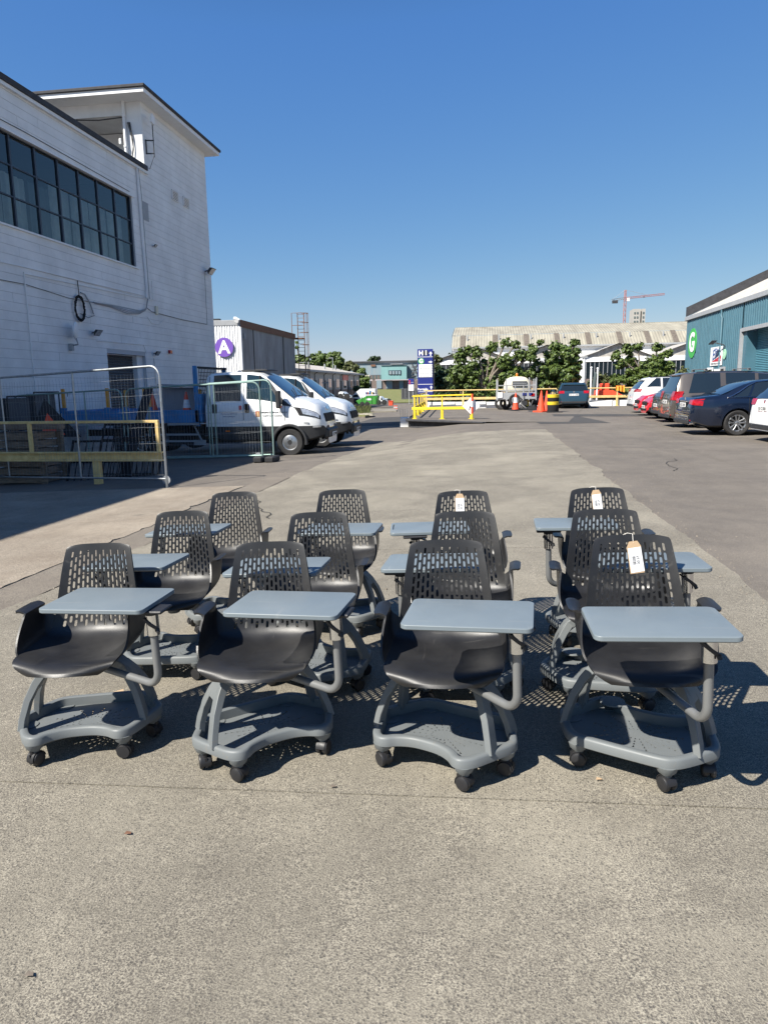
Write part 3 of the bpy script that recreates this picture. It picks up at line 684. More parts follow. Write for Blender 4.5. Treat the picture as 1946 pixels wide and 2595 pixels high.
# caged ladder
LD=thing('caged_ladder','rusty caged ladder rising above the far end of the corrugated shed','ladder',(-15.6,59.6,-.9))
lx0,lx1,ly=-15.75,-15.2,59.7
mb=MB()
for x in (lx0,lx1): mb.tube([(x,ly,-.9),(x,ly,7.6)],.035,6)
mb.obj('stile',MT['rust'],LD)
for i in range(28):
    mb=MB(); mb.tube([(lx0,ly,-.6+i*.3),(lx1,ly,-.6+i*.3)],.018,5); mb.obj('rung',MT['rust'],LD)
for i,z in enumerate((2.0,3.0,4.0,5.0,6.0,6.8,7.55)):
    mb=MB(); mb.tube([(lx1-.02+.42*math.sin(a)*1.1,ly-.3+.38*math.cos(a),z) for a in [k_*math.pi/8 for k_ in range(-1,10)]],.02,5); mb.obj('hoop',MT['rust'],LD)
for a in (.15,.35,.5,.65,.85):
    x=lx1-.02+.46*math.sin(a*math.pi); y=ly-.3+.38*math.cos(a*math.pi); mb=MB(); mb.tube([(x,y,2.0),(x,y,7.55)],.016,5); mb.obj('cage_bar',MT['rust'],LD)
mb=MB(); mb.bb(-16.2,-15.3,59.45,60.3,5.5,5.6); mb.tube([(-16.2,59.5,5.6),(-16.2,59.5,7.6),(-15.3,59.5,7.6)],.03,5); mb.tube([(-16.2,59.5,6.6),(-15.3,59.5,6.6)],.025,5); mb.obj('platform',MT['rust'],LD)
# ================================================================== LOW UNITS BUILDING
LU=thing('low_unit_building','long low building with pale pitched roof beyond the white vans','building',(-20,90,-1))
XU=-20
mb=MB(); mb.bb(-30,XU,66,112.5,-1.6,1.15); mb.obj('lower_wall',MT['brickgrey'],LU,smooth=0)
mb=MB(); mb.bb(-30,XU-.03,66,112.5,1.15,3.35); mb.obj('upper_wall',MT['oldblue' if 0 else 'flash'],LU,smooth=0)
mb=MB(); corr(mb,(-26,65,4.7),(0,48.5,0),(6.6,0,-1.35),150,[(0,0),(.5,.04)],(0,0,1)); mb.add([(-26,65,4.7),(-26,113.5,4.7),(-31,113.5,3.4),(-31,65,3.4)],[(0,1,2,3)]); mb.obj('roof',MT['gwhite'],LU,smooth=0)
mb=MB(); mb.bb(-19.42,-19.35,65,113.5,3.22,3.45); mb.obj('gutter',MT['flash'],LU,smooth=0)
mb=MB(); mb.add([(-31,112.51,3.3),(-20,112.51,3.3),(-26,112.51,4.6)],[(0,1,2)]); mb.obj('gable',MT['flash'],LU,smooth=0)
for i,Y in enumerate(range(68,112,5)):
    mb=MB(); mb.bb(XU-.02,XU+.04,Y,Y+1.1,-1.2,2.3); d_=mb.obj('door',MT['bluedark'],LU,smooth=0)
    mb=MB(); mb.bb(XU-.02,XU+.03,Y+2.0,Y+3.6,1.35,2.5); d_=mb.obj('window',MT['glass'],LU,smooth=0)
    mb=MB(); mb.bb(XU+.031,XU+.045,Y+2.78,Y+2.84,1.35,2.5); mb.obj('frame',MT['flash'],d_,smooth=0)
    mb=MB(); mb.tube([(XU+.08,Y+4.4,-1.2),(XU+.08,Y+4.4,3.0),(XU+.5,Y+4.6,3.3)],.05,6); mb.obj('downpipe',MT['trim'],LU)
for Y in (80,88,97,104):
    mb=MB(); mb.tube([(-22,Y,3.8),(-22,Y,4.6)],.12,8); mb.obj('roof_flue',MT['flash'],LU)
mb=MB(); mb.bb(XU+.05,XU+.1,99,103,2.4,3.1); mb.obj('pink_board',mat('pink_board',(.6,.2,.18),.6),LU,smooth=0)
tn=thing('palisade_fence','dark grey boarded fence in front of the low building','fence',(-17.5,62,-.9))
for i in range(44):
    y=58.5+i*.55; x=-18.4+.04*i; z=gz(x,y); mb=MB(); mb.bb(x,x+.06,y+.01,y+.53,z-.1,z+1.85); mb.obj('board',MT['shutter'],tn,smooth=0)
# ================================================================== FADED BLUE MILL BEHIND
BM=thing('old_blue_mill','faded blue sheeted industrial building with grey brick base in the distance','building',(-20,170,-1.8))
def W(px,py,Y): return at(px,py,Y)
Yb=170
def fb(px0,px1,py0,py1,dY,nm,m_,dep=.3):
    a=W(px0,py1,Yb); b=W(px1,py0,Yb); mb=MB(); mb.bb(a.x,b.x,Yb-dY-dep,Yb-dY,a.z,b.z); return mb.obj(nm,MT[m_],BM,smooth=0)
fb(902,1145,919,962,-.5,'upper_sheeting','oldblue',8); fb(903,1144,962,992,-.4,'base_wall','brickgrey',8)
fb(900,1147,916,919,-.6,'roof_edge','shutter',8.6)
fb(980,1041,928,963,7.7,'annexe','turq',1.5); fb(979,1042,926.5,928,7.7,'annexe_roof','flash',1.8)
w0=fb(998,1028,940,951,9.2,'window','bluedark',.1)
for i in range(4): 
    a=W(1000+i*7.2,950,Yb); b=W(1005+i*7.2,942,Yb); mb=MB(); mb.bb(a.x,b.x,Yb-9.42,Yb-9.32,a.z,b.z); mb.obj('pane',MT['oldblue'],w0,smooth=0)
w0=fb(952,978,951,962,7.65,'window','bluedark',.1)
for i in range(6):
    a=W(953+i*4.2,961,Yb); b=W(956.2+i*4.2,952,Yb); mb=MB(); mb.bb(a.x,b.x,Yb-7.87,Yb-7.77,a.z,b.z); mb.obj('pane',MT['tarp' if i%2 else 'brickgrey'],w0,smooth=0)
fb(936,949,951,962,7.65,'pale_infill','cream',.1); fb(953,964,926,931,7.65,'vent','rust',.1); fb(1000,1030,923.5,925.5,7.7,'upper_vent','flash',.1)
for a,b in ((932,952),(967,979),(990,1005),(1022,1031)): fb(a,b,964,984,7.7,'sheeted_door','oldblue',.15)
fb(902,1145,919,920,7.6,'gutter','flash',.1)
mb=MB(); a=W(1049,925,Yb)
for q in range(5): 
    p=W(1043,930+q*8,Yb-9); e=W(1058,928+q*8,Yb-9); mb.tube([p,e],.12,4)
mb.tube([W(1044,922,Yb-9),W(1058,950,Yb-9)],.15,4); mb.tube([W(1044,950,Yb-9),W(1058,922,Yb-9)],.15,4); mb.obj('external_stair',MT['shutter'],BM)
mb=MB(); a=W(955,1006,150); mb.add([(-29.5,140,-1.75),(-12,140,-1.75),(-8,158,.55),(-30,158,.9)],[(0,1,2,3)])
o=mb.obj('grass_bank',MT['grass'],None,smooth=0); o['kind']='structure'
# ================================================================== BIG WAREHOUSE
WH=thing('long_warehouse','long warehouse with weathered corrugated roof and row of dark rooflights','warehouse',(10,100,0))
X0=at(1147,830,100).x; X1=34.0
prof=[(0,0),(.25,.03),(.5,.045),(.75,.03)]
nr=int((X1-X0)/.36)
mb=MB(); corr(mb,(X0,100,8.05),(X1-X0,0,0),(0,7.5,1.62),nr,prof,(0,-.2,1)); mb.obj('upper_roof',MT['asb'],WH,smooth=0)
mb=MB(); corr(mb,(X0,97.2,6.35),(X1-X0,0,0),(0,2.75,1.66),nr,prof,(0,-.4,.9)); mb.obj('lower_roof',MT['asb'],WH,smooth=0)
mb=MB(); mb.bb(X0,X1,107.4,107.7,9.62,9.74); mb.obj('ridge',MT['asb'],WH,smooth=0)
mb=MB(); mb.bb(X0,X1,97.0,97.2,6.18,6.38); mb.obj('gutter',MT['flash'],WH,smooth=0)
mb=MB(); mb.add([(X0+.02,97.3,-1),(X0+.02,112,-1),(X0+.02,112,8.3),(X0+.02,107.5,9.6),(X0+.02,100,8.0),(X0+.02,97.3,6.3)],[(0,1,2,3,4,5)]); mb.bb(X0+.03,X1,97.4,98,-1,6.2); mb.obj('walls',MT['white'],WH,smooth=0)
mb=MB(); mb.add([(X0-.1,97,6.3),(X0-.1,100,8.05),(X0-.1,107.5,9.7),(X0-.1,107.5,9.45),(X0-.1,100,7.75),(X0-.1,97,6.0)],[(0,1,4,5),(1,2,3,4)]); mb.obj('verge',MT['gwhite'],WH,smooth=0)
for px in (1172,1254,1333,1411,1490,1570,1641,1709):
    a=at(px-6,860,98.2).x; mb=MB(); mb.add([(a,97.25,6.46),(a+.66,97.25,6.46),(a+.66,99.9,8.1),(a,99.9,8.1)],[(0,1,2,3)]); mb.obj('rooflight',MT['skylight'],WH,smooth=0)
for i in range(9):
    x=X0+2+i*4.2; mb=MB(); mb.tube([(x,98.8,7.3),(x,98.8,7.9)],.1,6); mb.obj('roof_flue',MT['flash'],WH)
# saw-tooth lean-to bays in front
for i,(g0,g1) in enumerate(((1105,1292),(1292,1470),(1470,1650),(1650,1840))):
    yb=88
    a=at(g0,965,yb).x; b=at(g1,965,yb).x; pk=lerp(a,b,.52); zt=at(1500,873+(0),yb).z; ze=at(1500,905,yb).z
    mb=MB(); mb.add([(a,yb,ze),(b,yb,ze),(pk,yb,zt)],[(0,1,2)]); mb.obj('gable',MT['gwhite'],WH,smooth=0)
    mb=MB(); mb.add([(a-.1,yb-.4,ze),(pk,yb-.4,zt+.1),(pk,97,zt+.1),(a-.1,97,ze)],[(0,1,2,3)]); mb.add([(pk,yb-.4,zt+.1),(b,yb-.4,ze),(b,97,ze),(pk,97,zt+.1)],[(0,1,2,3)]); mb.obj('bay_roof',MT['gwhite'],WH,smooth=0)
    z0=at(1500,917,yb).z
    mb=MB(); mb.bb(a+.02,b-.02,yb-.1,yb+.1,z0,ze-.002); mb.obj('fascia',MT['white'],WH,smooth=0)
    mb=MB(); mb.bb(a+.05,b-.05,yb,yb+.05,at(1500,960,yb).z,z0-.004); wi=mb.obj('window_band',MT['glass'],WH,smooth=0)
    n=16
    for k_ in range(n+1):
        x=lerp(a+.1,b-.1,k_/n); mb=MB(); mb.bb(x-.03,x+.03,yb-.05,yb-.002,at(1500,960,yb).z,z0); mb.obj('glazing_bar',MT['flash'],wi,smooth=0)
    mb=MB(); mb.bb(a,b,yb,yb+.2,-1,at(1500,960,yb).z-.003); mb.obj('low_wall',MT['brickgrey'],WH,smooth=0)
    mb=MB(); mb.bb(a-.14,a+.14,yb-.3,yb-.11,-.5,ze); mb.obj('column',MT['white'],WH,smooth=0)
# ================================================================== RIGHT: TEAL BUILDING G
GB=thing('teal_clad_unit','teal clad industrial unit with green G roundel and roller shutter','building',(14,45,0))
XG=14; s0,s1=8.0,54.6; EV=5.7
DY0,DY1,DZ=33.5,43.0,4.15
def clad(y0,y1,z0,z1):
    mb=MB(); corr(mb,(XG,y1,z0),(0,y0-y1,0),(0,0,z1-z0),max(1,int((y1-y0)/.32)),TRAP(.035),(-1,0,0)); return mb.obj('wall_cladding',MT['gblue'],GB,smooth=0)
clad(DY1,s1,-.2,EV); clad(DY0,DY1,DZ,EV); clad(s0,DY0,-.2,EV)
mb=MB(); mb.bb(XG+.01,XG+.2,DY1,s1,-.2,EV); mb.bb(XG+.01,XG+.2,s0,DY0,-.2,EV); mb.bb(XG+.01,XG+.2,DY0,DY1,DZ,EV); mb.bb(XG+.01,XG+18,s1-.2,s1-.02,-.2,EV); mb.bb(XG+.01,XG+18,s0,s0+.2,-.2,EV); mb.obj('wall_core',MT['gblue'],GB,smooth=0)
mb=MB(); mb.bb(XG-.16,XG+.1,s0,s1+.15,EV,EV+.28); mb.obj('gutter',MT['flash'],GB,smooth=0,bevel=.02)
mb=MB(); corr(mb,(XG-.05,s0,EV+.24),(0,s1-s0,0),(9,0,4.25),120,[(0,0),(.5,.05)],(0,0,1)); mb.obj('roof',MT['gwhite'],GB,smooth=0)
mb=MB()   # raised black verge at far gable
mb.add([(XG-.1,s1-.35,EV+.3),(XG+9,s1-.35,EV+4.5),(XG+9,s1-.35,EV+5.1),(XG-.1,s1-.35,EV+.95),(XG-.1,s1+.1,EV+.3),(XG+9,s1+.1,EV+4.5),(XG+9,s1+.1,EV+5.1),(XG-.1,s1+.1,EV+.95)],[(0,1,2,3),(7,6,5,4),(3,2,6,7),(0,3,7,4)])
mb.obj('gable_parapet',MT['roofblack'],GB,smooth=0)
mb=MB(); mb.tube([(XG-.12,46.6,EV),(XG-.12,46.6,5.35),(XG-.10,46.5,5.2),(XG-.1,46.5,.1)],.06,8); mb.obj('downpipe',MT['gblue'],GB)
mb=MB(); mb.bb(XG-.10,XG+.7,DY1-.001,DY1+.22,-.1,DZ+.18); mb.bb(XG-.10,XG+.7,DY0-.22,DY0,-.1,DZ+.18); mb.bb(XG-.10,XG+.1,DY0,DY1,DZ,DZ+.2); mb.obj('door_frame',MT['flash'],GB,smooth=0)
for i in range(46):
    z=.0+i*.092; mb=MB(); mb.add([(XG+.62,DY0,z),(XG+.62,DY1-.5,z),(XG+.585,DY1-.5,z+.046),(XG+.585,DY0,z+.046),(XG+.62,DY0,z+.09),(XG+.62,DY1-.5,z+.09)],[(1,0,3,2),(2,3,4,5)]); mb.obj('slat',MT['gshut'],GB,smooth=0)
mb=MB(); mb.bb(XG+.05,XG+.75,DY1-.5,DY1-.003,-.1,DZ); mb.obj('door_reveal',MT['gblue'],GB,smooth=0)
for i in range(3,): 
    z=2.0
mb=MB(); mb.lathe([(.001,-.04),(1.0,-.04),(1.0,0),(.001,0)],(0,0,0),40,'X',M=Matrix.Translation((XG-.045,52.75,4.07))); ro=mb.obj('roundel',MT['green'],GB,smooth=40)
text('letter','G',1.75,MT['signwhite'],ro,(XG-.105,52.75,4.07),(R(90),0,R(-90)),.01,bold=.06)
sgn=thing('gym_sign','white rectangular board reading Elite gym with red wedge on the teal wall','sign',(XG-.08,47.2,3))
def SG(y,z,d=0): return (XG-.08-d,y,z)
mb=MB(); mb.bb(XG-.09,XG-.05,46.15,48.4,2.42,3.55); mb.obj('board',MT['signwhite'],sgn,smooth=0)
text('lettering','Elite',.84,MT['blueink'],sgn,SG(47.30,3.15,.018),(R(90),R(-14),R(-90)),.003,shear=.35,bold=.012)
mb=MB(); mb.add([SG(48.1,2.66,.016),SG(46.25,2.66,.016),SG(46.25,3.02,.016)],[(0,1,2)]); mb.obj('red_wedge',MT['signred'],sgn,smooth=0)
text('lettering','gym',.26,MT['signwhite'],sgn,SG(46.52,2.76,.022),(R(90),0,R(-90)),.002,bold=.006)
text('lettering',"CORK'S POPULAR GYM.COM",.145,MT['ink'],sgn,SG(47.25,2.53,.016),(R(90),0,R(-90)),.002)
rd=thing('round_sign','small pale green round plaque beside the white Elite board','sign',(XG-.08,45.9,3))
mb=MB(); mb.lathe([(.001,-.03),(.30,-.03),(.30,0),(.001,0)],(0,0,0),28,'X',M=Matrix.Translation((XG-.06,45.72,3.05))); mb.obj('disc',mat('pale_green',(.35,.62,.42),.5),rd,smooth=40)
text('number','3',.3,MT['signwhite'],rd,(XG-.098,45.72,3.05),(R(90),0,R(-90)),.003)
fl=thing('gooseneck_lamp','dark wall lamp leaning out above the white Elite board','lamp',(XG-.1,45.8,3.6))
mb=MB(); mb.tube([(XG,45.7,3.4),(XG-.15,45.75,3.6),(XG-.5,46.2,3.75)],.03,6); mb.obj('arm',MT['trim'],fl)
mb=MB(); mb.box((XG-.55,46.5,3.78),(.3,.7,.06),rx=R(-14)); mb.obj('head',MT['trim'],fl,bevel=.02)
dr=thing('unit_window','white framed unit window below the Elite board','window',(XG-.05,48,1.8))
mb=MB(); mb.bb(XG-.10,XG-.045,47.75,48.95,1.2,2.32); mb.obj('frame',MT['white'],dr,smooth=0,bevel=.01)
mb=MB(); mb.bb(XG-.12,XG-.101,47.9,48.8,1.3,2.2); mb.obj('pane',MT['glass'],dr,smooth=0)
dr=thing('open_doorway','dark open doorway with pale jamb to the right of the small white window','doorway',(XG-.05,46,1))
mb=MB(); mb.bb(XG-.10,XG-.04,45.45,46.5,.07,2.32); mb.obj('frame',MT['flash'],dr,smooth=0)
mb=MB(); mb.bb(XG-.13,XG-.101,45.6,46.05,.07,2.2); mb.obj('opening',MT['black'],dr,smooth=0)
mb=MB(); mb.bb(XG-.45,XG-.131,46.2,46.26,.07,2.2); mb.obj('door',MT['white'],dr,smooth=0)
# ================================================================== SIGN TOTEM
TT=thing('sign_totem','tall dark blue direction totem reading H I, G and Portside with arrows','sign',(-5.2,58,-.6))
ty=58.0; a=at(1058.5,1000,ty).x; b=at(1097,1000,ty).x; ppz=lambda py: at(1078,py,ty).z
mb=MB(); mb.bb(a,b,ty,ty+.18,-.7,ppz(884.5)); mb.obj('panel',MT['signblue'],TT,smooth=0,bevel=.01)
mb=MB(); mb.bb(b-.01,b+.10,ty+.06,ty+.24,-.7,ppz(890)); mb.obj('side_post',MT['trim'],TT,smooth=0)
for py in (904.5,973.8,992.5):
    mb=MB(); mb.bb(a+.02,b-.02,ty-.012,ty-.001,ppz(py+.6),ppz(py-.6)); mb.obj('divider',MT['signwhite'],TT,smooth=0)
mb=MB(); mb.lathe([(.001,-.01),(.21,-.01),(.21,0),(.001,0)],(at(1078.5,894,ty).x,ty-.001,ppz(894.5)),24,'Y'); mb.obj('disc',MT['ink'],TT)
mb=MB(); mb.lathe([(.001,-.01),(.24,-.01),(.24,0),(.001,0)],(at(1067,915,ty).x,ty-.001,ppz(915)),24,'Y'); mb.obj('disc',MT['green'],TT)
def tt(txt,px,py,size,bold=.02): text('lettering',txt,size,MT['signwhite'],TT,(at(px,py,ty).x,ty-.014,ppz(py)),(R(90),0,0),.003,bold=bold)
tt('H',1066.5,895,.50,.025); tt('I',1079.3,894.5,.50,.025); tt('G',1066.8,915,.44,.025); tt('Portside',1071,986.5,.25,.010)
mb=MB(); mb.bb(at(1060.5,900,ty).x,at(1095,900,ty).x,ty-.014,ty-.002,ppz(955.5),ppz(923)); lab=mb.obj('listing_panel',MT['signwhite'],TT,smooth=0)
for i in range(5):
    mb=MB(); z=ppz(927+i*6.5); x0=at(1064,927,ty).x
    xx=x0
    for k_ in range(5):
        wd=rnd.uniform(.06,.16); mb.bb(xx,xx+wd,ty-.019,ty-.015,z-.02,z+.02); xx+=wd+.03
        if xx>x0+.72: break
    mb.bb(x0+.92,x0+1.0,ty-.019,ty-.015,z-.02,z+.03); mb.bb(x0-.04,x0+1.05,ty-.018,ty-.015,z-.115,z-.108); mb.obj('small_print',MT['flash'],lab,smooth=0)
def arrow(px,py,rot,sc=.13):
    c=Vector((at(px,py,ty).x,ty-.014,ppz(py))); T=Matrix.Translation(c)@Matrix.Rotation(rot,4,'Y')@Matrix.Scale(sc,4)
    mb=MB(); mb.add([(-.28,0,-1.1),(.28,0,-1.1),(.28,0,0),(.85,0,0),(0,0,1.1),(-.85,0,0),(-.28,0,0)],[(0,1,2,6),(5,6,2,3,4)],T); mb.obj('arrow',MT['signwhite'],TT,smooth=0)
arrow(1091,896.5,0,.165); arrow(1090.5,917.5,R(90),.14); arrow(1092.5,982,0,.14)
tt('Park & Ride',1074,1001,.17,.006)
T2=thing('small_totem','small white and navy sign board far behind, left of the tall blue totem','sign',(-12,108,-1.2))
a=at(1035,1000,108); b=at(1048,960,108); mb=MB(); mb.bb(a.x,b.x,108,108.2,at(1040,990,108).z,b.z); mb.obj('board',MT['signwhite'],T2,smooth=0)
mb=MB(); mb.bb(a.x-.02,b.x+.02,107.95,108.0,at(1040,968,108).z,b.z+.02); mb.bb(a.x-.02,b.x+.02,107.95,108.0,at(1040,973.5,108).z,at(1040,969.5,108).z); mb.obj('header',MT['signblue'],T2,smooth=0)
mb=MB()
for q in (965.5,971): mb.lathe([(.001,-.02),(.13,-.02),(.13,0),(.001,0)],(at(1038,970,108).x,107.94,at(1038,q,108).z),12,'Y')
mb.obj('disc',MT['signred'],T2)
mb=MB(); mb.tube([((a.x+b.x)/2-.3,108.1,-1.3),((a.x+b.x)/2-.3,108.1,.6)],.05,6); mb.tube([((a.x+b.x)/2+.3,108.1,-1.3),((a.x+b.x)/2+.3,108.1,.6)],.05,6); mb.obj('post',MT['flash'],T2)
# ================================================================== CRANE AND TOWER BLOCK FAR AWAY
CR=thing('tower_crane','red tower crane with long jib above the warehouse roof','crane',(88,500,0))
def truss(name,a,b,wd,m_,seg=10,r_=.16):
    a=Vector(a);b=Vector(b); d=(b-a); t_=d.normalized(); u=(Vector((0,0,1)) if abs(t_.z)<.7 else Vector((1,0,0))); u=(u-t_*u.dot(t_)).normalized(); v=t_.cross(u)
    mb=MB(); cs=[(u*x+v*y)*wd/2 for x,y in ((1,1),(-1,1),(-1,-1),(1,-1))]
    for c in cs: mb.tube([a+c,b+c],r_,4,cap=False)
    for i in range(seg):
        p=a+d*(i/seg); q=a+d*((i+1)/seg)
        for k_ in range(4): mb.tube([p+cs[k_],q+cs[(k_+1)%4]],r_*.7,4,cap=False)
    return mb.obj(name,MT[m_],CR,smooth=0)
cx_=at(1584,740,500).x
truss('mast',(cx_,500,0),(cx_,500,56.3),1.3,'cranered',18,.12)
truss('jib',(cx_,500,55.6),(at(1683,750,500).x,500,57.4),1.0,'cranered',22,.10)
truss('counter_jib',(cx_,500,55.6),(at(1549,760,500).x,500,54.6),1.0,'galv',8,.10)
truss('apex',(cx_,500,56),(cx_,500,60.8),.9,'cranered',4,.14)
mb=MB(); mb.tube([(cx_,500,60.8),(at(1640,750,500).x,500,57.2)],.09,4); mb.tube([(cx_,500,60.8),(at(1552,757,500).x,500,55.2)],.09,4); mb.obj('pendant_line',MT['flash'],CR)
mb=MB(); q=at(1551,760,500).x; mb.bb(q,q+3.4,499,501,52.6,54.4); mb.obj('counterweight',MT['roofblack'],CR); mb=MB(); mb.bb(cx_+1,cx_+2.6,498.5,500,53.6,55.6); mb.obj('cab',MT['white'],CR)
mb=MB(); mb.box((at(1631,750,500).x,500,56.0),(1.2,1,.6)); mb.obj('trolley',MT['trim'],CR)
TW=thing('concrete_core','unfinished concrete tower block core far behind the warehouse','tower',(78,400,0))
a=at(1604,783,400); b=at(1635,783,400)
mb=MB(); mb.bb(a.x,lerp(a.x,b.x,.6),400,410,0,a.z); mb.bb(lerp(a.x,b.x,.72),b.x,400,410,0,a.z); mb.bb(lerp(a.x,b.x,.55),lerp(a.x,b.x,.75),403,410,0,a.z-.8); mb.obj('core',MT['farconc'],TW,smooth=0)
for i in range(6):
    z=a.z-1.6-i*2.2
    for f_ in (.08,.30,.78):
        mb=MB(); x=lerp(a.x,b.x,f_); mb.bb(x,x+.75,399.8,399.99,z-1.0,z); mb.obj('opening',MT['tarp'],TW,smooth=0)
# ================================================================== VEHICLES
class Car:
    """rear at x=0, nose at x=L, along +X"""
    def __init__(s,L,W,top,belt,plan,sill=.2,rail=.28,trimz=None,roofc=.05):
        s.L,s.W,s.top,s.belt,s.plan,s.sill,s.rail,s.trimz,s.roofc=L,W,top,belt,plan,sill,rail,trimz,roofc
    def sec(s,x):
        zt=interp(s.top,x); zb=min(interp(s.belt,x),zt-.03); w=interp(s.plan,x)
        e=min(x,s.L-x); zs=s.sill+.12*(1-sm(e/.5)); zs=min(zs,zt-.2)
        zm=s.trimz if s.trimz else zs+.2
        zm=min(zm,zb-.04)
        h=max(0,zt-zb); wt=w-.05-h*s.rail; zr=zt-s.roofc*min(1,h/.2) if h>.2 else zb+h*.55
        g=min(1,h/.35); wt=w-.05-.04-h*s.rail if h>.2 else w-.12
        P=[(0,zs),(w-.14,zs),(w-.04,zs+.05),(w,zm),(w+.004,(zm+zb)/2+.03),(w-.012,zb-.05),(w-.045,zb),(lerp(w-.045,wt,.5)+.012*g,lerp(zb,zr,.5)),(wt,zr),(wt-.06,lerp(zr,zt,.62)),(wt*.55,zt-.006),(0,zt)]
        return P
    def pos(s,x,t,side=1):
        P=s.sec(x); i=min(int(t),len(P)-2); f=t-i
        return Vector((x,side*lerp(P[i][0],P[i+1][0],f),lerp(P[i][1],P[i+1][1],f)))
    def nrm(s,x,t,side):
        e=.01; x0=min(max(x,.02),s.L-.02)
        a=s.pos(x0+e,t,side)-s.pos(x0-e,t,side); b=s.pos(x0,min(t+.05,11),side)-s.pos(x0,max(t-.05,0),side)
        n=a.cross(b) if side<0 else b.cross(a)
        n=n.normalized() if n.length>1e-9 else Vector((0,side,0))
        c=Vector((s.L/2,0,.6)); 
        if n.dot(s.pos(x0,t,side)-c)<0: n=-n
        return n
    def body(s,mats,parent,wheels,Rw):
        xs=sorted(set([round(v,3) for v in [p[0] for p in s.top]+[p[0] for p in s.plan]+[p[0] for p in s.belt]+rng_(0,s.L,.09)]))
        xs=[x for i,x in enumerate(xs) if i==0 or x-xs[i-1]>.012]
        mb=MB(); n=12; prev=None
        for x in xs:
            P=s.sec(x); ring=[(x,y,z) for y,z in P]+[(x,-y,z) for y,z in P[-2:0:-1]]
            mb.v+= [Vector(p) for p in ring]
        m_=22
        for i in range(len(xs)-1):
            for k in range(m_): mb.f.append([i*m_+k,(i+1)*m_+k,(i+1)*m_+(k+1)%m_,i*m_+(k+1)%m_][::-1]); mb.mi.append(0)
        mb.f.append(list(range(m_))); mb.mi.append(0); mb.f.append([(len(xs)-1)*m_+k for k in range(m_)][::-1]); mb.mi.append(0)
        me=mb.mesh('body',mats,smooth=0)
        bm=bmesh.new(); bm.from_mesh(me); bmesh.ops.recalc_face_normals(bm,faces=bm.faces); bm.to_mesh(me); bm.free()
        cut=MB(); 
        for xw in wheels:
            for sd_ in (1,-1):
                cut.lathe([(Rw+.05,-.17),(Rw+.05,.25)],(xw,sd_*(s.W/2-.08),Rw),28,'Y')
        cm=cut.mesh('cut',mats,smooth=0); bm=bmesh.new(); bm.from_mesh(cm); bmesh.ops.recalc_face_normals(bm,faces=bm.faces); bm.to_mesh(cm); bm.free()
        co=bpy.data.objects.new('cut',cm); COL.objects.link(co)
        me=bake(me,[('BOOLEAN',dict(object=co,operation='DIFFERENCE',solver='EXACT'))])
        bpy.data.objects.remove(co)
        for p in me.polygons:
            c=p.center; p.material_index=0
            for xw in wheels:
                d=math.hypot(c.x-xw,c.z-Rw)
                if d<Rw+.052 and abs(c.y)<s.W/2-.02 and (d<Rw+.03 or abs(p.normal.y)<.3) and abs(c.y)>s.W/2-.3 and not (abs(p.normal.z)>.9 and c.z<s.sill+.02) and d>Rw*.2:
                    p.material_index=1
            if s.trimz and c.z<s.trimz and p.material_index==0 and abs(c.y)>.3: p.material_index=1
            if c.z<s.sill+.03 and p.normal.z<-.5: p.material_index=1
        me.name='body'; me.shade_smooth(); me.set_sharp_from_angle(angle=R(32))
        return link('body',me,parent)
    def patch(s,name,m_,par,a,b,sides=(1,-1),off=.006,nx=12,nt=5,z_=0):
        """a=(x0,x1,t) lower edge, b=(x0,x1,t) upper edge"""
        for sd_ in sides:
            mb=MB()
            def f(u,v):
                t=lerp(a[2],b[2],v); x=lerp(lerp(a[0],a[1],u),lerp(b[0],b[1],u),v); return s.pos(x,t,sd_)+s.nrm(x,t,sd_)*off
            mb.grid(f,nx,nt,flip=(sd_>0)); o=mb.obj(name,m_,par,world=False,smooth=40)
        return o
    def line(s,name,m_,par,pts,r=.008,sides=(1,-1),off=.004):
        for sd_ in sides:
            mb=MB(); mb.tube([s.pos(x,t,sd_)+s.nrm(x,t,sd_)*off for x,t in pts],r,5); o=mb.obj(name,m_,par,world=False)
        return o
WHEELS={}
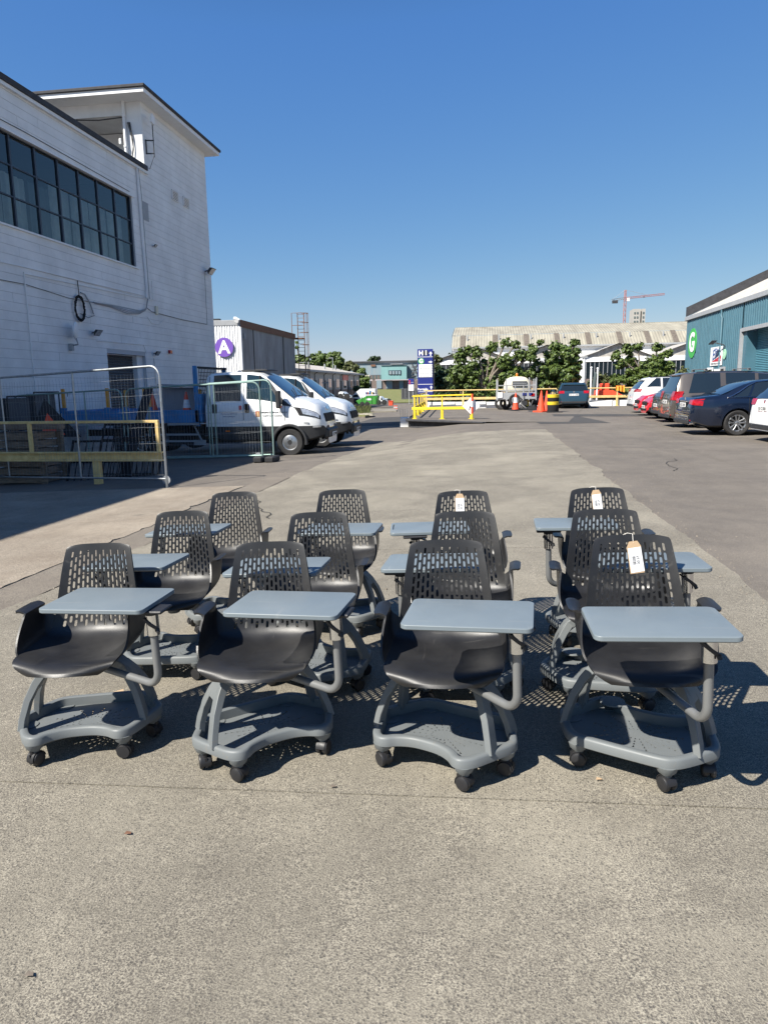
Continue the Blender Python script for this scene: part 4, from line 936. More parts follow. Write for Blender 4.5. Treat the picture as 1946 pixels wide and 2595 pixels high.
def wheel_meshes(Rw,wd,style):
    k=(Rw,wd,style)
    if k in WHEELS: return WHEELS[k]
    rr=Rw*.66 if style!='truck' else Rw*.56
    mb=MB(); h=wd/2
    mb.lathe([(rr,-h*.8),(rr+.02,-h*.95),(Rw-.03,-h),(Rw-.008,-h*.8),(Rw,-h*.4),(Rw-.006,-h*.36),(Rw-.006,-h*.3),(Rw,-h*.26),(Rw,h*.26),(Rw-.006,h*.3),(Rw-.006,h*.36),(Rw,h*.4),(Rw-.008,h*.8),(Rw-.03,h),(rr+.02,h*.95),(rr,h*.8)],(0,0,0),36,'Y',closed=True)
    ty_=mb.mesh('tyre',MT['tyre'])
    mb=MB()
    mb.lathe([(rr-.03,-h*.7),(rr+.004,-h*.8),(rr+.004,h*.8),(rr-.03,h*.7)],(0,0,0),36,'Y',closed=True)
    if style=='truck':
        mb.lathe([(rr*.62,-h*.95),(rr*.95,-h*.72),(rr*.98,h*.5),(rr*.62,h*.2)],(0,0,0),30,'Y')
        for i in range(6):
            a=i*math.pi/3; mb.lathe([(.001,-h*1.02),(.018,-h*1.02),(.02,-h*.8)],(rr*.52*math.cos(a),0,rr*.52*math.sin(a)),8,'Y')
    else:
        n=5 if style in ('five','twin') else 7
        for i in range(n):
            a=i*2*math.pi/n+.3
            for da in ((-.13,.13) if style=='twin' else (0,)):
                c0=Vector((.05*math.cos(a+da*3),-h*.62,.05*math.sin(a+da*3))); c1=Vector(((rr-.015)*math.cos(a+da*1.9),-h*.86,(rr-.015)*math.sin(a+da*1.9)))
                mb.sweep([c0,c0.lerp(c1,.5)+Vector((0,-.008,0)),c1],[.05,.042,.055] if style!='twin' else [.03,.034,.05],[.03,.026,.03],(-math.sin(a),0,math.cos(a)))
        mb.lathe([(.001,-h*.82),(.03,-h*.82),(.06,-h*.7),(.06,-h*.3)],(0,0,0),18,'Y')
    ri=mb.mesh('rim',MT['rim'])
    mb=MB(); mb.lathe([(.001,-h*.1),(rr-.04,-h*.1),(rr-.04,h*.6),(.001,h*.6)],(0,0,0),24,'Y')
    if style=='truck':
        mb.lathe([(.001,-h*.98),(rr*.30,-h*.98),(rr*.34,-h*.8),(rr*.34,h*.1)],(0,0,0),20,'Y')
        mb.lathe([(rr*.34,-h*.5),(rr*.64,-h*.5)],(0,0,0),20,'Y')
    di=mb.mesh('brake_disc',MT['rimd'])
    WHEELS[k]=(ty_,ri,di); return WHEELS[k]
def add_wheels(root,xs,W,Rw,wd,style,zc=None):
    a,b,c=wheel_meshes(Rw,wd,style)
    for x in xs:
        for sd_ in (-1,1):
            o=link('wheel',a,root,(x,sd_*(W/2-wd/2-.012),Rw if zc is None else zc),0 if sd_<0 else math.pi)
            o.name='wheel'; link('rim',b,o); link('brake_disc',c,o)
def plate(root,txt,x,y,z,front=1,tilt=0,w_=.52):
    mb=MB(); mb.box((0,0,0),(.012,w_,.115)); o=mb.obj('number_plate',MT['plate'],root,world=False,bevel=.003)
    o.location=(x,y,z); o.rotation_euler=(0,tilt,0)
    t=text('lettering',txt,.095,MT['ink'],o,((.008 if front>0 else -.008),0,-.004),(R(90),0,R(90) if front>0 else R(-90)),.001,world=False,bold=.002)
    return o
def place(root,x,y,heading,z=None):
    root.location=(x,y,.066 if z is None else z); root.rotation_euler=(0,0,heading)
def std_plan(W,L,r=.16,f=.14):
    w=W/2; return [(0,w-r-.08),(.03,w-r-.02),(.10,w-r*.5),(.25,w-.07),(.55,w-.02),(1.0,w),(L-1.0,w),(L-.6,w-.03),(L-.3,w-.09),(L-.12,w-f-.04),(L-.03,w-f-.14),(L,w-f-.22)]
def mirrors(car,root,x,m_,z=None,big=False):
    for sd_ in (1,-1):
        p=car.pos(x,6.2,sd_); mb=MB(); c=(p.x,p.y+sd_*.13,p.z+.06)
        mb.box(c,(.10,.20,.13)); mb.box((p.x+.0,p.y+sd_*.03,p.z+.02),(.05,.1,.03)); mb.obj('mirror',m_,root,world=False,bevel=.02)
def handles(car,root,xs,m_,t=5):
    for x in xs:
        for sd_ in (1,-1):
            p=car.pos(x,t,sd_); mb=MB(); mb.box((p.x,p.y+sd_*.015,p.z),(.19,.022,.028)); mb.obj('door_handle',m_,root,world=False,bevel=.006)
def suv(name,label,paint,L,W,H,x,y,heading,kind,platet,z=None,body2=None,face='rear'):
    root=thing(name,label,'car',group='cars parked along the right side' if kind!='est' else None)
    P=MT[paint]
    if kind=='mpv':
        top=[(0,.52),(.02,.74),(.06,.95),(.10,1.08),(.20,1.35),(.30,H-.10),(.40,H-.03),(.9,H),(2.2,H),(3.0,H-.08),(3.4,H-.25),(4.1,1.10),(4.6,.96),(L-.06,.78),(L,.5)]; belt=[(0,.98),(1,1.0),(3.6,.93),(L,.75)]
    elif kind=='suv':
        top=[(0,.55),(.03,.80),(.07,1.0),(.12,1.08),(.42,1.40),(.60,H-.06),(.8,H-.01),(1.8,H),(2.5,H-.04),(2.9,H-.17),(3.5,1.10),(4.1,1.00),(L-.1,.82),(L,.5)]; belt=[(0,1.04),(1,1.04),(3.0,.95),(L,.78)]
    elif kind=='hatch':
        top=[(0,.50),(.03,.72),(.07,.9),(.14,1.02),(.45,1.26),(.75,H-.05),(1.0,H),(1.8,H),(2.3,H-.08),(3.1,1.0),(3.3,.95),(3.8,.86),(L-.1,.68),(L,.42)]; belt=[(0,.95),(.6,.96),(2.8,.88),(L,.66)]
    elif kind=='saloon':
        top=[(0,.50),(.03,.74),(.07,.93),(.14,1.00),(.45,1.045),(.72,1.07),(1.35,1.35),(1.7,H-.03),(2.1,H),(2.6,H-.01),(3.0,H-.10),(3.75,1.0),(4.4,.93),(L-.12,.72),(L,.45)]; belt=[(0,.93),(.9,.985),(2,.96),(3.6,.90),(L,.68)]
    elif kind=='est':
        top=[(0,.48),(.02,.66),(.05,.86),(.09,.98),(.35,1.25),(.50,H-.06),(.62,H-.01),(1.6,H),(2.4,H-.03),(2.8,H-.12),(3.5,.98),(4.2,.86),(L-.1,.68),(L,.42)]; belt=[(0,.95),(.8,.97),(3,.90),(L,.66)]
    car=Car(L,W,top,belt,std_plan(W,L),sill=.22,rail=.30 if kind!='mpv' else .24)
    Rw=.335 if kind not in('suv',) else .36
    wx={'mpv':(.98,3.9),'suv':(.95,3.62),'hatch':(.72,3.3),'saloon':(1.17,4.08),'est':(1.03,3.73)}[kind]
    car.body([P,MT['trim']],root,wx,Rw)
    add_wheels(root,wx,W,Rw,.22,{'saloon':'twin','suv':'seven'}.get(kind,'five'))
    G=MT['glass']
    if kind=='mpv':
        car.patch('side_window',G,root,(.50,1.42,6.25),(.66,1.42,8.0)); car.patch('side_window',G,root,(1.58,2.42,6.25),(1.58,2.42,8.0)); car.patch('side_window',G,root,(2.52,3.55,6.25),(2.52,3.08,8.0))
        car.patch('rear_window',G,root,(.095,.095,6.2),(.095,.31,11),nx=1); r0=(.09,.30); car.patch('windscreen',G,root,(3.95,3.95,6.6),(4.0,3.2,11),nx=1)
        seams=(1.5,2.48,3.62)
    elif kind=='suv':
        car.patch('side_window',G,root,(.55,1.2,6.6),(1.0,1.2,8.0)); car.patch('side_window',G,root,(1.28,2.15,6.25),(1.28,2.15,8.0)); car.patch('side_window',G,root,(2.24,3.2,6.25),(2.24,2.75,8.0))
        seams=(1.25,2.2,3.25)
    elif kind=='hatch':
        car.patch('side_window',G,root,(.95,1.75,6.25),(1.15,1.75,8.0)); car.patch('side_window',G,root,(1.84,2.85,6.25),(1.84,2.3,8.0)); seams=(.98,1.8,2.9)
    elif kind=='saloon':
        car.patch('side_window',G,root,(1.02,1.40,6.25),(1.52,1.55,7.95),nx=6); car.patch('side_window',G,root,(1.46,2.3,6.25),(1.61,2.3,7.95)); car.patch('side_window',G,root,(2.37,3.5,6.25),(2.37,2.98,7.95))
        car.line('window_chrome',MT['chrome'],root,[(.90,6.15),(1.02,6.6),(1.2,7.2),(1.42,7.8),(1.62,8.08),(2.1,8.12),(2.7,8.1),(3.05,8.0)],.015,off=.014); car.line('window_chrome',MT['chrome'],root,[(.90,6.12),(1.5,6.1),(2.5,6.1),(3.55,6.1)],.013,off=.012)
        seams=(1.43,2.34,3.45)
    else:
        car.patch('side_window',G,root,(.45,.95,6.4),(.75,.95,8.0)); car.patch('side_window',G,root,(1.03,1.9,6.25),(1.03,1.9,8.0)); car.patch('side_window',G,root,(1.98,3.1,6.25),(1.98,2.7,8.0)); seams=(1.0,1.94,3.15)
    # rear screen across the slope
    rs={'mpv':(.105,.30),'suv':(.16,.52),'hatch':(.20,.68),'saloon':(.76,1.50),'est':(.11,.44)}[kind]
    def scr(nm,x0,x1,m_,wf=.80,off=.007):
        mb=MB()
        def f(u,v):
            x=lerp(x0,x1,v); yy=(u*2-1); sc_=car.sec(x); wmx=sc_[8][0]*wf+ (sc_[6][0]-sc_[8][0])*.0
            y=yy*wmx*(1.06 if v<.5 else 1.0); zt=sc_[11][1]-.03*abs(yy)**3
            nx_=car.nrm(x,10.5,1); return Vector((x,y,zt))+Vector((nx_.x,0,nx_.z))*off
        mb.grid(f,10,8); 
        return mb.obj(nm,m_,root,world=False,smooth=50)
    scr('rear_window',rs[0],rs[1],G,.97 if kind!='saloon' else .9,.012)
    ws={'mpv':(3.05,4.0),'suv':(2.62,3.42),'hatch':(2.05,3.02),'saloon':(2.75,3.68),'est':(2.5,3.42)}[kind]
    scr('windscreen',ws[0],ws[1],G,.93,.012)
    for sx in seams: car.line('door_seam',MT['seam'],root,[(sx,t_*.5) for t_ in range(5,13)],.006,off=.0)
    car.line('sill_line',MT['seam'],root,[(x_*.1,3.05) for x_ in range(int(wx[0]*10)+5,int(wx[1]*10)-4)],.006,off=0)
    handles(car,root,[seams[0]+.28 if kind in('mpv','saloon','est') else seams[0]+.3,seams[1]+.25],P)
    mirrors(car,root,ws[1]-.45,P)
    # rear details
    zl={'mpv':(.86,1.13),'suv':(.99,1.11),'hatch':(.84,.98),'saloon':(.79,.94),'est':(.86,1.0)}[kind]
    def at_z(z,y,off=0):   # rear face x for height z
        for a in [i*.004 for i in range(300)]:
            if interp(car.top,a)>=z: return a
        return 0
    tl=.62 if kind!='est' else .5
    for sd_ in (1,-1):
        mb=MB()
        def f(u,v):
            z=lerp(zl[0]+(.05*(1-u) if kind=='saloon' else 0),zl[1]+(.03*u if kind=='saloon' else 0),v); w=W/2
            a=lerp(0,1,u); # wrap from rear face round the corner
            yi={'mpv':w-.42,'suv':w-.48,'hatch':w-.34,'saloon':w-.44,'est':w-.40}[kind]
            if a<.6: y=lerp(yi,w-.10,a/.6); x=at_z(z,y)+.0
            else: y=w-.10; x=at_z(z,y)
            xx=x+ (0 if a<.6 else (a-.6)/.4*.24); 
            ww=interp(car.plan,max(xx,.0)); yy=min(y if a<.6 else 9,ww-.012*0-(.045 if z>interp(car.belt,xx)-.03 else .0)); 
            # follow plan for corner
            if a<.6:
                while interp(car.plan,xx)-.01<y and xx<.5: xx+=.005
                yy=y
            return Vector((xx-(.012 if a<.6 else 0),sd_*(yy+.010),z))
        mb.grid(f,14,4,flip=(sd_<0)); mb.obj('tail_light',MT['redlens'],root,world=False,smooth=50)
    zp={'mpv':.80,'suv':.62,'hatch':.60,'saloon':.80,'est':.78}[kind]
    plate(root,platet,at_z(zp,0)-.022,0,zp,-1)
    mb=MB(); mb.box((at_z(.42,0)-.0,0,.36),(.05,W*.72,.11)); mb.obj('bumper_insert',MT['trim'],root,world=False,bevel=.015)
    mb=MB(); mb.lathe([(.001,-.01),(.045,-.01),(.045,0),(.001,0)],(0,0,0),16,'X',M=Matrix.Translation((at_z(zp+.16,0)-.010,0,zp+.16))); mb.obj('badge',MT['chrome'],root,world=False)
    if kind in('mpv','est','suv'):
        for sd_ in (1,-1):
            mb=MB(); p=[car.pos(x_,8.4,sd_)+Vector((0,0,.035)) for x_ in (.75,1.3,1.9,2.5,2.9 if kind=='mpv' else 2.6)]; p=[p[0]-Vector((0,0,.03))]+p+[p[-1]-Vector((0,0,.03))]; mb.tube(p,.013,6); mb.obj('roof_rail',MT['trim'],root,world=False)
    if kind=='mpv':
        for xx in (1.0,2.25):
            mb=MB(); mb.box((xx,0,H+.075),(.07,W*.78,.022)); 
            for sd_ in (1,-1): mb.box((xx,sd_*W*.36,H+.04),(.10,.05,.06))
            mb.obj('roof_bar',MT['greytube'],root,world=False,bevel=.005)
    if kind in ('suv','hatch','mpv','est'):
        mb=MB(); mb.box((rs[1]+.02,0,interp(car.top,rs[1])+.012),(.20,W*.62,.03),ry=R(-6)); mb.obj('spoiler',P,root,world=False,bevel=.008)
    if kind=='saloon':
        mb=MB()
        for sd_ in (1,-1): mb.lathe([(.045,0),(.055,-.0),(.055,.1),(.045,.1)],(0,0,0),12,'X',closed=True,M=Matrix.Translation((.02,sd_*.62,.33))@Matrix.Diagonal((1,1.8,.9,1)))
        mb.obj('exhaust_tip',MT['chrome'],root,world=False); mb=MB(); mb.box((.03,0,.30),(.03,W*.66,.012)); mb.obj('bumper_chrome',MT['chrome'],root,world=False)
        mb=MB(); mb.box((at_z(.9,0)-.01,0,.89),(.02,.66,.02)); mb.obj('boot_strip',MT['chrome'],root,world=False)
        mb=MB(); mb.box((at_z(.8,0)-.006,0,.79),(.016,.72,.19)); mb.obj('plate_recess',MT['seam'],root,world=False,bevel=.01)
    for sd_ in (1,-1):
        mb=MB(); mb.box((.035 if kind!='hatch' else .05,sd_*(W/2-.34),.40),(.03,.26,.04)); mb.obj('reflector',MT['redlens'],root,world=False,bevel=.008)
    # nose details
    car.patch('headlight',MT['clearlens'],root,(L-.50,L-.13,4.4),(L-.66,L-.20,5.9),nx=6,nt=3,off=.008)
    mb=MB(); mb.box((L-.035,0,.60),(.05,W*.44,.15)); mb.box((L-.02,0,.36),(.05,W*.60,.13)); mb.obj('grille',MT['seam'],root,world=False,bevel=.02)
    for q in range(3):
        mb=MB(); mb.box((L-.006,0,.555+q*.045),(.012,W*.42,.012)); mb.obj('grille_bar',MT['chrome'] if q==2 else MT['trim'],root,world=False)
    for sd_ in (1,-1):
        mb=MB(); mb.box((L-.13,sd_*(W/2-.27),.38),(.12,.20,.16)); mb.obj('lower_grille',MT['seam'],root,world=False,bevel=.02)
    if face=='front': plate(root,platet,L+.012,0,.46,1)
    place(root,x,y,heading,z)
    return root
HX=R(0)
suv('parked_car','dark navy saloon car with chrome window line, nearest full car at right','navy',4.92,1.86,1.465,5.30,20.75,R(1),'saloon','152 C 4125')
suv('parked_car','brown grey people carrier with roof bars behind the navy saloon','brown',4.85,1.90,1.72,5.62,24.1,R(0),'mpv','08 C 1274')
suv('parked_car','dark charcoal hatchback with sloping tailgate squeezed beside the brown people carrier','charcoal',4.2,1.80,1.50,6.02,27.15,R(0),'hatch','181 C 904')
suv('parked_car','bright red car parked nose outwards directly beside the charcoal hatchback','carred',4.1,1.78,1.47,6.25+4.0,29.75,R(180),'hatch','161 C 3390',face='front')
suv('parked_car','bright red car parked nose outwards beside the white SUV','carred',4.1,1.78,1.47,6.5+4.0,32.5,R(180),'hatch','171 C 6021',face='front')
suv('parked_car','white SUV with black lower bumper at the far end of the right hand row','carwhite',4.48,1.86,1.66,6.72,35.6,R(0),'suv','191 C 2207')
suv('parked_car','white car cut off by the right edge of the photo','carwhite',4.5,1.82,1.52,6.30,17.75,R(1),'est','151 C 5501',z=.066)
tc=suv('parked_car','steel blue estate car seen from behind near the oil drum','steelblue',4.65,1.84,1.46,4.83,41.7,R(88),'est','191 C 11581')
# ------------------------------------------------------------------ WHITE DROPSIDE CREW VANS
def crew_truck(label,x,y,zg,heading,bed=True,txt=True):
    root=thing('crew_cab_truck',label,'truck',group='white crew cab trucks parked on the left')
    L=3.27;W=2.02;H=2.26
    top=[(0,H-.10),(.12,H-.02),(.5,H),(1.2,H),(1.5,H-.04),(1.68,H-.14),(2.38,1.60),(2.46,1.555),(2.80,1.47),(3.00,1.37),(3.12,1.20),(3.18,1.0),(3.23,.80),(3.26,.5),(L,.44)]
    belt=[(0,1.40),(1.2,1.40),(2.1,1.34),(2.7,1.27),(3.0,1.16),(L,.9)]
    w=W/2; plan=[(0,w-.02),(.05,w),(2.2,w),(2.65,w-.04),(2.9,w-.09),(3.08,w-.17),(3.18,w-.27),(3.24,w-.38),(L,w-.5)]
    car=Car(L,W,top,belt,plan,sill=.40,rail=.15,trimz=.80,roofc=.10)
    xf=2.30; Rw=.37
    car.body([MT['vanwhite'],MT['trim']],root,(xf,),Rw)
    a,b,c=wheel_meshes(Rw,.22,'truck')
    for sd_ in (-1,1):
        o=link('wheel',a,root,(xf,sd_*(W/2-.13),Rw),0 if sd_<0 else math.pi); link('rim',b,o); link('brake_disc',c,o)
        for dy in (0,.25):
            o=link('wheel',a,root,(-1.9,sd_*(W/2-.12-dy),Rw),0 if sd_<0 else math.pi); link('rim',b,o)
    G=MT['vanglass']
    for sd_ in (1,-1):
        mb=MB(); mb.sweep([(xf+(Rw+.085)*math.cos(a_),sd_*(W/2-.015),Rw+(Rw+.085)*math.sin(a_)) for a_ in [R(-8+196*k_/16) for k_ in range(17)]],[.085]*17,[.07]*17,(0,1,0)); mb.obj('wheel_arch',MT['trim'],root,world=False)
    car.patch('rear_side_window',G,root,(.22,.98,6.2),(.22,.98,8.05),off=.010)
    car.patch('front_side_window',G,root,(1.14,2.14,6.35),(1.14,1.66,8.05),nx=12,off=.010)
    car.patch('windscreen_pillar',MT['trim'],root,(2.14,2.42,6.05),(1.66,1.75,8.3),nx=4,off=.014)
    mb=MB()
    for sd_ in (1,-1):
        for xx in (1.50,): mb.tube([car.pos(xx,t_,sd_)+car.nrm(xx,t_,sd_)*.02 for t_ in (6.3,7.2,8.05)],.022,5)
    mb.obj('window_bar',MT['seam'],root,world=False)
    mb=MB()
    def f(u,v):
        x=lerp(1.66,2.40,v); sc_=car.sec(x); y=(u*2-1)*lerp(sc_[8][0],sc_[8][0]+.08,v)*.97
        return Vector((x+.012,y,interp(top,x)-.05*abs(u*2-1)**3+.014))
    mb.grid(f,12,8); mb.obj('windscreen',G,root,world=False)
    mb=MB(); mb.box((1.25,0,H+.025),(.75,1.0,.03)); mb.box((1.4,0,H+.045),(.30,.9,.03)); mb.obj('roof_light_bar',MT['trim'],root,world=False,bevel=.015)
    for xx in (0.10,1.06,2.20): car.line('door_seam',MT['seam'],root,[(xx,t_*.5) for t_ in range(7,(13 if xx>2 else 17))],.006,off=0)
    car.line('body_crease',MT['seam'],root,[(x_*.1,4.25) for x_ in range(1,20)],.004,off=0)
    for xx in (.26,1.16):
        for sd_ in (-1,1):
            p=car.pos(xx,4.75,sd_); mb=MB(); mb.box((p.x,p.y+sd_*.005,p.z-.02),(.14,.03,.25)); mb.obj('door_handle',MT['seam'],root,world=False,bevel=.03)
    for sd_ in (-1,1):
        p=car.pos(2.04,6.3,sd_); mb=MB(); mb.box((p.x+.03,p.y+sd_*.17,p.z+.10),(.12,.17,.46)); mb.box((p.x,p.y+sd_*.05,p.z-.06),(.08,.2,.05)); mi=mb.obj('mirror',MT['trim'],root,world=False,bevel=.04)
        mb=MB(); mb.box((p.x+.09,p.y+sd_*.17,p.z-.09),(.02,.10,.05)); mb.obj('indicator',MT['orangelens'],mi,world=False)
        # mudflap, side marker
        mb=MB(); mb.box((xf-.47,sd_*(W/2-.14),.30),(.02,.24,.35)); mb.obj('mudflap',MT['trim'],root,world=False)
        mb=MB(); mb.box((.6,sd_*(W/2+.004),.68),(.12,.012,.035)); mb.obj('side_marker',MT['orangelens'],root,world=False)
        mb=MB(); mb.box((2.74,sd_*(W/2-.055),.88),(.16,.012,.04)); mb.obj('model_strip',MT['flash'],root,world=False)
    car.patch('headlight',MT['seam'],root,(2.58,3.12,4.05),(2.40,3.10,5.9),nx=8,nt=3,off=.010)
    car.patch('headlight_lens',MT['clearlens'],root,(2.68,3.08,4.3),(2.60,3.07,5.6),nx=8,nt=3,off=.018)
    car.patch('fog_light',MT['clearlens'],root,(2.92,3.12,2.85),(2.92,3.12,3.0),nx=3,nt=2,off=.016)
    mb=MB(); mb.box((3.17,0,1.0),(.08,1.15,.24),ry=R(-12)); g_=mb.obj('grille',MT['seam'],root,world=False,bevel=.03)
    for q in range(5):
        mb=MB(); mb.box((3.222-.01*q,0,.91+.042*q),(.012,1.08,.016)); mb.obj('grille_bar',MT['trim'],g_,world=False)
    mb=MB(); mb.box((3.20,0,.58),(.20,1.34,.34)); mb.obj('bumper',MT['trim'],root,world=False,bevel=.09)
    plate(root,'212 C 8840',3.315,0,.54,1)
    mb=MB(); mb.box((3.12,0,1.24),(.03,.22,.09),ry=R(-25)); mb.obj('badge',MT['chrome'],root,world=False,bevel=.01)
    # wipers
    for yy in (-.55,.15):
        mb=MB(); mb.tube([(2.42,yy,1.61),(2.20,yy+.42,1.80)],.012,5); mb.obj('wiper',MT['seam'],root,world=False)
    if txt:
        ys=-W/2-.006
        def T(tx,xx,zz,sz,m_=MT['ink']): text('lettering',tx,sz,m_,root,(xx,ys,zz),(R(90),0,0),.0015,world=False)
        T('Comhairle Cathrach Chorcaí',1.86,1.17,.070); T('Cork City Council',1.86,1.08,.070)
        T('COUNCIL SERVICES',.66,1.14,.052,MT['blueink']); T('www.corkcity.ie',.66,1.07,.05,MT['blueink'])
        mb=MB(); mb.box((1.46,ys,1.13),(.12,.004,.15)); cr=mb.obj('crest',mat('crest_red',(.45,.12,.06),.5),root,world=False)
        mb=MB(); mb.box((1.46,ys-.004,1.12),(.05,.003,.12)); mb.obj('crest_shield',mat('crest_gold',(.7,.5,.25),.5),cr,world=False)
        mb=MB(); mb.box((.98,ys,1.30),(.075,.004,.11)); mb.obj('red_sticker',mat('sticker_red',(.7,.12,.14),.5),root,world=False)
        mb=MB(); mb.box((1.16,ys,1.31),(.15,.004,.09)); mb.obj('blue_sticker',MT['signblue'],root,world=False)
    # chassis
    for yy in (-.4,.4):
        mb=MB(); mb.box((-1.7,yy,.62),(4.2,.10,.18)); mb.obj('chassis_rail',MT['seam'],root,world=False)
    mb=MB(); mb.box((-.7,-.72,.5),(.9,.34,.36)); mb.box((.8,0,.42),(1.6,1.4,.2)); mb.obj('underbody',MT['seam'],root,world=False)
    BL=3.95
    mb=MB(); mb.box((-.15-BL/2,0,.93),(BL,2.2,.06)); mb.obj('bed_floor',MT['truckblue'],root,world=False)
    for nm,c,d in (('dropside',(-.15-BL/2,-1.1,1.09),(BL,.05,.34)),('dropside',(-.15-BL/2,1.1,1.09),(BL,.05,.34)),('tailboard',(-.15-BL,0,1.09),(.05,2.2,.34)),('headboard',(-.13,0,1.30),(.06,2.1,.75))):
        mb=MB(); mb.box(c,d); mb.obj(nm,MT['truckblue'],root,world=False,bevel=.008)
    mb=MB(); mb.box((-.15-BL/2,-1.13,.885),(BL,.05,.06)); mb.box((-.15-BL/2,1.13,.885),(BL,.05,.06)); mb.obj('bed_edge',MT['flash'],root,world=False)
    for sd_ in (-1,1):
        mb=MB(); mb.box((-.20,sd_*1.08,1.62),(.10,.09,1.6)); mb.obj('corner_post',MT['truckblue'],root,world=False,bevel=.008)
        for i,xx in enumerate((-1.55,-2.75,-4.05)):
            if sd_>0 and i==2: continue
            mb=MB(); mb.box((xx,sd_*1.06,1.5),(.085,.06,.74)); pst=mb.obj('stake',MT['orangepost'],root,world=False,bevel=.005)
            mb=MB(); mb.box((xx,sd_*1.10,1.28),(.16,.07,.14)); mb.obj('stake_socket',MT['truckblue'],root,world=False)
            mb=MB(); mb.tube([(xx+.05,sd_*1.06,1.78),(xx+.13,sd_*1.06,1.78),(xx+.13,sd_*1.06,1.66)],.01,5); mb.obj('hook',MT['seam'],pst,world=False)
    mb=MB()
    for q in range(20): mb.tube([(-.12,-1.0+q*.105,1.65),(-.12,-1.0+q*.105,2.35)],.008,4,cap=False)
    for q in range(8): mb.tube([(-.12,-1.03,1.68+q*.095),(-.12,1.03,1.68+q*.095)],.008,4,cap=False)
    mb.obj('mesh_screen',MT['seam'],root,world=False)
    mb=MB(); mb.tube([(-.12,-1.05,2.38),(-.12,1.05,2.38)],.025,6); mb.obj('screen_rail',MT['seam'],root,world=False)
    for zz in (.60,.42):
        mb=MB(); mb.box((-.95,-1.06,zz),(1.5,.04,.05)); mb.obj('side_guard',MT['flash'],root,world=False)
    mb=MB(); mb.sweep([(-.35,-1.05,.9),(-.12,-1.05,.42)],[.08]*2,[.02]*2,(0,1,0)); mb.sweep([(-.35,-1.05,.38),(-.02,-1.05,.38)],[.14]*2,[.02]*2,(0,0,1)); mb.obj('step',MT['flash'],root,world=False)
    root.location=(x,y,zg); root.rotation_euler=(0,0,heading)
    return root
crew_truck('white crew cab truck with blue dropside bed, nearer of the two',-7.5,19.45,gz(-5.3,18.6)-.02,R(0))
crew_truck('second white crew cab truck parked just behind and beyond the nearer one',-7.42,22.75,gz(-5,22)+.0,R(0),txt=False)
# load on the truck bed
def cone(label,x,y,z,h=.75,r=.19,grp='traffic cones',sleeve=True,tilt=(0,0)):
    t=thing('traffic_cone',label,'traffic cone',(x,y,z),group=grp); t.rotation_euler=(tilt[0],tilt[1],random.Random(x).uniform(0,1))
    mb=MB(); mb.prism([(r*1.25*a,r*1.25*b) for a,b in ((1,.8),(.8,1),(-.8,1),(-1,.8),(-1,-.8),(-.8,-1),(.8,-1),(1,-.8))],0,.04*h/.75); mb.obj('base',MT['dark'] if sleeve else MT['conered'],t,world=False)
    f=lambda q:(r*.85*(1-q)+.028*q, .03+(h-.03)*q)
    mb=MB(); mb.lathe([(r*1.0,.035),f(.02),f(.42)],(0,0,0),20); mb.obj('cone_body',MT['conered'],t,world=False)
    mb=MB(); mb.lathe([f(.42),f(.72)],(0,0,0),20); mb.obj('sleeve',MT['conewhite'] if sleeve else MT['conered'],t,world=False)
    mb=MB(); mb.lathe([f(.72),f(.99),(.012,h)],(0,0,0),20); mb.obj('tip',MT['conered'],t,world=False)
    return t
zb=gz(-5.3,18.6)+.94
cone('red and white traffic cone standing on the blue truck bed by the headboard',-8.15,18.75,zb,.78); cone('plain red cone base leaning on the truck bed beside the striped cone',-7.95,19.2,zb,.75,tilt=(.15,.3),sleeve=False)
cone('short wide red cone on the middle of the blue truck bed',-9.25,19.0,zb,.75,.22,sleeve=False)
t=thing('grey_board','pale grey board lying across the truck bed behind the cones','board',(-8.6,19.8,zb)); mb=MB(); mb.box((-8.9,19.9,zb+.45),(1.0,.05,.9),rx=.1); mb.box((-8.55,19.7,zb+.95),(1.5,.5,.04),ry=R(3)); mb.obj('board',MT['flash'],t)
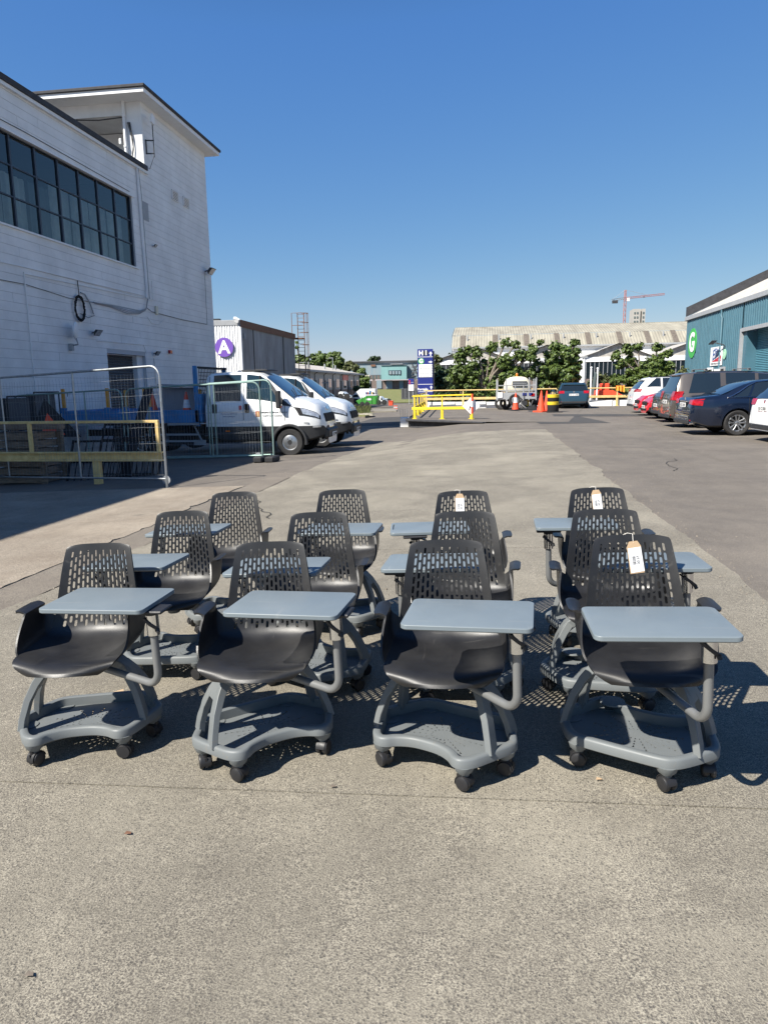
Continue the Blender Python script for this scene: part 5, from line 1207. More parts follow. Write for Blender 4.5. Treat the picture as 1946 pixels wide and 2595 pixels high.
# ================================================================== SITE FENCES
def heras(label,p0,p1,H=1.95,mt='galv',z0=None,lean=0,wireseed=1,corner=True,name='mesh_fence_panel',mids=(.5,)):
    p0=Vector((*p0,0));p1=Vector((*p1,0)); d=p1-p0; Ln=d.length; d.normalize(); n=Vector((-d.y,d.x,0))
    g0=gz(p0.x,p0.y) if z0 is None else z0; g1=gz(p1.x,p1.y)
    t=thing(name,label,'fence',(p0.x,p0.y,g0),group='temporary mesh fence panels')
    P=lambda s_,z: p0+d*s_+Vector((0,0,lerp(g0,g1,s_/Ln)+z))+n*(lean*z)
    r_=.19; rt=.021
    arc=[P(r_-r_*math.cos(a),H-r_+r_*math.sin(a)) for a in [i*math.pi/12 for i in range(7)]]
    arc2=[P(Ln-r_+r_*math.sin(a),H-r_+r_*math.cos(a)) for a in [i*math.pi/12 for i in range(7)]]
    mb=MB(); mb.tube([P(0,0),P(0,.9)]+arc+[P(Ln/2,H)]+arc2+[P(Ln,.9),P(Ln,0)],rt,10); mb.obj('frame_tube',MT[mt],t)
    mb=MB(); mb.tube([P(0,.16),P(Ln,.16)],rt*.9,8); mb.obj('bottom_rail',MT[mt],t)
    for m_ in mids:
        mb=MB(); mb.tube([P(Ln*m_,.16),P(Ln*m_,H)],rt*.8,8); mb.obj('mid_post',MT[mt],t)
    rr=random.Random(wireseed); mb=MB(); nw=int(Ln/.078)
    for i in range(1,nw):
        s_=i*Ln/nw; b0=rr.uniform(-.008,.008); pts=[]
        for k_ in range(9):
            z=.2+(H-.30)*k_/8; pts.append(P(s_+b0+.012*math.sin(k_*1.3+i*.7)*rr.uniform(0,1),z)+n*.006*math.sin(k_+i))
        mb.tube(pts,.0016,4,cap=False)
    for k_ in range(7):
        z=.22+(H-.42)*k_/6; mb.tube([P(s_,z+rr.uniform(-.008,.008)) for s_ in [j*Ln/10 for j in range(11)]],.0016,4,cap=False)
    mb.obj('wire_mesh',MT['wire'],t)
    return t
heras('nearest galvanised mesh fence panel with round top corner in the left foreground',(-5.41,11.42),(-9.7,12.75),2.06,mids=(.45,.88),wireseed=3)
heras('green grey mesh fence panel ending at the rubber block before the truck',(-5.2,16.07),(-8.65,16.35),1.86,'greenpipe',wireseed=4,mids=(.33,.36))
heras('green grey mesh fence panel behind the ironwork at far left',(-8.72,16.3),(-12.0,16.9),1.86,'greenpipe',wireseed=5,mids=(.33,.66))
heras('second overlapping green grey fence panel sharing the rubber block',(-4.98,16.25),(-8.4,17.0),1.90,'greenpipe',wireseed=6,mids=(.5,))
t=thing('rubber_fence_base','black rubber fence foot holding the two green panel ends','fence base',(-5.1,16.15,gz(-5.1,16.15)))
for dx in (-.15,.13):
    mb=MB(); mb.box((-5.1+dx,16.1,gz(-5.1,16)+.07),(.22,.55,.14)); mb.obj('rubber_block',MT['dark'],t,bevel=.03)
mb=MB(); mb.lathe([(.001,-.01),(.08,-.01),(.08,.01),(.001,.01)],(-5.36,16.25,gz(-5.3,16)+.13),20,'Y'); o=mb.obj('round_clip',MT['flash'],t)
mb=MB(); mb.lathe([(.001,-.01),(.075,-.01),(.075,.01),(.001,.01)],(-5.50,11.6,gz(-5.5,11.5)+.12),20,'Y'); o=mb.obj('fence_disc',MT['flash']); tag(o,'small grey plastic disc at the foot of the nearest fence panel','disc')
# faded yellow beam barrier
t=thing('beam_barrier','faded yellow steel beam barrier behind the nearest fence panel','barrier',(-7.2,12.3,-.22),group=None)
Y=12.35
mb=MB()
for z0,z1,y0,y1 in ((.355,.375,Y-.07,Y+.07),(.205,.225,Y-.07,Y+.07),(.225,.355,Y-.008,Y+.008)): mb.bb(-11.5,-5.90,y0,y1,z0,z1)
mb.obj('beam',MT['oldyellow'],t)
mb=MB(); mb.bb(-11.5,-5.93,Y-.03,Y+.03,.905,.955); mb.obj('top_rail',MT['oldyellow'],t,bevel=.005)
for x in (-5.96,-8.5,-11.0):
    mb=MB(); mb.bb(x-.03,x+.03,Y-.032,Y+.032,.375,.905); mb.obj('upright',MT['oldyellow'],t,bevel=.004)
for x in (-7.2,-10.4):
    mb=MB(); mb.bb(x-.07,x+.07,Y-.05,Y+.05,gz(x,Y)-.02,.204); mb.obj('leg',MT['oldyellow'],t,bevel=.005)
# black ironwork leaning behind
def ironwork(label,x0,y0,wd,h,n,lean,rz,low=False):
    t=thing('iron_gate',label,'gate',(x0,y0,gz(x0,y0)),rz,group='old black iron gates piled behind the barrier')
    for z in (.05,.35,h*.7,h):
        mb=MB(); mb.box((wd/2,lean*z,z),(wd,.035,.04)); mb.obj('cross_rail',MT['black'],t,world=False)
    for i in range(n+1):
        mb=MB(); x=wd*i/n; k_=.02 if i not in(0,n) else .045; mb.tube([(x+.25*0,0,0),(x,lean*h,h+.02)],k_*.55,6); mb.obj('bar',MT['black'],t,world=False)
    return t
ironwork('low black iron gate lying tilted under the yellow beam',-8.25,13.0,1.25,.75,9,.6,R(8)); ironwork('black barred gate leaning behind the yellow beam',-8.05,13.7,1.45,1.05,11,.45,R(-6))
ironwork('narrow black iron frame leaning at the right of the ironwork pile',-7.3,13.4,.6,1.1,4,.3,R(14))
t=thing('dark_plank','long dark plank leaning up against the truck bed','plank',(-7.6,13.6,-.3)); mb=MB(); mb.sweep([(-7.35,13.6,gz(-7.4,13.6)),(-8.3,16.9,1.55)],[.22,.22],[.05,.05],(1,0,0)); mb.obj('plank',MT['black'],t)
# timber crates / pallets at far left
def crate(label,x,y,z,rz):
    t=thing('timber_crate',label,'crate',(x,y,z),rz,group='weathered timber crates stacked at far left')
    w_,d_,h_=1.15,.85,.50
    for sx in (-1,1):
        for sy in (-1,1):
            mb=MB(); mb.box((sx*(w_/2-.05),sy*(d_/2-.03),h_/2),(.12,.06,h_)); mb.obj('corner_board',MT['wood'],t,world=False,bevel=.004)
    for sy in (-1,1):
        for zz in (.08,.24,.40):
            mb=MB(); mb.box((0,sy*(d_/2-.075),zz),(w_-.02,.02,.13)); mb.obj('side_board',MT['wood'],t,world=False)
    for sx in (-1,1):
        for zz in (.08,.24,.40):
            mb=MB(); mb.box((sx*(w_/2-.12),0,zz),(.02,d_-.19,.13)); mb.obj('end_board',MT['wood'],t,world=False)
    mb=MB(); mb.box((0,0,.02),(w_-.26,d_-.2,.02)); mb.obj('bottom',MT['wood'],t,world=False)
z=gz(-9.4,12.9)
crate('lower timber crate standing on the ground behind the yellow beam',-9.05,13.05,z+.02,R(3)); crate('upper timber crate stacked on the lower one behind the yellow beam',-9.15,13.1,z+.54,R(-4))
t=thing('timber_beam','thick grey timber lying on top of the stacked crates','timber',(-9.2,13.1,z+1.06)); mb=MB(); mb.box((-9.3,13.1,z+1.13),(1.9,.25,.14),rz=R(3)); mb.obj('beam',MT['wood'],t,bevel=.01)
t=thing('folded_sign','folded red triangular road sign behind the crates','road sign',(-9.2,13.9,z)); mb=MB(); mb.add([(-9.6,13.9,.55),(-8.4,13.9,.55),(-9.3,14.1,1.35)],[(0,1,2)]); mb.obj('dark_face',MT['dark'],t,smooth=0); mb=MB(); mb.add([(-9.3,13.88,.6),(-8.75,13.88,.6),(-9.2,14.0,1.05)],[(0,1,2)]); mb.obj('red_face',MT['conered'],t,smooth=0)
# ================================================================== TRAILER, CONES, DRUM
zg=.07
TR=thing('plant_trailer','grey twin axle trailer carrying a cream compressor with an orange beacon','trailer',(1.6,41.5,zg))
xl=at(1259,1000,41).x; xr=at(1359,1000,41).x
mb=MB(); mb.bb(xl+.02,xr-.02,41.0,44.6,.62,.70); mb.obj('deck',MT['flash'],TR,smooth=0)
mb=MB(); mb.bb(xl+.1,xr-.05,40.9,40.96,.66,1.02); mb.obj('tailboard',MT['flash'],TR,bevel=.01)
for z in (1.15,1.42):
    mb=MB(); mb.bb(xl,xr,40.92,40.97,z-.025,z+.025); mb.obj('cage_rail',MT['flash'],TR)
for x,h in ((xl+.03,1.72),(xl+.55,1.45),(xl+1.0,1.45),(xl+1.45,1.45),(xr-.42,1.85),(xr-.03,1.85),(xl+.5,1.8)):
    mb=MB(); mb.bb(x-.025,x+.025,40.9,40.98,.6,h); mb.obj('cage_post',MT['flash'],TR)
for x in (xl,xr):
    for z in (1.15,1.45,1.75):
        mb=MB(); mb.tube([(x,40.95,z),(x,44.5,z)],.022,6); mb.obj('cage_rail',MT['flash'],TR)
    for y in (41,42,43,44): 
        mb=MB(); mb.tube([(x,y,.6),(x,y,1.75)],.022,6); mb.obj('cage_post',MT['flash'],TR)
a,b,c=wheel_meshes(.33,.2,'truck')
for x in (xl+.22,xl+.50,xr-.35): 
    for dy in (0,.75):
        o=link('wheel',a,TR,Vector((x,41.9+dy,.40))-TR.location); o.rotation_euler=(0,0,0)
o=link('spare_wheel',a,TR,Vector((xl+.98,40.8,.62))-TR.location); link('rim',b,o)
mb=MB(); 
prof=[(-.78,0),(-.78,.35),(-.70,.68),(-.52,.86),(-.2,.92),(.3,.91),(.55,.82),(.70,.58),(.76,.3),(.76,0)]
mb.prism([(x,z) for x,z in prof],0,1.7,M=Matrix.Translation((at(1311,1000,42).x,43.6,1.0))@Matrix.Rotation(R(90),4,'X')); cp=mb.obj('compressor_hood',MT['cream'],TR,bevel=.10,smooth=60)
mb=MB(); xc=at(1316,1000,42).x; mb.bb(xc-.42,xc+.38,41.82,41.90,1.38,1.66); mb.obj('louvre_panel',MT['trim'],TR,smooth=0)
for q in range(3):
    mb=MB(); mb.box((xc-.02,41.82,1.42+q*.09),(.76,.05,.03),rx=.4); mb.obj('louvre',MT['flash'],TR,smooth=0)
mb=MB(); mb.lathe([(.001,0),(.06,0),(.07,.03),(.06,.16),(.03,.2),(.001,.2)],(at(1311,1000,42).x-.05,42.2,1.91),12); mb.obj('beacon',MT['orangelens'],TR)
for x in (xl+1.4,xl+1.75):
    mb=MB(); mb.bb(x,x+.22,40.87,40.89,.86,1.0); mb.obj('blue_label',MT['signblue'],TR,smooth=0)
mb=MB(); mb.bb(xl+.03,xl+.3,40.86,40.89,.75,1.05); mb.obj('white_label',MT['signwhite'],TR,smooth=0)
mb=MB(); mb.bb(xr-.3,xr-.12,40.87,40.89,.82,.97); mb.obj('tail_light',MT['redlens'],TR,smooth=0)
mb=MB(); mb.tube([(xl+1.3,40.8,.7),(xl+1.35,40.4,.35),(xl+1.6,40.3,.15)],.06,6); mb.tube([(xl+1.25,40.35,.13),(xl+1.9,40.35,.13)],.05,6); mb.tube([(xl+1.5,40.6,1.0),(xl+1.5,40.6,.2)],.03,6); mb.box((xl+1.5,40.5,.45),(.3,.2,.25)); mb.tube([(xr-.4,40.6,.1),(xr-.2,40.8,.6)],.04,5); mb.obj('hitch_gear',MT['trim'],TR)
t=thing('black_bin_bag','crumpled black sheeting lying below the trailer','sheeting',(xl+1.9,40.5,zg))
mb=MB(); rr=random.Random(4)
mb.grid(lambda u,v:(xl+1.45+u*.95,40.2+v*.5,zg+.02+.22*math.sin(math.pi*u)*math.sin(math.pi*v)*(.6+.8*rr.random())),14,7); mb.obj('sheet',MT['black'],t,smooth=0)
cone('tall red cone with white sleeve standing just before the trailer',1.55,40.3,zg,.95,.23,sleeve=True)
cone('tall plain red cone beside the black and yellow drum',2.72,37.4,zg,1.08,.26,sleeve=False)
cone('plain red cone tip visible behind the black and yellow drum',3.17,39.6,zg,1.05,.22,sleeve=False)
t=thing('oil_drum','black steel drum with two yellow bands next to the steel blue estate','drum',(3.28,37.1,zg))
pr=[(.001,0),(.28,0),(.29,.02)]
for z0,z1,m_ in ((0,.36,'black'),(.36,.52,'yellow'),(.52,.72,'black'),(.72,.88,'yellow')):
    mb=MB(); mb.lathe([(.285,z0),(.29,z0+.01),(.29,z1-.03),(.302,z1-.015),(.29,z1)],(3.28,37.1,zg),24); mb.obj('drum_section',MT[m_] if m_=='black' else MT['yellow'],t)
mb=MB(); mb.lathe([(.001,.87),(.285,.87),(.285,.88),(.001,.88)],(3.28,37.1,zg),24); mb.obj('lid',MT['trim'],t)
t=thing('rubber_mat','thin dark rubber mat on the ground beside the drum','mat',(3.2,36.6,zg)); mb=MB(); mb.box((3.3,36.5,zg+.02),(.75,.35,.035),rz=.1); mb.obj('mat',MT['dark'],t)
t=thing('quad_bike','dark small vehicle partly hidden between drum and trailer','machine',(3.1,41.5,zg)); mb=MB(); mb.box((3.0,42.0,.55),(1.2,1.2,.5)); mb.obj('housing',MT['trim'],t,bevel=.15)
for yy in (41.6,42.6):
    o=link('wheel',a,t,(-.15,yy-41.5,.3)); o.rotation_euler=(0,0,0)
mb=MB(); mb.box((2.25,41.3,.5),(.16,.02,.5)); mb.obj('hazard_panel',MT['yellow'],t)
# things behind the far railing
t=thing('red_dinghy','bright red hull and engine cover behind the yellow railing','boat',(7,50,0))
mb=MB(); a0=at(1500,992,50).x; b0=at(1560,992,50).x; mb.prism([(a0,-.45),(a0+.3,0),(b0-.3,0),(b0+.5,-.42)],0,1.6,M=Matrix.Translation((0,51,1.0))@Matrix.Rotation(R(90),4,'X')); mb.obj('hull',MT['conered'],t)
mb=MB(); mb.bb(at(1520,980,50).x,at(1541,980,50).x,49.5,50.3,.95,1.45); mb.obj('engine_cover',MT['conered'],t,bevel=.05)
mb=MB(); mb.bb(a0+.3,b0+3.2,50,52,.35,.7); mb.obj('dark_deck',MT['trim'],t)
t=thing('banner','crumpled yellow and orange banner tied on the railing left of the white SUV','banner',(9,46,1))
mb=MB(); rr=random.Random(9); xa,xb=at(1561,985,45.6).x,at(1583,990,45.6).x; mb.grid(lambda u,v:(lerp(xa,xb,u),45.8+.08*math.sin(u*17)+.05*rr.random(),1.30-.28*v-.12*u*v),14,5); mb.obj('cloth',mat('banner_yellow',(.85,.55,.05),.7,col2=(.8,.15,.05),vs=3),t)
for px,pt,gr in ((1498,933,'first slim white pole from the left, rising behind the steel blue estate'),(1514,935,'second slim white pole from the left with a furled dark flag')):
    t=thing('flagpole',gr,'pole',(at(px,1000,49).x,49,0)); p=at(px,pt,49); mb=MB(); mb.tube([(p.x,49,0),(p.x,49,p.z)],.055,8); mb.obj('pole',MT['white'],t)
    mb=MB(); mb.lathe([(.001,0),(.08,.02),(.06,.09),(.001,.1)],(p.x,49,p.z),10); mb.obj('finial',MT['white'],t)
mb=MB(); p=at(1512,955,49); mb.sweep([(p.x-.12,48.9,p.z+.3),(p.x-.2,48.9,p.z-.6),(p.x-.25,48.9,p.z-1.2)],[.12,.2,.1],[.05,.08,.04],(1,0,0)); mb.obj('flag',MT['tarp'],t)
t=thing('street_light_column','tall white column standing in front of the saw-tooth bays','column',(9,60,0)); p=at(1480,905,62); mb=MB(); mb.tube([(p.x,62,0),(p.x,62,p.z)],.11,8); mb.obj('column',MT['white'],t)
mb=MB(); mb.box((p.x,62,p.z),(.5,.3,.12)); mb.obj('cap',MT['flash'],t)
# dark line of parked vehicles' roofs / containers seen below the trees
for i,(pa,pb,y,c,lab) in enumerate(((1180,1262,52,'tarp','dark green low container seen through the railing under the big tree'),(1345,1392,52,'steelblue','pale blue low vehicle roof seen behind the trailer'),(1560,1625,53,'shutter','dark low plant machine behind the railing beside the white SUV'))):
    a0=at(pa,1000,y).x; b0=at(pb,1000,y).x; t=thing('parked_container',lab,'container',((a0+b0)/2,y,0))
    mb=MB(); mb.prism([(a0,0),(a0,.7),(a0+.4,1.0),(b0-.5,1.02),(b0,.65),(b0,0)],0,1.6,M=Matrix.Translation((0,y+1.6,.0))@Matrix.Rotation(R(90),4,'X')); mb.obj('shell',MT[c],t,bevel=.06)
    mb=MB(); mb.bb(a0+.5,b0-.6,y-.03,y-.005,.66,.92); mb.obj('window_strip',MT['glass'],t,smooth=0)
# ================================================================== FAR LEFT STREET THINGS
t=thing('planted_island','grass island edged with rough stones before the green waste trailer','island',(-10,50,-.6)); t['kind']='structure'; del t['category']; del t['label']
ip=[at(868,1040,52),at(925,1040,50),at(948,1043,52),at(935,1032,60),at(905,1027,70),at(860,1027,74)]
mb=MB(); mb.prism([(p.x,p.y) for p in ip],-1.4,gz(-9,52)+.14); mb.obj('kerb',MT['asphalt'],t,world=True)
mb=MB(); mb.prism([(p.x*.99+(-.1),p.y*.995+.3) for p in ip],-1.3,gz(-9,52)+.22); mb.obj('turf',MT['grass'],t)
rr=random.Random(3)
for i in range(22):
    f_=i/21; p=Vector((lerp(ip[0].x,ip[2].x,f_),lerp(52.2,51.0,f_),gz(-9,52)+.16)); mb=MB()
    s_=rr.uniform(.14,.26); vs=[(p.x+s_*a*rr.uniform(.7,1.1),p.y+s_*b*rr.uniform(.7,1.1),p.z+s_*c*rr.uniform(.6,1)) for a,b,c in ((1,0,0),(.5,.8,0),(-.5,.8,0),(-1,0,0),(-.5,-.8,0),(.5,-.8,0),(.5,.2,.9),(-.4,.3,1),(0,-.5,.9))]
    mb.add(vs,[(0,1,6),(1,2,7,6),(2,3,7),(3,4,8,7),(4,5,8),(5,0,6,8),(6,7,8)]); mb.obj('stone',MT['asb'],t,smooth=0)
mb=MB()
for i in range(900):
    x=rr.uniform(ip[0].x,ip[2].x-.4); y=rr.uniform(52,70); x=lerp(x,x-3,(y-52)/20); z=gz(-9,52)+.2; h=rr.uniform(.1,.35); a=rr.uniform(0,6)
    mb.add([(x-.06*math.cos(a),y-.06*math.sin(a),z),(x+.06*math.cos(a),y+.06*math.sin(a),z),(x+.1*rr.uniform(-1,1),y,z+h)],[(0,1,2)])
o=mb.obj('rough_grass',MT['leaf2'],None,smooth=0); tag(o,'rough weedy grass on the island by the road','grass',kind='stuff')
t=thing('concrete_kerb_island','pale kerbed traffic island beyond the grass','kerb',(-12,70,-1)); t['kind']='structure'; del t['category']; del t['label']
mb=MB(); q=[at(935,1033,66),at(1005,1034,66),at(1003,1029,74),at(945,1029,74)]; mb.prism([(p.x,p.y) for p in q],-2,gz(-10,66)+.13); mb.obj('kerb',MT['concrete'],t)
Yk=84
def zpix(px,py,Y): return at(px,py,Y)
t=thing('waste_trailer','green towable waste container with sloped ends beyond the grass island','skip',(at(930,1000,Yk).x,Yk,gz(-15,84)))
pts=[(902,1016),(909,1025),(954,1025),(957,1003),(930,1003)]
P=[zpix(a,b,Yk) for a,b in pts]
mb=MB(); mb.prism([(p.x,p.z) for p in P],0,1.7,M=Matrix.Translation((0,Yk+1.7,0))@Matrix.Rotation(R(90),4,'X')); mb.obj('hopper',MT['skipgreen'],t,bevel=.04)
for px in (917,929,941,952):
    p=zpix(px,1014,Yk); mb=MB(); mb.bb(p.x-.04,p.x+.04,Yk-.06,Yk-.001,p.z-.45,p.z+.4); mb.obj('rib',MT['skipgreen'],t,smooth=0)
mb=MB(); p=zpix(935,1012,Yk); mb.bb(p.x-.35,p.x+.35,Yk-.03,Yk-.008,p.z-.1,p.z+.1); mb.obj('white_label',MT['signwhite'],t,smooth=0)
mb=MB(); p=zpix(932,1002,Yk); mb.bb(p.x-1.0,p.x+1.0,Yk-.05,Yk+1.7,p.z-.02,p.z+.06); mb.obj('lid',MT['white'],t,bevel=.02)
for px in (918,931):
    p=zpix(px,1024,Yk); mb=MB(); mb.lathe([(.001,-.1),(.28,-.1),(.28,.1),(.001,.1)],(p.x,Yk-.05,p.z),16,'Y'); mb.lathe([(.001,-.14),(.12,-.14),(.12,.0),(.001,.0)],(p.x,Yk-.05,p.z),12,'Y'); mb.obj('wheel',MT['tyre'],t)
# box lorry and vans beyond
def boxvan(label,px0,px1,pyt,pyb,Y,cab,m_='vanwhite',cat='van'):
    a=zpix(px0,pyb,Y); b=zpix(px1,pyt,Y); t=thing('box_van' if cab else 'panel_van',label,cat,((a.x+b.x)/2,Y,a.z))
    h=b.z-a.z; w_=b.x-a.x
    if cab: prof=[(a.x+w_*.22,a.z+h*.30),(a.x+w_*.0,a.z+h*.38),(a.x+w_*.10,a.z+h*.62),(a.x+w_*.38,b.z),(b.x,b.z),(b.x,a.z+h*.3)]
    else: prof=[(a.x,a.z+h*.15),(a.x,a.z+h*.85),(a.x+w_*.15,b.z),(a.x+w_*.45,b.z-h*.05),(a.x+w_*.75,a.z+h*.55),(b.x,a.z+h*.45),(b.x,a.z+h*.15)]
    mb=MB(); mb.prism(prof,0,2.0,M=Matrix.Translation((0,Y+2,0))@Matrix.Rotation(R(90),4,'X')); mb.obj('body',MT[m_],t,bevel=.05)
    mb=MB()
    if cab: mb.add([(a.x+w_*.13,Y-.02,a.z+h*.60),(a.x+w_*.03,Y-.02,a.z+h*.42),(a.x+w_*.30,Y-.02,a.z+h*.42),(a.x+w_*.30,Y-.02,a.z+h*.62)],[(0,1,2,3)])
    else: mb.add([(a.x+w_*.46,Y-.02,b.z-h*.12),(a.x+w_*.42,Y-.02,a.z+h*.58),(a.x+w_*.68,Y-.02,a.z+h*.56),(a.x+w_*.55,Y-.02,b.z-h*.18)],[(0,1,2,3)])
    mb.obj('side_window',MT['vanglass'],t,smooth=0)
    for f_ in (.2,.8):
        mb=MB(); mb.lathe([(.001,-.1),(.34,-.1),(.34,.1),(.001,.1)],(lerp(a.x,b.x,f_),Y+.05,a.z+.3),16,'Y'); mb.lathe([(.001,-.12),(.18,-.12),(.18,0),(.001,0)],(lerp(a.x,b.x,f_),Y+.05,a.z+.3),12,'Y'); mb.obj('wheel',MT['tyre'],t)
    return t
bv=boxvan('white box lorry with coloured figures print behind the green waste trailer',890,951,985,1022,96,True)
for i,(px,c) in enumerate(((929,'signblue'),(933,'cranered'),(938,'truckblue'),(943,'oldyellow'),(946,'ink'))):
    p=zpix(px,999,96); mb=MB(); mb.bb(p.x-.09,p.x+.09,95.9,95.96,p.z-.28,p.z+.28+(.2 if i==2 else 0)); mb.obj('printed_figure',MT[c],bv,smooth=0)
boxvan('white van with dark windscreen just right of the green waste trailer',955,978,1004,1026,90,False)
boxvan('white van roof visible behind the dark boarded fence',858,884,992,1012,80,False)
boxvan('white car behind the white van right of the green waste trailer',965,990,1009,1022,98,False,cat='car')
t=suv('parked_car','small dark blue car far away on the road before the old blue mill','navy',4.1,1.75,1.5,at(992,1010,150).x,150,R(90),'hatch','08 C 440',z=gz(-20,150)); del t['group']
t=thing('red_bin','red wheeled bin beside the striped posts','bin',(at(990,1000,80).x,80,gz(-13,80)))
p=zpix(985,1028,80); q=zpix(995,1017,80); mb=MB(); mb.bb(p.x,q.x,80,80.6,p.z,q.z); mb.obj('bin_body',MT['conered'],t,bevel=.03); mb=MB(); mb.bb(p.x-.03,q.x+.03,79.96,80.64,q.z,q.z+.06); mb.obj('lid',MT['conered'],t)
for i,px in enumerate((999,1002,1005)):
    t=thing('striped_post','%s red and white striped post beside the red bin'%('nearest','middle','furthest right')[i],'post',(at(px,1000,78).x,78,gz(-13,78)),group='striped posts beside the red bin')
    for k_ in range(4):
        z=gz(-13,78)+k_*.14; mb=MB(); mb.tube([(t.location.x,78,z),(t.location.x,78,z+.139)],.045,6); mb.obj('stripe',MT['conered' if k_%2 else 'conewhite'],t)
t=thing('dark_container','black container to the left of the tall blue totem','container',(at(1032,1000,112).x,112,-1.5)); a0=zpix(1017,1007,112); b0=zpix(1062,984,112); mb=MB(); mb.bb(a0.x,b0.x,112,114,a0.z-.3,b0.z); mb.obj('shell',MT['shutter'],t,smooth=0)
for k_ in range(5):
    mb=MB(); x=lerp(a0.x,b0.x,(k_+.5)/5); mb.bb(x-.04,x+.04,111.95,111.999,a0.z,b0.z); mb.obj('rib',MT['trim'],t,smooth=0)
# ================================================================== TREES
def leafcloud(mb,blobs,n,size,rr,flat=.5):
    tot=sum(b[3]*b[4]*b[5] for b in blobs)
    for (cx_,cy_,cz_,rx,ry,rz) in blobs:
        k=int(n*(rx*ry*rz)/tot)+20
        for _ in range(k):
            while True:
                v=Vector((rr.uniform(-1,1),rr.uniform(-1,1),rr.uniform(-1,1)))
                l=v.length
                if l<1 and l>.05: break
            v=v/l
            q=.62+.75*mnoise.noise(v*1.9+Vector((cx_*3.1,cz_*2.7,k*.13)))+.35*mnoise.noise(v*5+Vector((cz_,cx_,0)))
            v=v*q*(l**.55)*1.15
            p=Vector((cx_+v.x*rx,cy_+v.y*ry,cz_+v.z*rz))
            s_=size*rr.choice((.5,.7,.9,1.1))*rr.uniform(.8,1.1)
            nn=(v+Vector((rr.uniform(-.7,.7),rr.uniform(-.7,.7),rr.uniform(-.2,1.0)))).normalized()
            a=nn.orthogonal().normalized(); b=nn.cross(a); an=rr.uniform(0,6.28); a,b=a*math.cos(an)+b*math.sin(an),b*math.cos(an)-a*math.sin(an)
            i0=len(mb.v); dr=nn*s_*.18
            mb.v+= [p-a*s_*.5-b*s_*.3-dr,p+a*s_*.1-b*s_*.55,p+a*s_*.75-dr,p+a*s_*.1+b*s_*.55,p-a*s_*.5+b*s_*.3-dr]
            mb.f.append([i0,i0+1,i0+2,i0+3,i0+4]); mb.mi.append(0)
def tree(name,label,px,Y,base,outline,n,size,leaf,seed,group,trunkh=.3,tr=.16,cat='tree',depth=.7,limbs=True):
    """outline: list of (px,py,rpx) blobs in the photo, turned into ellipsoids round the tree's own place"""
    rr=random.Random(seed); c=at(px,1000,Y); t=thing(name,label,cat,(c.x,Y,base),group=group)
    sc_=Y/1801*1.03; blobs=[]
    for (a,b,r_) in outline:
        yy=Y+rr.uniform(-1,1)*r_*sc_*depth; p=at(a,b,yy)
        blobs.append((p.x,yy,p.z,r_*sc_,r_*sc_*.95,r_*sc_*.82))
        for _ in range(3):
            v=Vector((rr.uniform(-1,1),rr.uniform(-1,1),rr.uniform(-.9,.9))).normalized()*r_*sc_*.95
            blobs.append((p.x+v.x,yy+v.y,p.z+v.z,r_*sc_*.38,r_*sc_*.38,r_*sc_*.30))
    mb=MB(); leafcloud(mb,blobs,int(n*1.6),size*.88,rr); mb.obj('crown',MT[leaf],t,smooth=0)
    mb=MB(); zt=lerp(base,max(b[2] for b in blobs),trunkh); fork=Vector((c.x,Y,zt))
    mb.tube([(c.x,Y,base-.2),(c.x+.05,Y,lerp(base,zt,.5)),fork],[tr*1.3,tr,tr*.85],9)
    mb.obj('trunk',MT['bark'],t)
    if limbs:
        for b in blobs[::4]:
            e=Vector(b[:3]); mid=fork.lerp(e,.5)+Vector((rr.uniform(-.2,.2),rr.uniform(-.3,.1),.15)); mb=MB()
            mb.tube([fork,mid,e,e+(e-mid)*.18],[tr*.55,tr*.36,tr*.2,.02],6); mb.obj('limb',MT['bark'],t)
    return t
GR='trees behind the far yellow railing'
tree('broadleaf_tree','wide spreading tree with bare pale limbs behind the trailer',1228,50.5,.05,
 [(1165,905,20),(1185,890,14),(1210,895,15),(1245,882,15),(1280,868,12),(1305,872,13),(1160,945,26),(1200,940,28),(1240,930,22),(1280,915,22),(1320,900,18),(1350,885,14),(1368,868,9),(1345,905,14),(1300,945,30),(1250,965,34),(1190,975,32),(1160,980,22),(1310,975,28),(1345,945,16),(1225,990,26),(1360,920,10)],26000,.17,'leaf',11,GR,.22,.26)
tree('broadleaf_tree','upright dense tree directly above the steel blue estate',1412,51.5,.05,
 [(1405,875,13),(1455,868,12),(1430,885,16),(1400,905,22),(1440,910,24),(1460,890,12),(1390,940,28),(1430,945,30),(1455,930,18),(1380,965,22),(1410,970,26),(1445,965,20),(1375,985,16)],17000,.17,'leaf',12,GR,.3,.16)
tree('broadleaf_tree','rounded tree with three bare stems left of the teal building',1638,52.5,.05,
 [(1560,900,13),(1590,885,15),(1615,878,12),(1665,880,14),(1690,895,12),(1575,920,18),(1600,915,16),(1660,920,24),(1685,930,20),(1640,940,26),(1600,955,22),(1560,960,16),(1620,975,26),(1670,960,26),(1595,985,18)],17000,.17,'leaf',13,GR,.25,.16)
tree('olive_shrub','dusty olive shrub between the second and third trees behind flagpoles',1530,54,.05,[(1500,975,14),(1520,960,17),(1545,965,16),(1560,985,16),(1505,990,14),(1535,990,18)],6500,.12,'leaf2',14,None,.3,.08,'shrub')
tree('olive_shrub','olive shrub in the gap against the teal building corner',1722,52,.05,[(1722,955,18),(1715,975,20),(1732,940,10),(1738,970,12)],4200,.12,'leaf2',15,None,.3,.08,'shrub')
tree('dark_shrub','tall dark shrub right behind the blue totem',1118,60,-.2,[(1118,945,20),(1105,965,18),(1135,965,22),(1115,990,24),(1140,995,20),(1098,995,12)],9000,.17,'leaf3',16,None,.3,.1,'shrub')
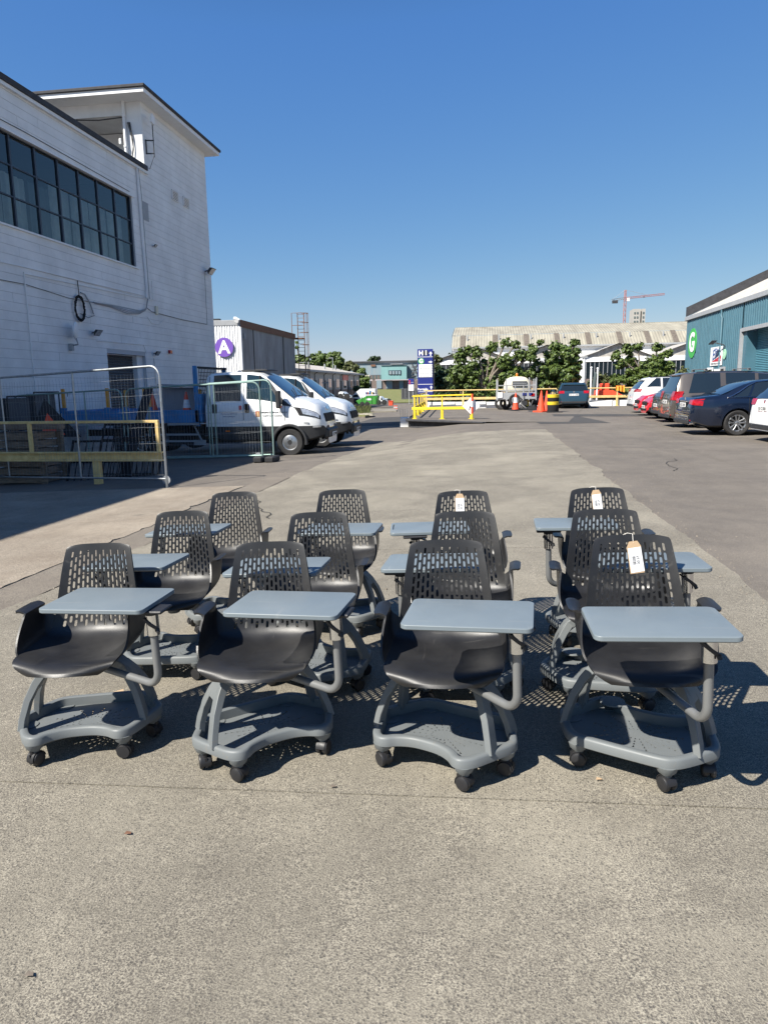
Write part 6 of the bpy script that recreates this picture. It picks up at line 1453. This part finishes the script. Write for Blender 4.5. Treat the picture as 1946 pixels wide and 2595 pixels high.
tree('sapling','thin yellow green sapling rising behind the blue totem',1104,61,-.2,[(1103,905,9),(1112,912,9),(1098,920,8),(1105,930,9)],700,.16,'leaf2',17,None,.6,.05)
tree('dark_shrub','dark hedge below the big tree at the left end of the far railing',1150,53,0,[(1110,1005,14),(1140,1008,15),(1170,1010,14),(1200,1010,13),(1095,1015,9)],7000,.15,'leaf3',18,None,.3,.08,'hedge',limbs=False)
G2='trees above the low building'
tree('broadleaf_tree','leftmost far tree directly behind the caged ladder',770,125,-1.5,[(760,910,14),(775,918,14),(748,925,14),(790,925,12),(752,868,3),(753,880,4)],5500,.42,'leaf',21,G2,.3,.2)
tree('broadleaf_tree','highest of the trees above the low building roof',838,128,-1.5,[(800,908,14),(815,905,14),(838,903,14),(852,900,11),(862,915,12),(805,925,14),(840,925,18),(870,928,10),(822,932,14)],8000,.42,'leaf',22,G2,.3,.25)
tree('bare_topped_tree','thin brownish tree at right end above the low building',893,122,-1.5,[(885,922,10),(898,930,11),(880,935,10),(905,940,8)],2500,.34,'leaf2',23,G2,.3,.2)
tree('broadleaf_tree','dark rounded tree standing against the left end of the old blue mill',918,118,-1.5,[(915,945,14),(905,962,14),(925,965,14),(915,980,16),(932,978,8)],5500,.36,'leaf',24,None,.3,.2)
tree('broadleaf_tree','small round tree top above the roof of the old blue mill',948,185,-1.5,[(945,909,9),(955,910,8),(938,915,7),(950,917,9)],2500,.40,'leaf3',25,None,.3,.3)
tree('dark_shrub','low dark bush at the foot of the mill behind the vans',905,105,-1.5,[(905,985,9),(915,990,8)],1500,.3,'leaf3',26,None,.3,.1,'bush',limbs=False)
# street lamps in the distance
for px,pt,Y,lab in ((775,918,64,'slim street lamp standing in front of the low building roof'),(843,907,100,'thin mast rising among the trees above the low building'),(832,970,62,'short steel post with flat top in front of the boarded fence')):
    p=at(px,pt,Y); g_=gz(p.x,Y); t=thing('lamp_post',lab,'lamp post',(p.x,Y,g_)); mb=MB(); mb.tube([(p.x,Y,g_),(p.x,Y,p.z)],[.07,.05],6); mb.obj('pole',MT['galv'],t)
    mb=MB(); mb.box((p.x-.25,Y,p.z),(.6,.18,.08)); mb.obj('lamp_head',MT['flash'],t)
# ================================================================== CHAIRS
def catmull(pts,n):
    out=[]; m_=len(pts)
    for i in range(m_-1):
        p0=pts[max(i-1,0)];p1=pts[i];p2=pts[i+1];p3=pts[min(i+2,m_-1)]
        for k in range(n):
            t=k/n; out.append([.5*((2*b)+(-a+c)*t+(2*a-5*b+4*c-d)*t*t+(-a+3*b-3*c+d)*t**3) for a,b,c,d in zip(p0,p1,p2,p3)])
    out.append(list(pts[-1])); return out
#        y     z    w    fwd  raise frontround
CTRL=[(.236,.846,.143,.012,-.013,0),(.233,.832,.151,.016,-.013,0),(.217,.75,.165,.026,-.006,0),(.200,.66,.178,.032,0,0),(.186,.58,.189,.038,0,0),(.172,.52,.198,.042,.004,0),
 (.150,.47,.206,.040,.014,0),(.105,.440,.214,.020,.030,0),(.03,.428,.220,0,.036,0),(-.07,.428,.223,0,.030,0),(-.15,.436,.224,0,.018,0),(-.200,.438,.216,-.006,.006,0),(-.234,.431,.200,-.026,-.003,0),(-.257,.418,.172,-.044,-.008,0),(-.265,.407,.148,-.050,-.010,0)]
PR=catmull(CTRL,8)
AL=[0]
for a,b in zip(PR,PR[1:]): AL.append(AL[-1]+math.hypot(a[0]-b[0],a[1]-b[1]))
def prof_at(s_):
    s_=max(0,min(AL[-1],s_))
    for i in range(len(AL)-1):
        if s_<=AL[i+1]:
            f=(s_-AL[i])/max(1e-9,AL[i+1]-AL[i]); return [lerp(a,b,f) for a,b in zip(PR[i],PR[i+1])]
    return PR[-1]
def shell(u,s_):
    y,z,w_,fw,ra,_=prof_at(s_)
    e=abs(u)
    return Vector((u*w_,y-fw*e**2.2,z+ra*e**(4.5 if ra<0 and y>.2 else 2.6)))
def make_shell():
    NC=15; us=[-.835+1.67*i/NC for i in range(NC+1)]
    left=[-1,-.975,-.91]; U=left+us+[-x for x in left[::-1]]
    hp=.0196; S0=.026; nh=18  # half rows in the slotted area
    S=[0,.006,.015]+[S0+hp*i for i in range(nh+1)]
    s_=S[-1]
    while s_<AL[-1]-.03: s_+=.0205; S.append(s_)
    S+= [AL[-1]-.012,AL[-1]]
    mb=MB(); vid={}
    def V(i,j):
        if (i,j) not in vid: vid[(i,j)]=len(mb.v); mb.v.append(shell(U[i],S[j]))
        return vid[(i,j)]
    j0=3; used=set()
    for c in range(NC):
        i=3+c; st=c%2
        r_=st
        while r_+2<=nh:
            ja=j0+r_; jb=ja+2
            # centre part holds a slot
            u0,u1=U[i],U[i+1]; uc=(u0+u1)/2; hw=(u1-u0)*.265; sc=(S[ja]+S[jb])/2; hl=hp*.80
            wloc_=prof_at(sc)[2]; rs=hw*wloc_   # corner radius in metres
            ring=[(0,-hl),(.72*hw,-hl+rs*.3),(hw,-hl+rs),(hw,0),(hw,hl-rs),(.72*hw,hl-rs*.3),(0,hl),(-.72*hw,hl-rs*.3),(-hw,hl-rs),(-hw,0),(-hw,-hl+rs),(-.72*hw,-hl+rs*.3)]
            n0=len(mb.v)
            for du,ds in ring: mb.v.append(shell(uc+du,sc+ds))
            T=lambda k:n0+k%12
            TL,TRt,RM,BR,BL,LM=V(i,ja),V(i+1,ja),V(i+1,ja+1),V(i+1,jb),V(i,jb),V(i,ja+1)
            for f in ([TL,TRt,T(1),T(0),T(11)],[TRt,RM,T(3),T(2),T(1)],[RM,BR,T(5),T(4),T(3)],[BR,BL,T(7),T(6),T(5)],[BL,LM,T(9),T(8),T(7)],[LM,TL,T(11),T(10),T(9)]): mb.f.append(f); mb.mi.append(0)
            used.add((i,ja)); used.add((i,ja+1)); r_+=2
    for i in range(len(U)-1):
        for j in range(len(S)-1):
            if (i,j) in used: continue
            mb.f.append([V(i,j),V(i+1,j),V(i+1,j+1),V(i,j+1)]); mb.mi.append(0)
    me=mb.mesh('seat_shell',MT['plastic'],smooth=60)
    bm=bmesh.new(); bm.from_mesh(me); bmesh.ops.recalc_face_normals(bm,faces=bm.faces); bm.to_mesh(me); bm.free()
    me=bake(me,[('SOLIDIFY',dict(thickness=.0065,offset=0,use_rim=True))]); me.name='seat_shell'
    me.shade_smooth(); me.set_sharp_from_angle(angle=R(42)); return me
ME_SHELL=make_shell()
def make_arm(sd_):
    sa,sb=.345,.69   # along the shell edge, back part to seat part
    # find s values: back at z~.53, seat at y~-.12
    sB=next(AL[i] for i,p in enumerate(PR) if p[1]<.545); sF=next(AL[i] for i,p in enumerate(PR) if p[0]<-.135)
    mb=MB()
    def f(a,t):
        s_=lerp(sB,sF,a); E=shell(1,s_)*1; 
        top=Vector((.226,lerp(.115,-.045,a),.606)); 
        C=Vector((.252,lerp(E.y,top.y,.25),E.z+.035))
        if t<=.8:
            q=t/.8; P=E*(1-q)**2+C*2*q*(1-q)+top*q*q
        else:
            q=(t-.8)/.2; P=top+Vector((.050*q,0,.009*math.sin(q*math.pi*.7)))
            e_=abs(a-.5)*2; P.x-=.012*q*e_**6
        return (P.x*sd_,P.y,P.z)
    mb.grid(f,14,20)
    me=mb.mesh('armrest',MT['plastic'],smooth=60)
    me=bake(me,[('SOLIDIFY',dict(thickness=.008,offset=0,use_rim=True))]); me.name='armrest'; me.shade_smooth(); me.set_sharp_from_angle(angle=R(50)); return me
ME_ARM=[make_arm(1),make_arm(-1)]
# base tray outline: six lobes, one long side cut away
def outline():
    K=[(-.305,.0),(-.262,-.105),(-.225,-.178),(-.185,-.210),(-.148,-.206),(-.112,-.178),(-.06,-.157),(0,-.152),(.06,-.157),(.112,-.178),(.148,-.206),(.185,-.210),(.225,-.178),(.262,-.105),(.305,.0),(.292,.055),(.235,.150),(.195,.192),(.150,.207),(.05,.210),(-.05,.210),(-.150,.207),(-.195,.192),(-.235,.150),(-.292,.055)]
    n=len(K); out=[]
    for i in range(n):
        p0,p1,p2,p3=(K[(i+q)%n] for q in (-1,0,1,2))
        for k in range(4):
            t=k/4; out.append(tuple(.5*((2*b)+(-a+c)*t+(2*a-5*b+4*c-d)*t*t+(-a+3*b-3*c+d)*t**3) for a,b,c,d in zip(p0,p1,p2,p3)))
    return out
OUT=outline()
def inset(o,d):
    n=len(o); r_=[]
    for i in range(n):
        a=Vector(o[i-1]);b=Vector(o[(i+1)%n]); t_=(b-a).normalized(); r_.append((o[i][0]-t_.y*d,o[i][1]+t_.x*d))
    return r_
def make_rim():
    secs=[(.012,.090),(.001,.098),(.0,.128),(.005,.135),(.010,.137),(.026,.137),(.031,.134),(.035,.100),(.035,.092),(.026,.090)]
    mb=MB(); n=len(OUT); m_=len(secs)
    for d,z in secs:
        for x,y in inset(OUT,d): mb.v.append(Vector((x,y,z)))
    for j in range(m_):
        j2=(j+1)%m_
        for i in range(n): mb.f.append([j*n+i,j*n+(i+1)%n,j2*n+(i+1)%n,j2*n+i]); mb.mi.append(0)
    for (x,y) in CAST:
        mb.lathe([(.040,.100),(.034,.078),(.019,.064),(.018,.058)],(x,y,0),16)
    return mb.mesh('tray_rim',MT['greyp'],smooth=45)
CAST=[(-.265,.0),(-.180,-.172),(.180,-.172),(.265,.0),(.165,.172),(-.165,.172)]
ME_RIM=make_rim()
def make_floor():
    from mathutils.geometry import delaunay_2d_cdt
    outer=[Vector(p) for p in inset(OUT,.033)]; vs=list(outer); faces=[list(range(len(outer)))]; holes=[]
    for k in range(18):
        a=k*2*math.pi/18
        for q in range(6):
            if q>3 and k%2: continue
            r_=.040+q*.0205; c=Vector((r_*math.cos(a)*1.15,-.005+r_*math.sin(a))); s_=.0052+q*.0007
            if abs(c.x)>.2 or abs(c.y)>.135: continue
            d=Vector((math.cos(a),math.sin(a))); n_=Vector((-d.y,d.x))
            T=[c-d*s_*1.2,c+d*s_*1.1+n_*s_*.72,c+d*s_*1.1-n_*s_*.72]; holes.append(T); faces.append([len(vs)+i for i in range(3)]); vs+=T
    V2,E2,F2,_,_,_=delaunay_2d_cdt(vs,[],faces,1,1e-6)
    def inside(p,T):
        sg=[(T[(i+1)%3]-T[i]).cross(p-T[i]) for i in range(3)]
        return all(x>0 for x in sg) or all(x<0 for x in sg)
    mb=MB(); mb.v=[Vector((v.x,v.y,.096)) for v in V2]
    for f in F2:
        c=(V2[f[0]]+V2[f[1]]+V2[f[2]])/3
        if any(inside(c,T) for T in holes): continue
        mb.f.append(list(f)); mb.mi.append(0)
    me=mb.mesh('tray_floor',MT['greyp'],smooth=0)
    r_=bake(me,[('SOLIDIFY',dict(thickness=.004,offset=-1))]); r_.name='tray_floor'; return r_
ME_FLOOR=make_floor()
mb=MB(); mb.lathe([(.001,.0),(.040,.0),(.052,.008),(.05,.014),(.001,.016)],(.150,-.158,.124),18); ME_LOBE=mb.mesh('lobe_cap',MT['greyp'])
def make_leg(sd_):
    mb=MB()
    for f_ in (-1,1):
        pts=[(.254,f_*.090,.122),(.245,f_*.084,.170),(.226,f_*.066,.238),(.196,f_*.042,.300),(.168,f_*.020,.340)]
        mb.sweep([(x*sd_,y,z) for x,y,z in pts],[.056,.050,.046,.044,.044],[.026,.026,.028,.032,.036],(0,1,0),ch=.16)
    pts=[(.205,0,.280),(.180,0,.325),(.145,0,.357),(.10,0,.372),(.05,0,.377),(0,0,.378)]
    mb.sweep([(x*sd_,y,z) for x,y,z in pts],[.060,.078,.084,.084,.084,.086],[.030,.042,.044,.042,.040,.040],(0,1,0),ch=.22)
    return mb.mesh('leg',MT['greyp'],smooth=28)
ME_LEG=[make_leg(1),make_leg(-1)]
mb=MB(); mb.lathe([(.001,.318),(.030,.318),(.033,.322),(.037,.352),(.05,.366),(.05,.398),(.001,.398)],(0,0,0),24); ME_HUB=mb.mesh('hub',MT['greyp'])
mb=MB(); mb.box((0,.0,.408),(.22,.20,.022)); ME_PLATE=mb.mesh('seat_plate',MT['caster'],bevel=.008)
# caster: axis X, wheel radius .027
mb=MB()
mb.lathe([(.0001,-.0105),(.020,-.0105),(.026,-.008),(.0295,-.002),(.0295,.005),(.027,.0095),(.0001,.0105)],(0,0,0),22,'X'); ME_WHEEL=mb.mesh('wheel',MT['caster'])
mb=MB()
def hood(u,v):
    a=lerp(R(-15),R(175),v); rr_=.0325; return ((u*2-1)*.019,.0+rr_*math.cos(a)*1.02,.0295+rr_*math.sin(a)*1.02)
mb.grid(hood,4,14); mb.tube([(0,.014,.046),(0,.016,.082)],.009,10); mb.box((0,.008,.034),(.006,.044,.038))
me=mb.mesh('h',MT['caster']); ME_HOOD=bake(me,[('SOLIDIFY',dict(thickness=.0025,offset=1))]); ME_HOOD.name='caster'; ME_HOOD.shade_smooth(); ME_HOOD.set_sharp_from_angle(angle=R(50))
def rrect(w_,d_,r_,n=6):
    o=[]
    for cx_,cy_,a0 in ((w_/2-r_,d_/2-r_,0),(-w_/2+r_,d_/2-r_,90),(-w_/2+r_,-d_/2+r_,180),(w_/2-r_,-d_/2+r_,270)):
        for k in range(n+1):
            a=R(a0+90*k/n); o.append((cx_+r_*math.cos(a),cy_+r_*math.sin(a)))
    return o
def make_table(groove):
    o=rrect(.436,.300,.026); mb=MB(); n=len(o)
    for d,z in ((.004,-.019),(.0,-.015),(0,-.003),(.0012,-.0008),(.004,0)):
        for x,y in inset(o,d): mb.v.append(Vector((x,y,z)))
    for j in range(4):
        for i in range(n): mb.f.append([j*n+i,j*n+(i+1)%n,(j+1)*n+(i+1)%n,(j+1)*n+i]); mb.mi.append(0)
    mb.f.append(list(range(n))[::-1]); mb.mi.append(0); mb.f.append([4*n+i for i in range(n)]); mb.mi.append(0)
    me=mb.mesh('t',MT['tabletop'],smooth=0)
    cut=MB()
    if groove: cut.prism([(x+.0,y) for x,y in rrect(.012,.15,.0058)],-.007,.01,M=Matrix.Translation((-.200,.02,0)))
    cut.box((-.02,.150,0),(.014,.008,.03))
    cm=cut.mesh('c',MT['tabletop'],smooth=0); co=bpy.data.objects.new('c',cm); COL.objects.link(co)
    r_=bake(me,[('BOOLEAN',dict(object=co,operation='DIFFERENCE',solver='EXACT'))]); bpy.data.objects.remove(co)
    r_.name='tabletop'; r_.shade_smooth(); r_.set_sharp_from_angle(angle=R(25)); return r_
ME_TABLE=[make_table(0),make_table(1)]
mb=MB(); mb.box((0,0,-.026),(.13,.10,.012)); ME_BRACKET=mb.mesh('table_bracket',MT['caster'],bevel=.004)
mb=MB(); mb.lathe([(.0185,-.132),(.0245,-.128),(.0245,-.036),(.020,-.031)],(0,0,0),20,closed=False); ME_SLEEVE=mb.mesh('chrome_sleeve',MT['chrome'])
mb=MB(); mb.sweep([(-.027,-.020,-.058),(.0,-.029,-.078),(.030,-.018,-.102)],[.012,.012,.014],[.005]*3,(0,0,1)); mb.tube([(-.024,-.020,-.060),(-.022,.018,-.056)],.004,6); mb.tube([(.026,-.018,-.100),(.030,-.022,-.112)],.008,8); ME_LEVER=mb.mesh('lever',MT['caster'])
mb=MB(); mb.lathe([(.023,-.046),(.0255,-.046),(.0255,-.031),(.023,-.031)],(0,0,0),20); ME_COLLAR=mb.mesh('collar',MT['caster'])
CG='black node style classroom chairs with writing tablets' if 0 else 'black chairs with grey writing tablets on wheeled tray bases'
def chair(label,x,y,yaw,brot,tc,tyaw,post,seed,flip=False):
    rr=random.Random(seed); z=gz(x,y)+.012
    root=thing('tablet_chair',label,'chair',(x,y,z),group=CG)
    root.rotation_euler=(0,-math.atan(.033),0)   # the yard falls to the left
    cy,sy=math.cos(R(brot)),math.sin(R(brot))
    for nm,me in (('tray_rim',ME_RIM),('tray_floor',ME_FLOOR),('leg',ME_LEG[0]),('leg',ME_LEG[1])):
        o=link(nm,me,root,rz=R(brot))
    if seed in (103,107): link('lobe_cap',ME_LOBE,root,rz=R(brot))
    link('hub',ME_HUB,root)
    for cxx,cyy in CAST:
        o=link('caster',ME_HOOD,root,(cxx*cy-cyy*sy,cxx*sy+cyy*cy,0),rr.uniform(0,6.28))
        for q in (-.015,.015): link('wheel',ME_WHEEL,o,(q,0,.0295))
    for nm,me in (('seat_plate',ME_PLATE),('seat_shell',ME_SHELL),('armrest',ME_ARM[0]),('armrest',ME_ARM[1])):
        link(nm,me,root,(.018,0,0),rz=R(yaw))
    # tablet and its arm
    tx,ty_=tc[0]-x+.023,tc[1]-y; TZ=.702
    o=link('tabletop',ME_TABLE[1 if seed in(109,110) else 0],root,(tx,ty_,TZ),R(tyaw)+(math.pi if flip else 0)); o.rotation_euler=(R(rr.uniform(-.6,.6)),math.atan(.033)*.3,R(tyaw)+(math.pi if flip else 0))
    px,py=post[0]-x+.023,post[1]-y
    link('table_bracket',ME_BRACKET,root,(px,py,TZ),R(tyaw)); 
    sl=link('chrome_sleeve',ME_SLEEVE,root,(px,py,TZ)); link('lever',ME_LEVER,sl,rz=R(rr.uniform(-15,15))); link('collar',ME_COLLAR,sl)
    d=Vector((px,py,0)); ln=d.length; d.normalize(); rb=.062; zl=.362
    pts=[Vector((0,0,.392))+d*.03,Vector((0,0,.388))+d*.08,Vector((0,0,.366))+d*min(.16,ln*.6)]
    pts+= [Vector((0,0,zl))+d*(ln-rb)]
    for k in range(1,8):
        a=R(90*k/8); pts.append(Vector((0,0,zl+rb-rb*math.cos(a)))+d*(ln-rb+rb*math.sin(a)))
    pts+= [Vector((px,py,zl+rb)),Vector((px,py,TZ-.12))]
    mb=MB(); mb.tube(pts,.0155,14); mb.obj('support_arm',MT['greytube'],root,world=False)
    return root
CH_=[
('front row, leftmost chair with a small cardboard scrap under its seat',-1.715,2.72,5,14,(-1.495,2.565),-1,(-1.285,2.50),False),
('front row, second chair from the left with tray turned to the right',-.905,2.69,3,38,(-.722,2.500),-4,(-.548,2.46),False),
('front row, third chair from the left with tray edge curving towards the right caster',-.155,2.665,0,-26,(-.054,2.372),-4,(.103,2.33),False),
('front row, rightmost chair with a paper price tag on its back',.592,2.700,0,151,(.545,2.284),1,(.700,2.262),False),
('middle row, leftmost chair with its tablet folded across to the left',-1.69,3.57,4,184,(-1.705,3.205),-2,(-1.87,3.16),True),
('middle row, second chair from the left behind the second front chair',-.862,3.42,3,152,(-.945,3.075),-2,(-1.10,3.03),True),
('middle row, third chair from the left with chrome tablet post on the left',-.11,3.34,-3,182,(-.235,3.12),-2,(-.375,3.04),True),
('middle row, rightmost chair with tablet showing at its right',.575,3.31,-2,174,(.690,3.085),1,(.835,3.04),False),
('back row, leftmost chair with only the corner of its tablet showing',-1.645,4.30,4,186,(-1.775,4.00),-2,(-1.94,3.95),True),
('back row, second chair from the left with tablet groove facing right',-.905,4.26,3,172,(-.820,3.935),-1,(-.97,3.88),False),
('back row, third chair from the left with a paper tag hanging on its back',-.125,4.06,2,180,(-.315,3.92),6,(-.385,3.80),False),
('back row, rightmost chair with a paper tag hanging on its back',.655,4.04,1,165,(.485,3.955),-1,(.335,3.89),False),
]
CHR=[]
for i,(lab,x,y,yaw,br,tc,tyw,po,fl_) in enumerate(CH_): CHR.append(chair(lab,x,y,yaw,br,tc,tyw,po,100+i,fl_))
CHR[9].children
# price tags
def price_tag(label,ch,u,tilt,hang):
    x,y,yaw=CH_[ch][1],CH_[ch][2],CH_[ch][3]; M0=CHR[ch].matrix_basis@Matrix.Rotation(R(yaw),4,'Z')
    M0=Matrix.Translation(CHR[ch].location)@Matrix.Rotation(-math.atan(.033),4,'Y')@Matrix.Translation((.018,0,0))@Matrix.Rotation(R(yaw),4,'Z')
    top=M0@shell(u,0.0); front=M0@(shell(u,hang)+Vector((0,-.014,0)))
    t=thing('price_tag',label,'price tag',top,group='paper price tags hanging on chair backs')
    mb=MB(); n_=Vector((0,-1,0)); mb.tube([top+Vector((-.045,.012,-.01)),top+Vector((-.02,.0,.006)),top+Vector((0,-.006,.004)),front+Vector((0,0,.0))],.0012,5); mb.obj('string',MT['string'],t)
    T=Matrix.Translation(front)@Matrix.Rotation(R(-7),4,'X')@Matrix.Rotation(R(tilt),4,'Y')
    w_,h_=.0275,.125
    def ob(name,mb_,m_):
        mb2=MB(); mb2.add([T@p for p in mb_.v],mb_.f); return mb2.obj(name,m_,t,smooth=0)
    mb=MB(); mb.prism([(-w_,-h_),(w_,-h_),(w_,-.016),(w_-.011,0.006),(-w_+.011,.006),(-w_,-.016)],-.0006,.0006,M=Matrix.Rotation(R(90),4,'X')); ob('card',mb,MT['cardboard'])
    mb=MB(); mb.prism([(-w_+.004,-h_+.004),(w_+.001,-h_+.006),(w_-.001,-.020),(-w_+.003,-.021)],.0008,.0016,M=Matrix.Rotation(R(90),4,'X')); lb=ob('label_sheet',mb,MT['label'])
    mb=MB(); rr=random.Random(ch); z=-.055
    while z>-.088:
        d=rr.choice((.0007,.0012,.002)); mb.box((-.006,-.0018,z),(.013,.0002,d)); z-=d+rr.choice((.001,.0016))
    ob('barcode',mb,MT['ink'])
    mb=MB(); z=-.028
    for col_ in (.017,.0205):
        z=-.028
        while z>-.112:
            d=rr.uniform(.003,.008); mb.box((col_-.0*z,-.0018,z-d/2),(.0012,.0002,d)); z-=d+.002
    ob('small_print',mb,MT['flash'])
    me=text_mesh('69.00',.016,MT['ink'],.0001,bold=.0002); o=link('lettering',me,t); o.matrix_basis=Matrix.Translation(-wloc(t))@T@Matrix.Translation((.0085,-.0019,-.071))@Matrix.Rotation(R(90),4,'Y')@Matrix.Rotation(R(90),4,'X')
price_tag('largest price tag, on the back of the front row rightmost chair',3,.03,-9,.030)
price_tag('price tag on the back row chair third from the left',10,-.12,-1,.022)
price_tag('price tag on the back row rightmost chair',11,-.05,-7,.018)
# scrap of cardboard under the first chair
t=thing('cardboard_scrap','small flat scrap of brown cardboard under the leftmost front chair','cardboard',(-1.93,2.80,gz(-1.9,3)+.013))
mb=MB(); mb.add([(-1.98,3.12,gz(-2,3)+.02),(-1.86,2.93,gz(-1.9,3)+.018),(-1.74,3.05,gz(-1.7,3)+.022),(-1.84,3.22,gz(-1.8,3)+.030)],[(0,1,2,3)]); me=mb.mesh('card',MT['cardboard'],smooth=0,off=t.location); me=bake(me,[('SOLIDIFY',dict(thickness=.004))]); link('card',me,t)
# oil stains, white paint scuff near the camera are in the concrete; a few leaves and bits
rr=random.Random(77)
for i,(px,py,c) in enumerate(((75,2460,'bark'),(325,2103,'rust'),(1516,2000,'cardboard'),(845,1998,'bark'))):
    d=FW+RT*((px-973)/1801)-UP*((py-1297.5)/1801); tt_=(0.0-EYE)/d.z; p=Vector((0,0,EYE))+d*tt_; z=gz(p.x,p.y)+.015
    t=thing('ground_scrap','%s scrap lying on the concrete in the foreground'%('small dark brown','thin rusty','pale tan','tiny brown')[i],'debris',(p.x,p.y,z))
    mb=MB(); s_=.012; mb.add([(p.x-s_,p.y-s_*.6,z),(p.x+s_*1.1,p.y-s_*.4,z+.002),(p.x+s_*.5,p.y+s_*.7,z),(p.x-s_*.7,p.y+s_*.5,z+.004)],[(0,1,2,3)]); mb.obj('scrap',MT[c],t,smooth=0)
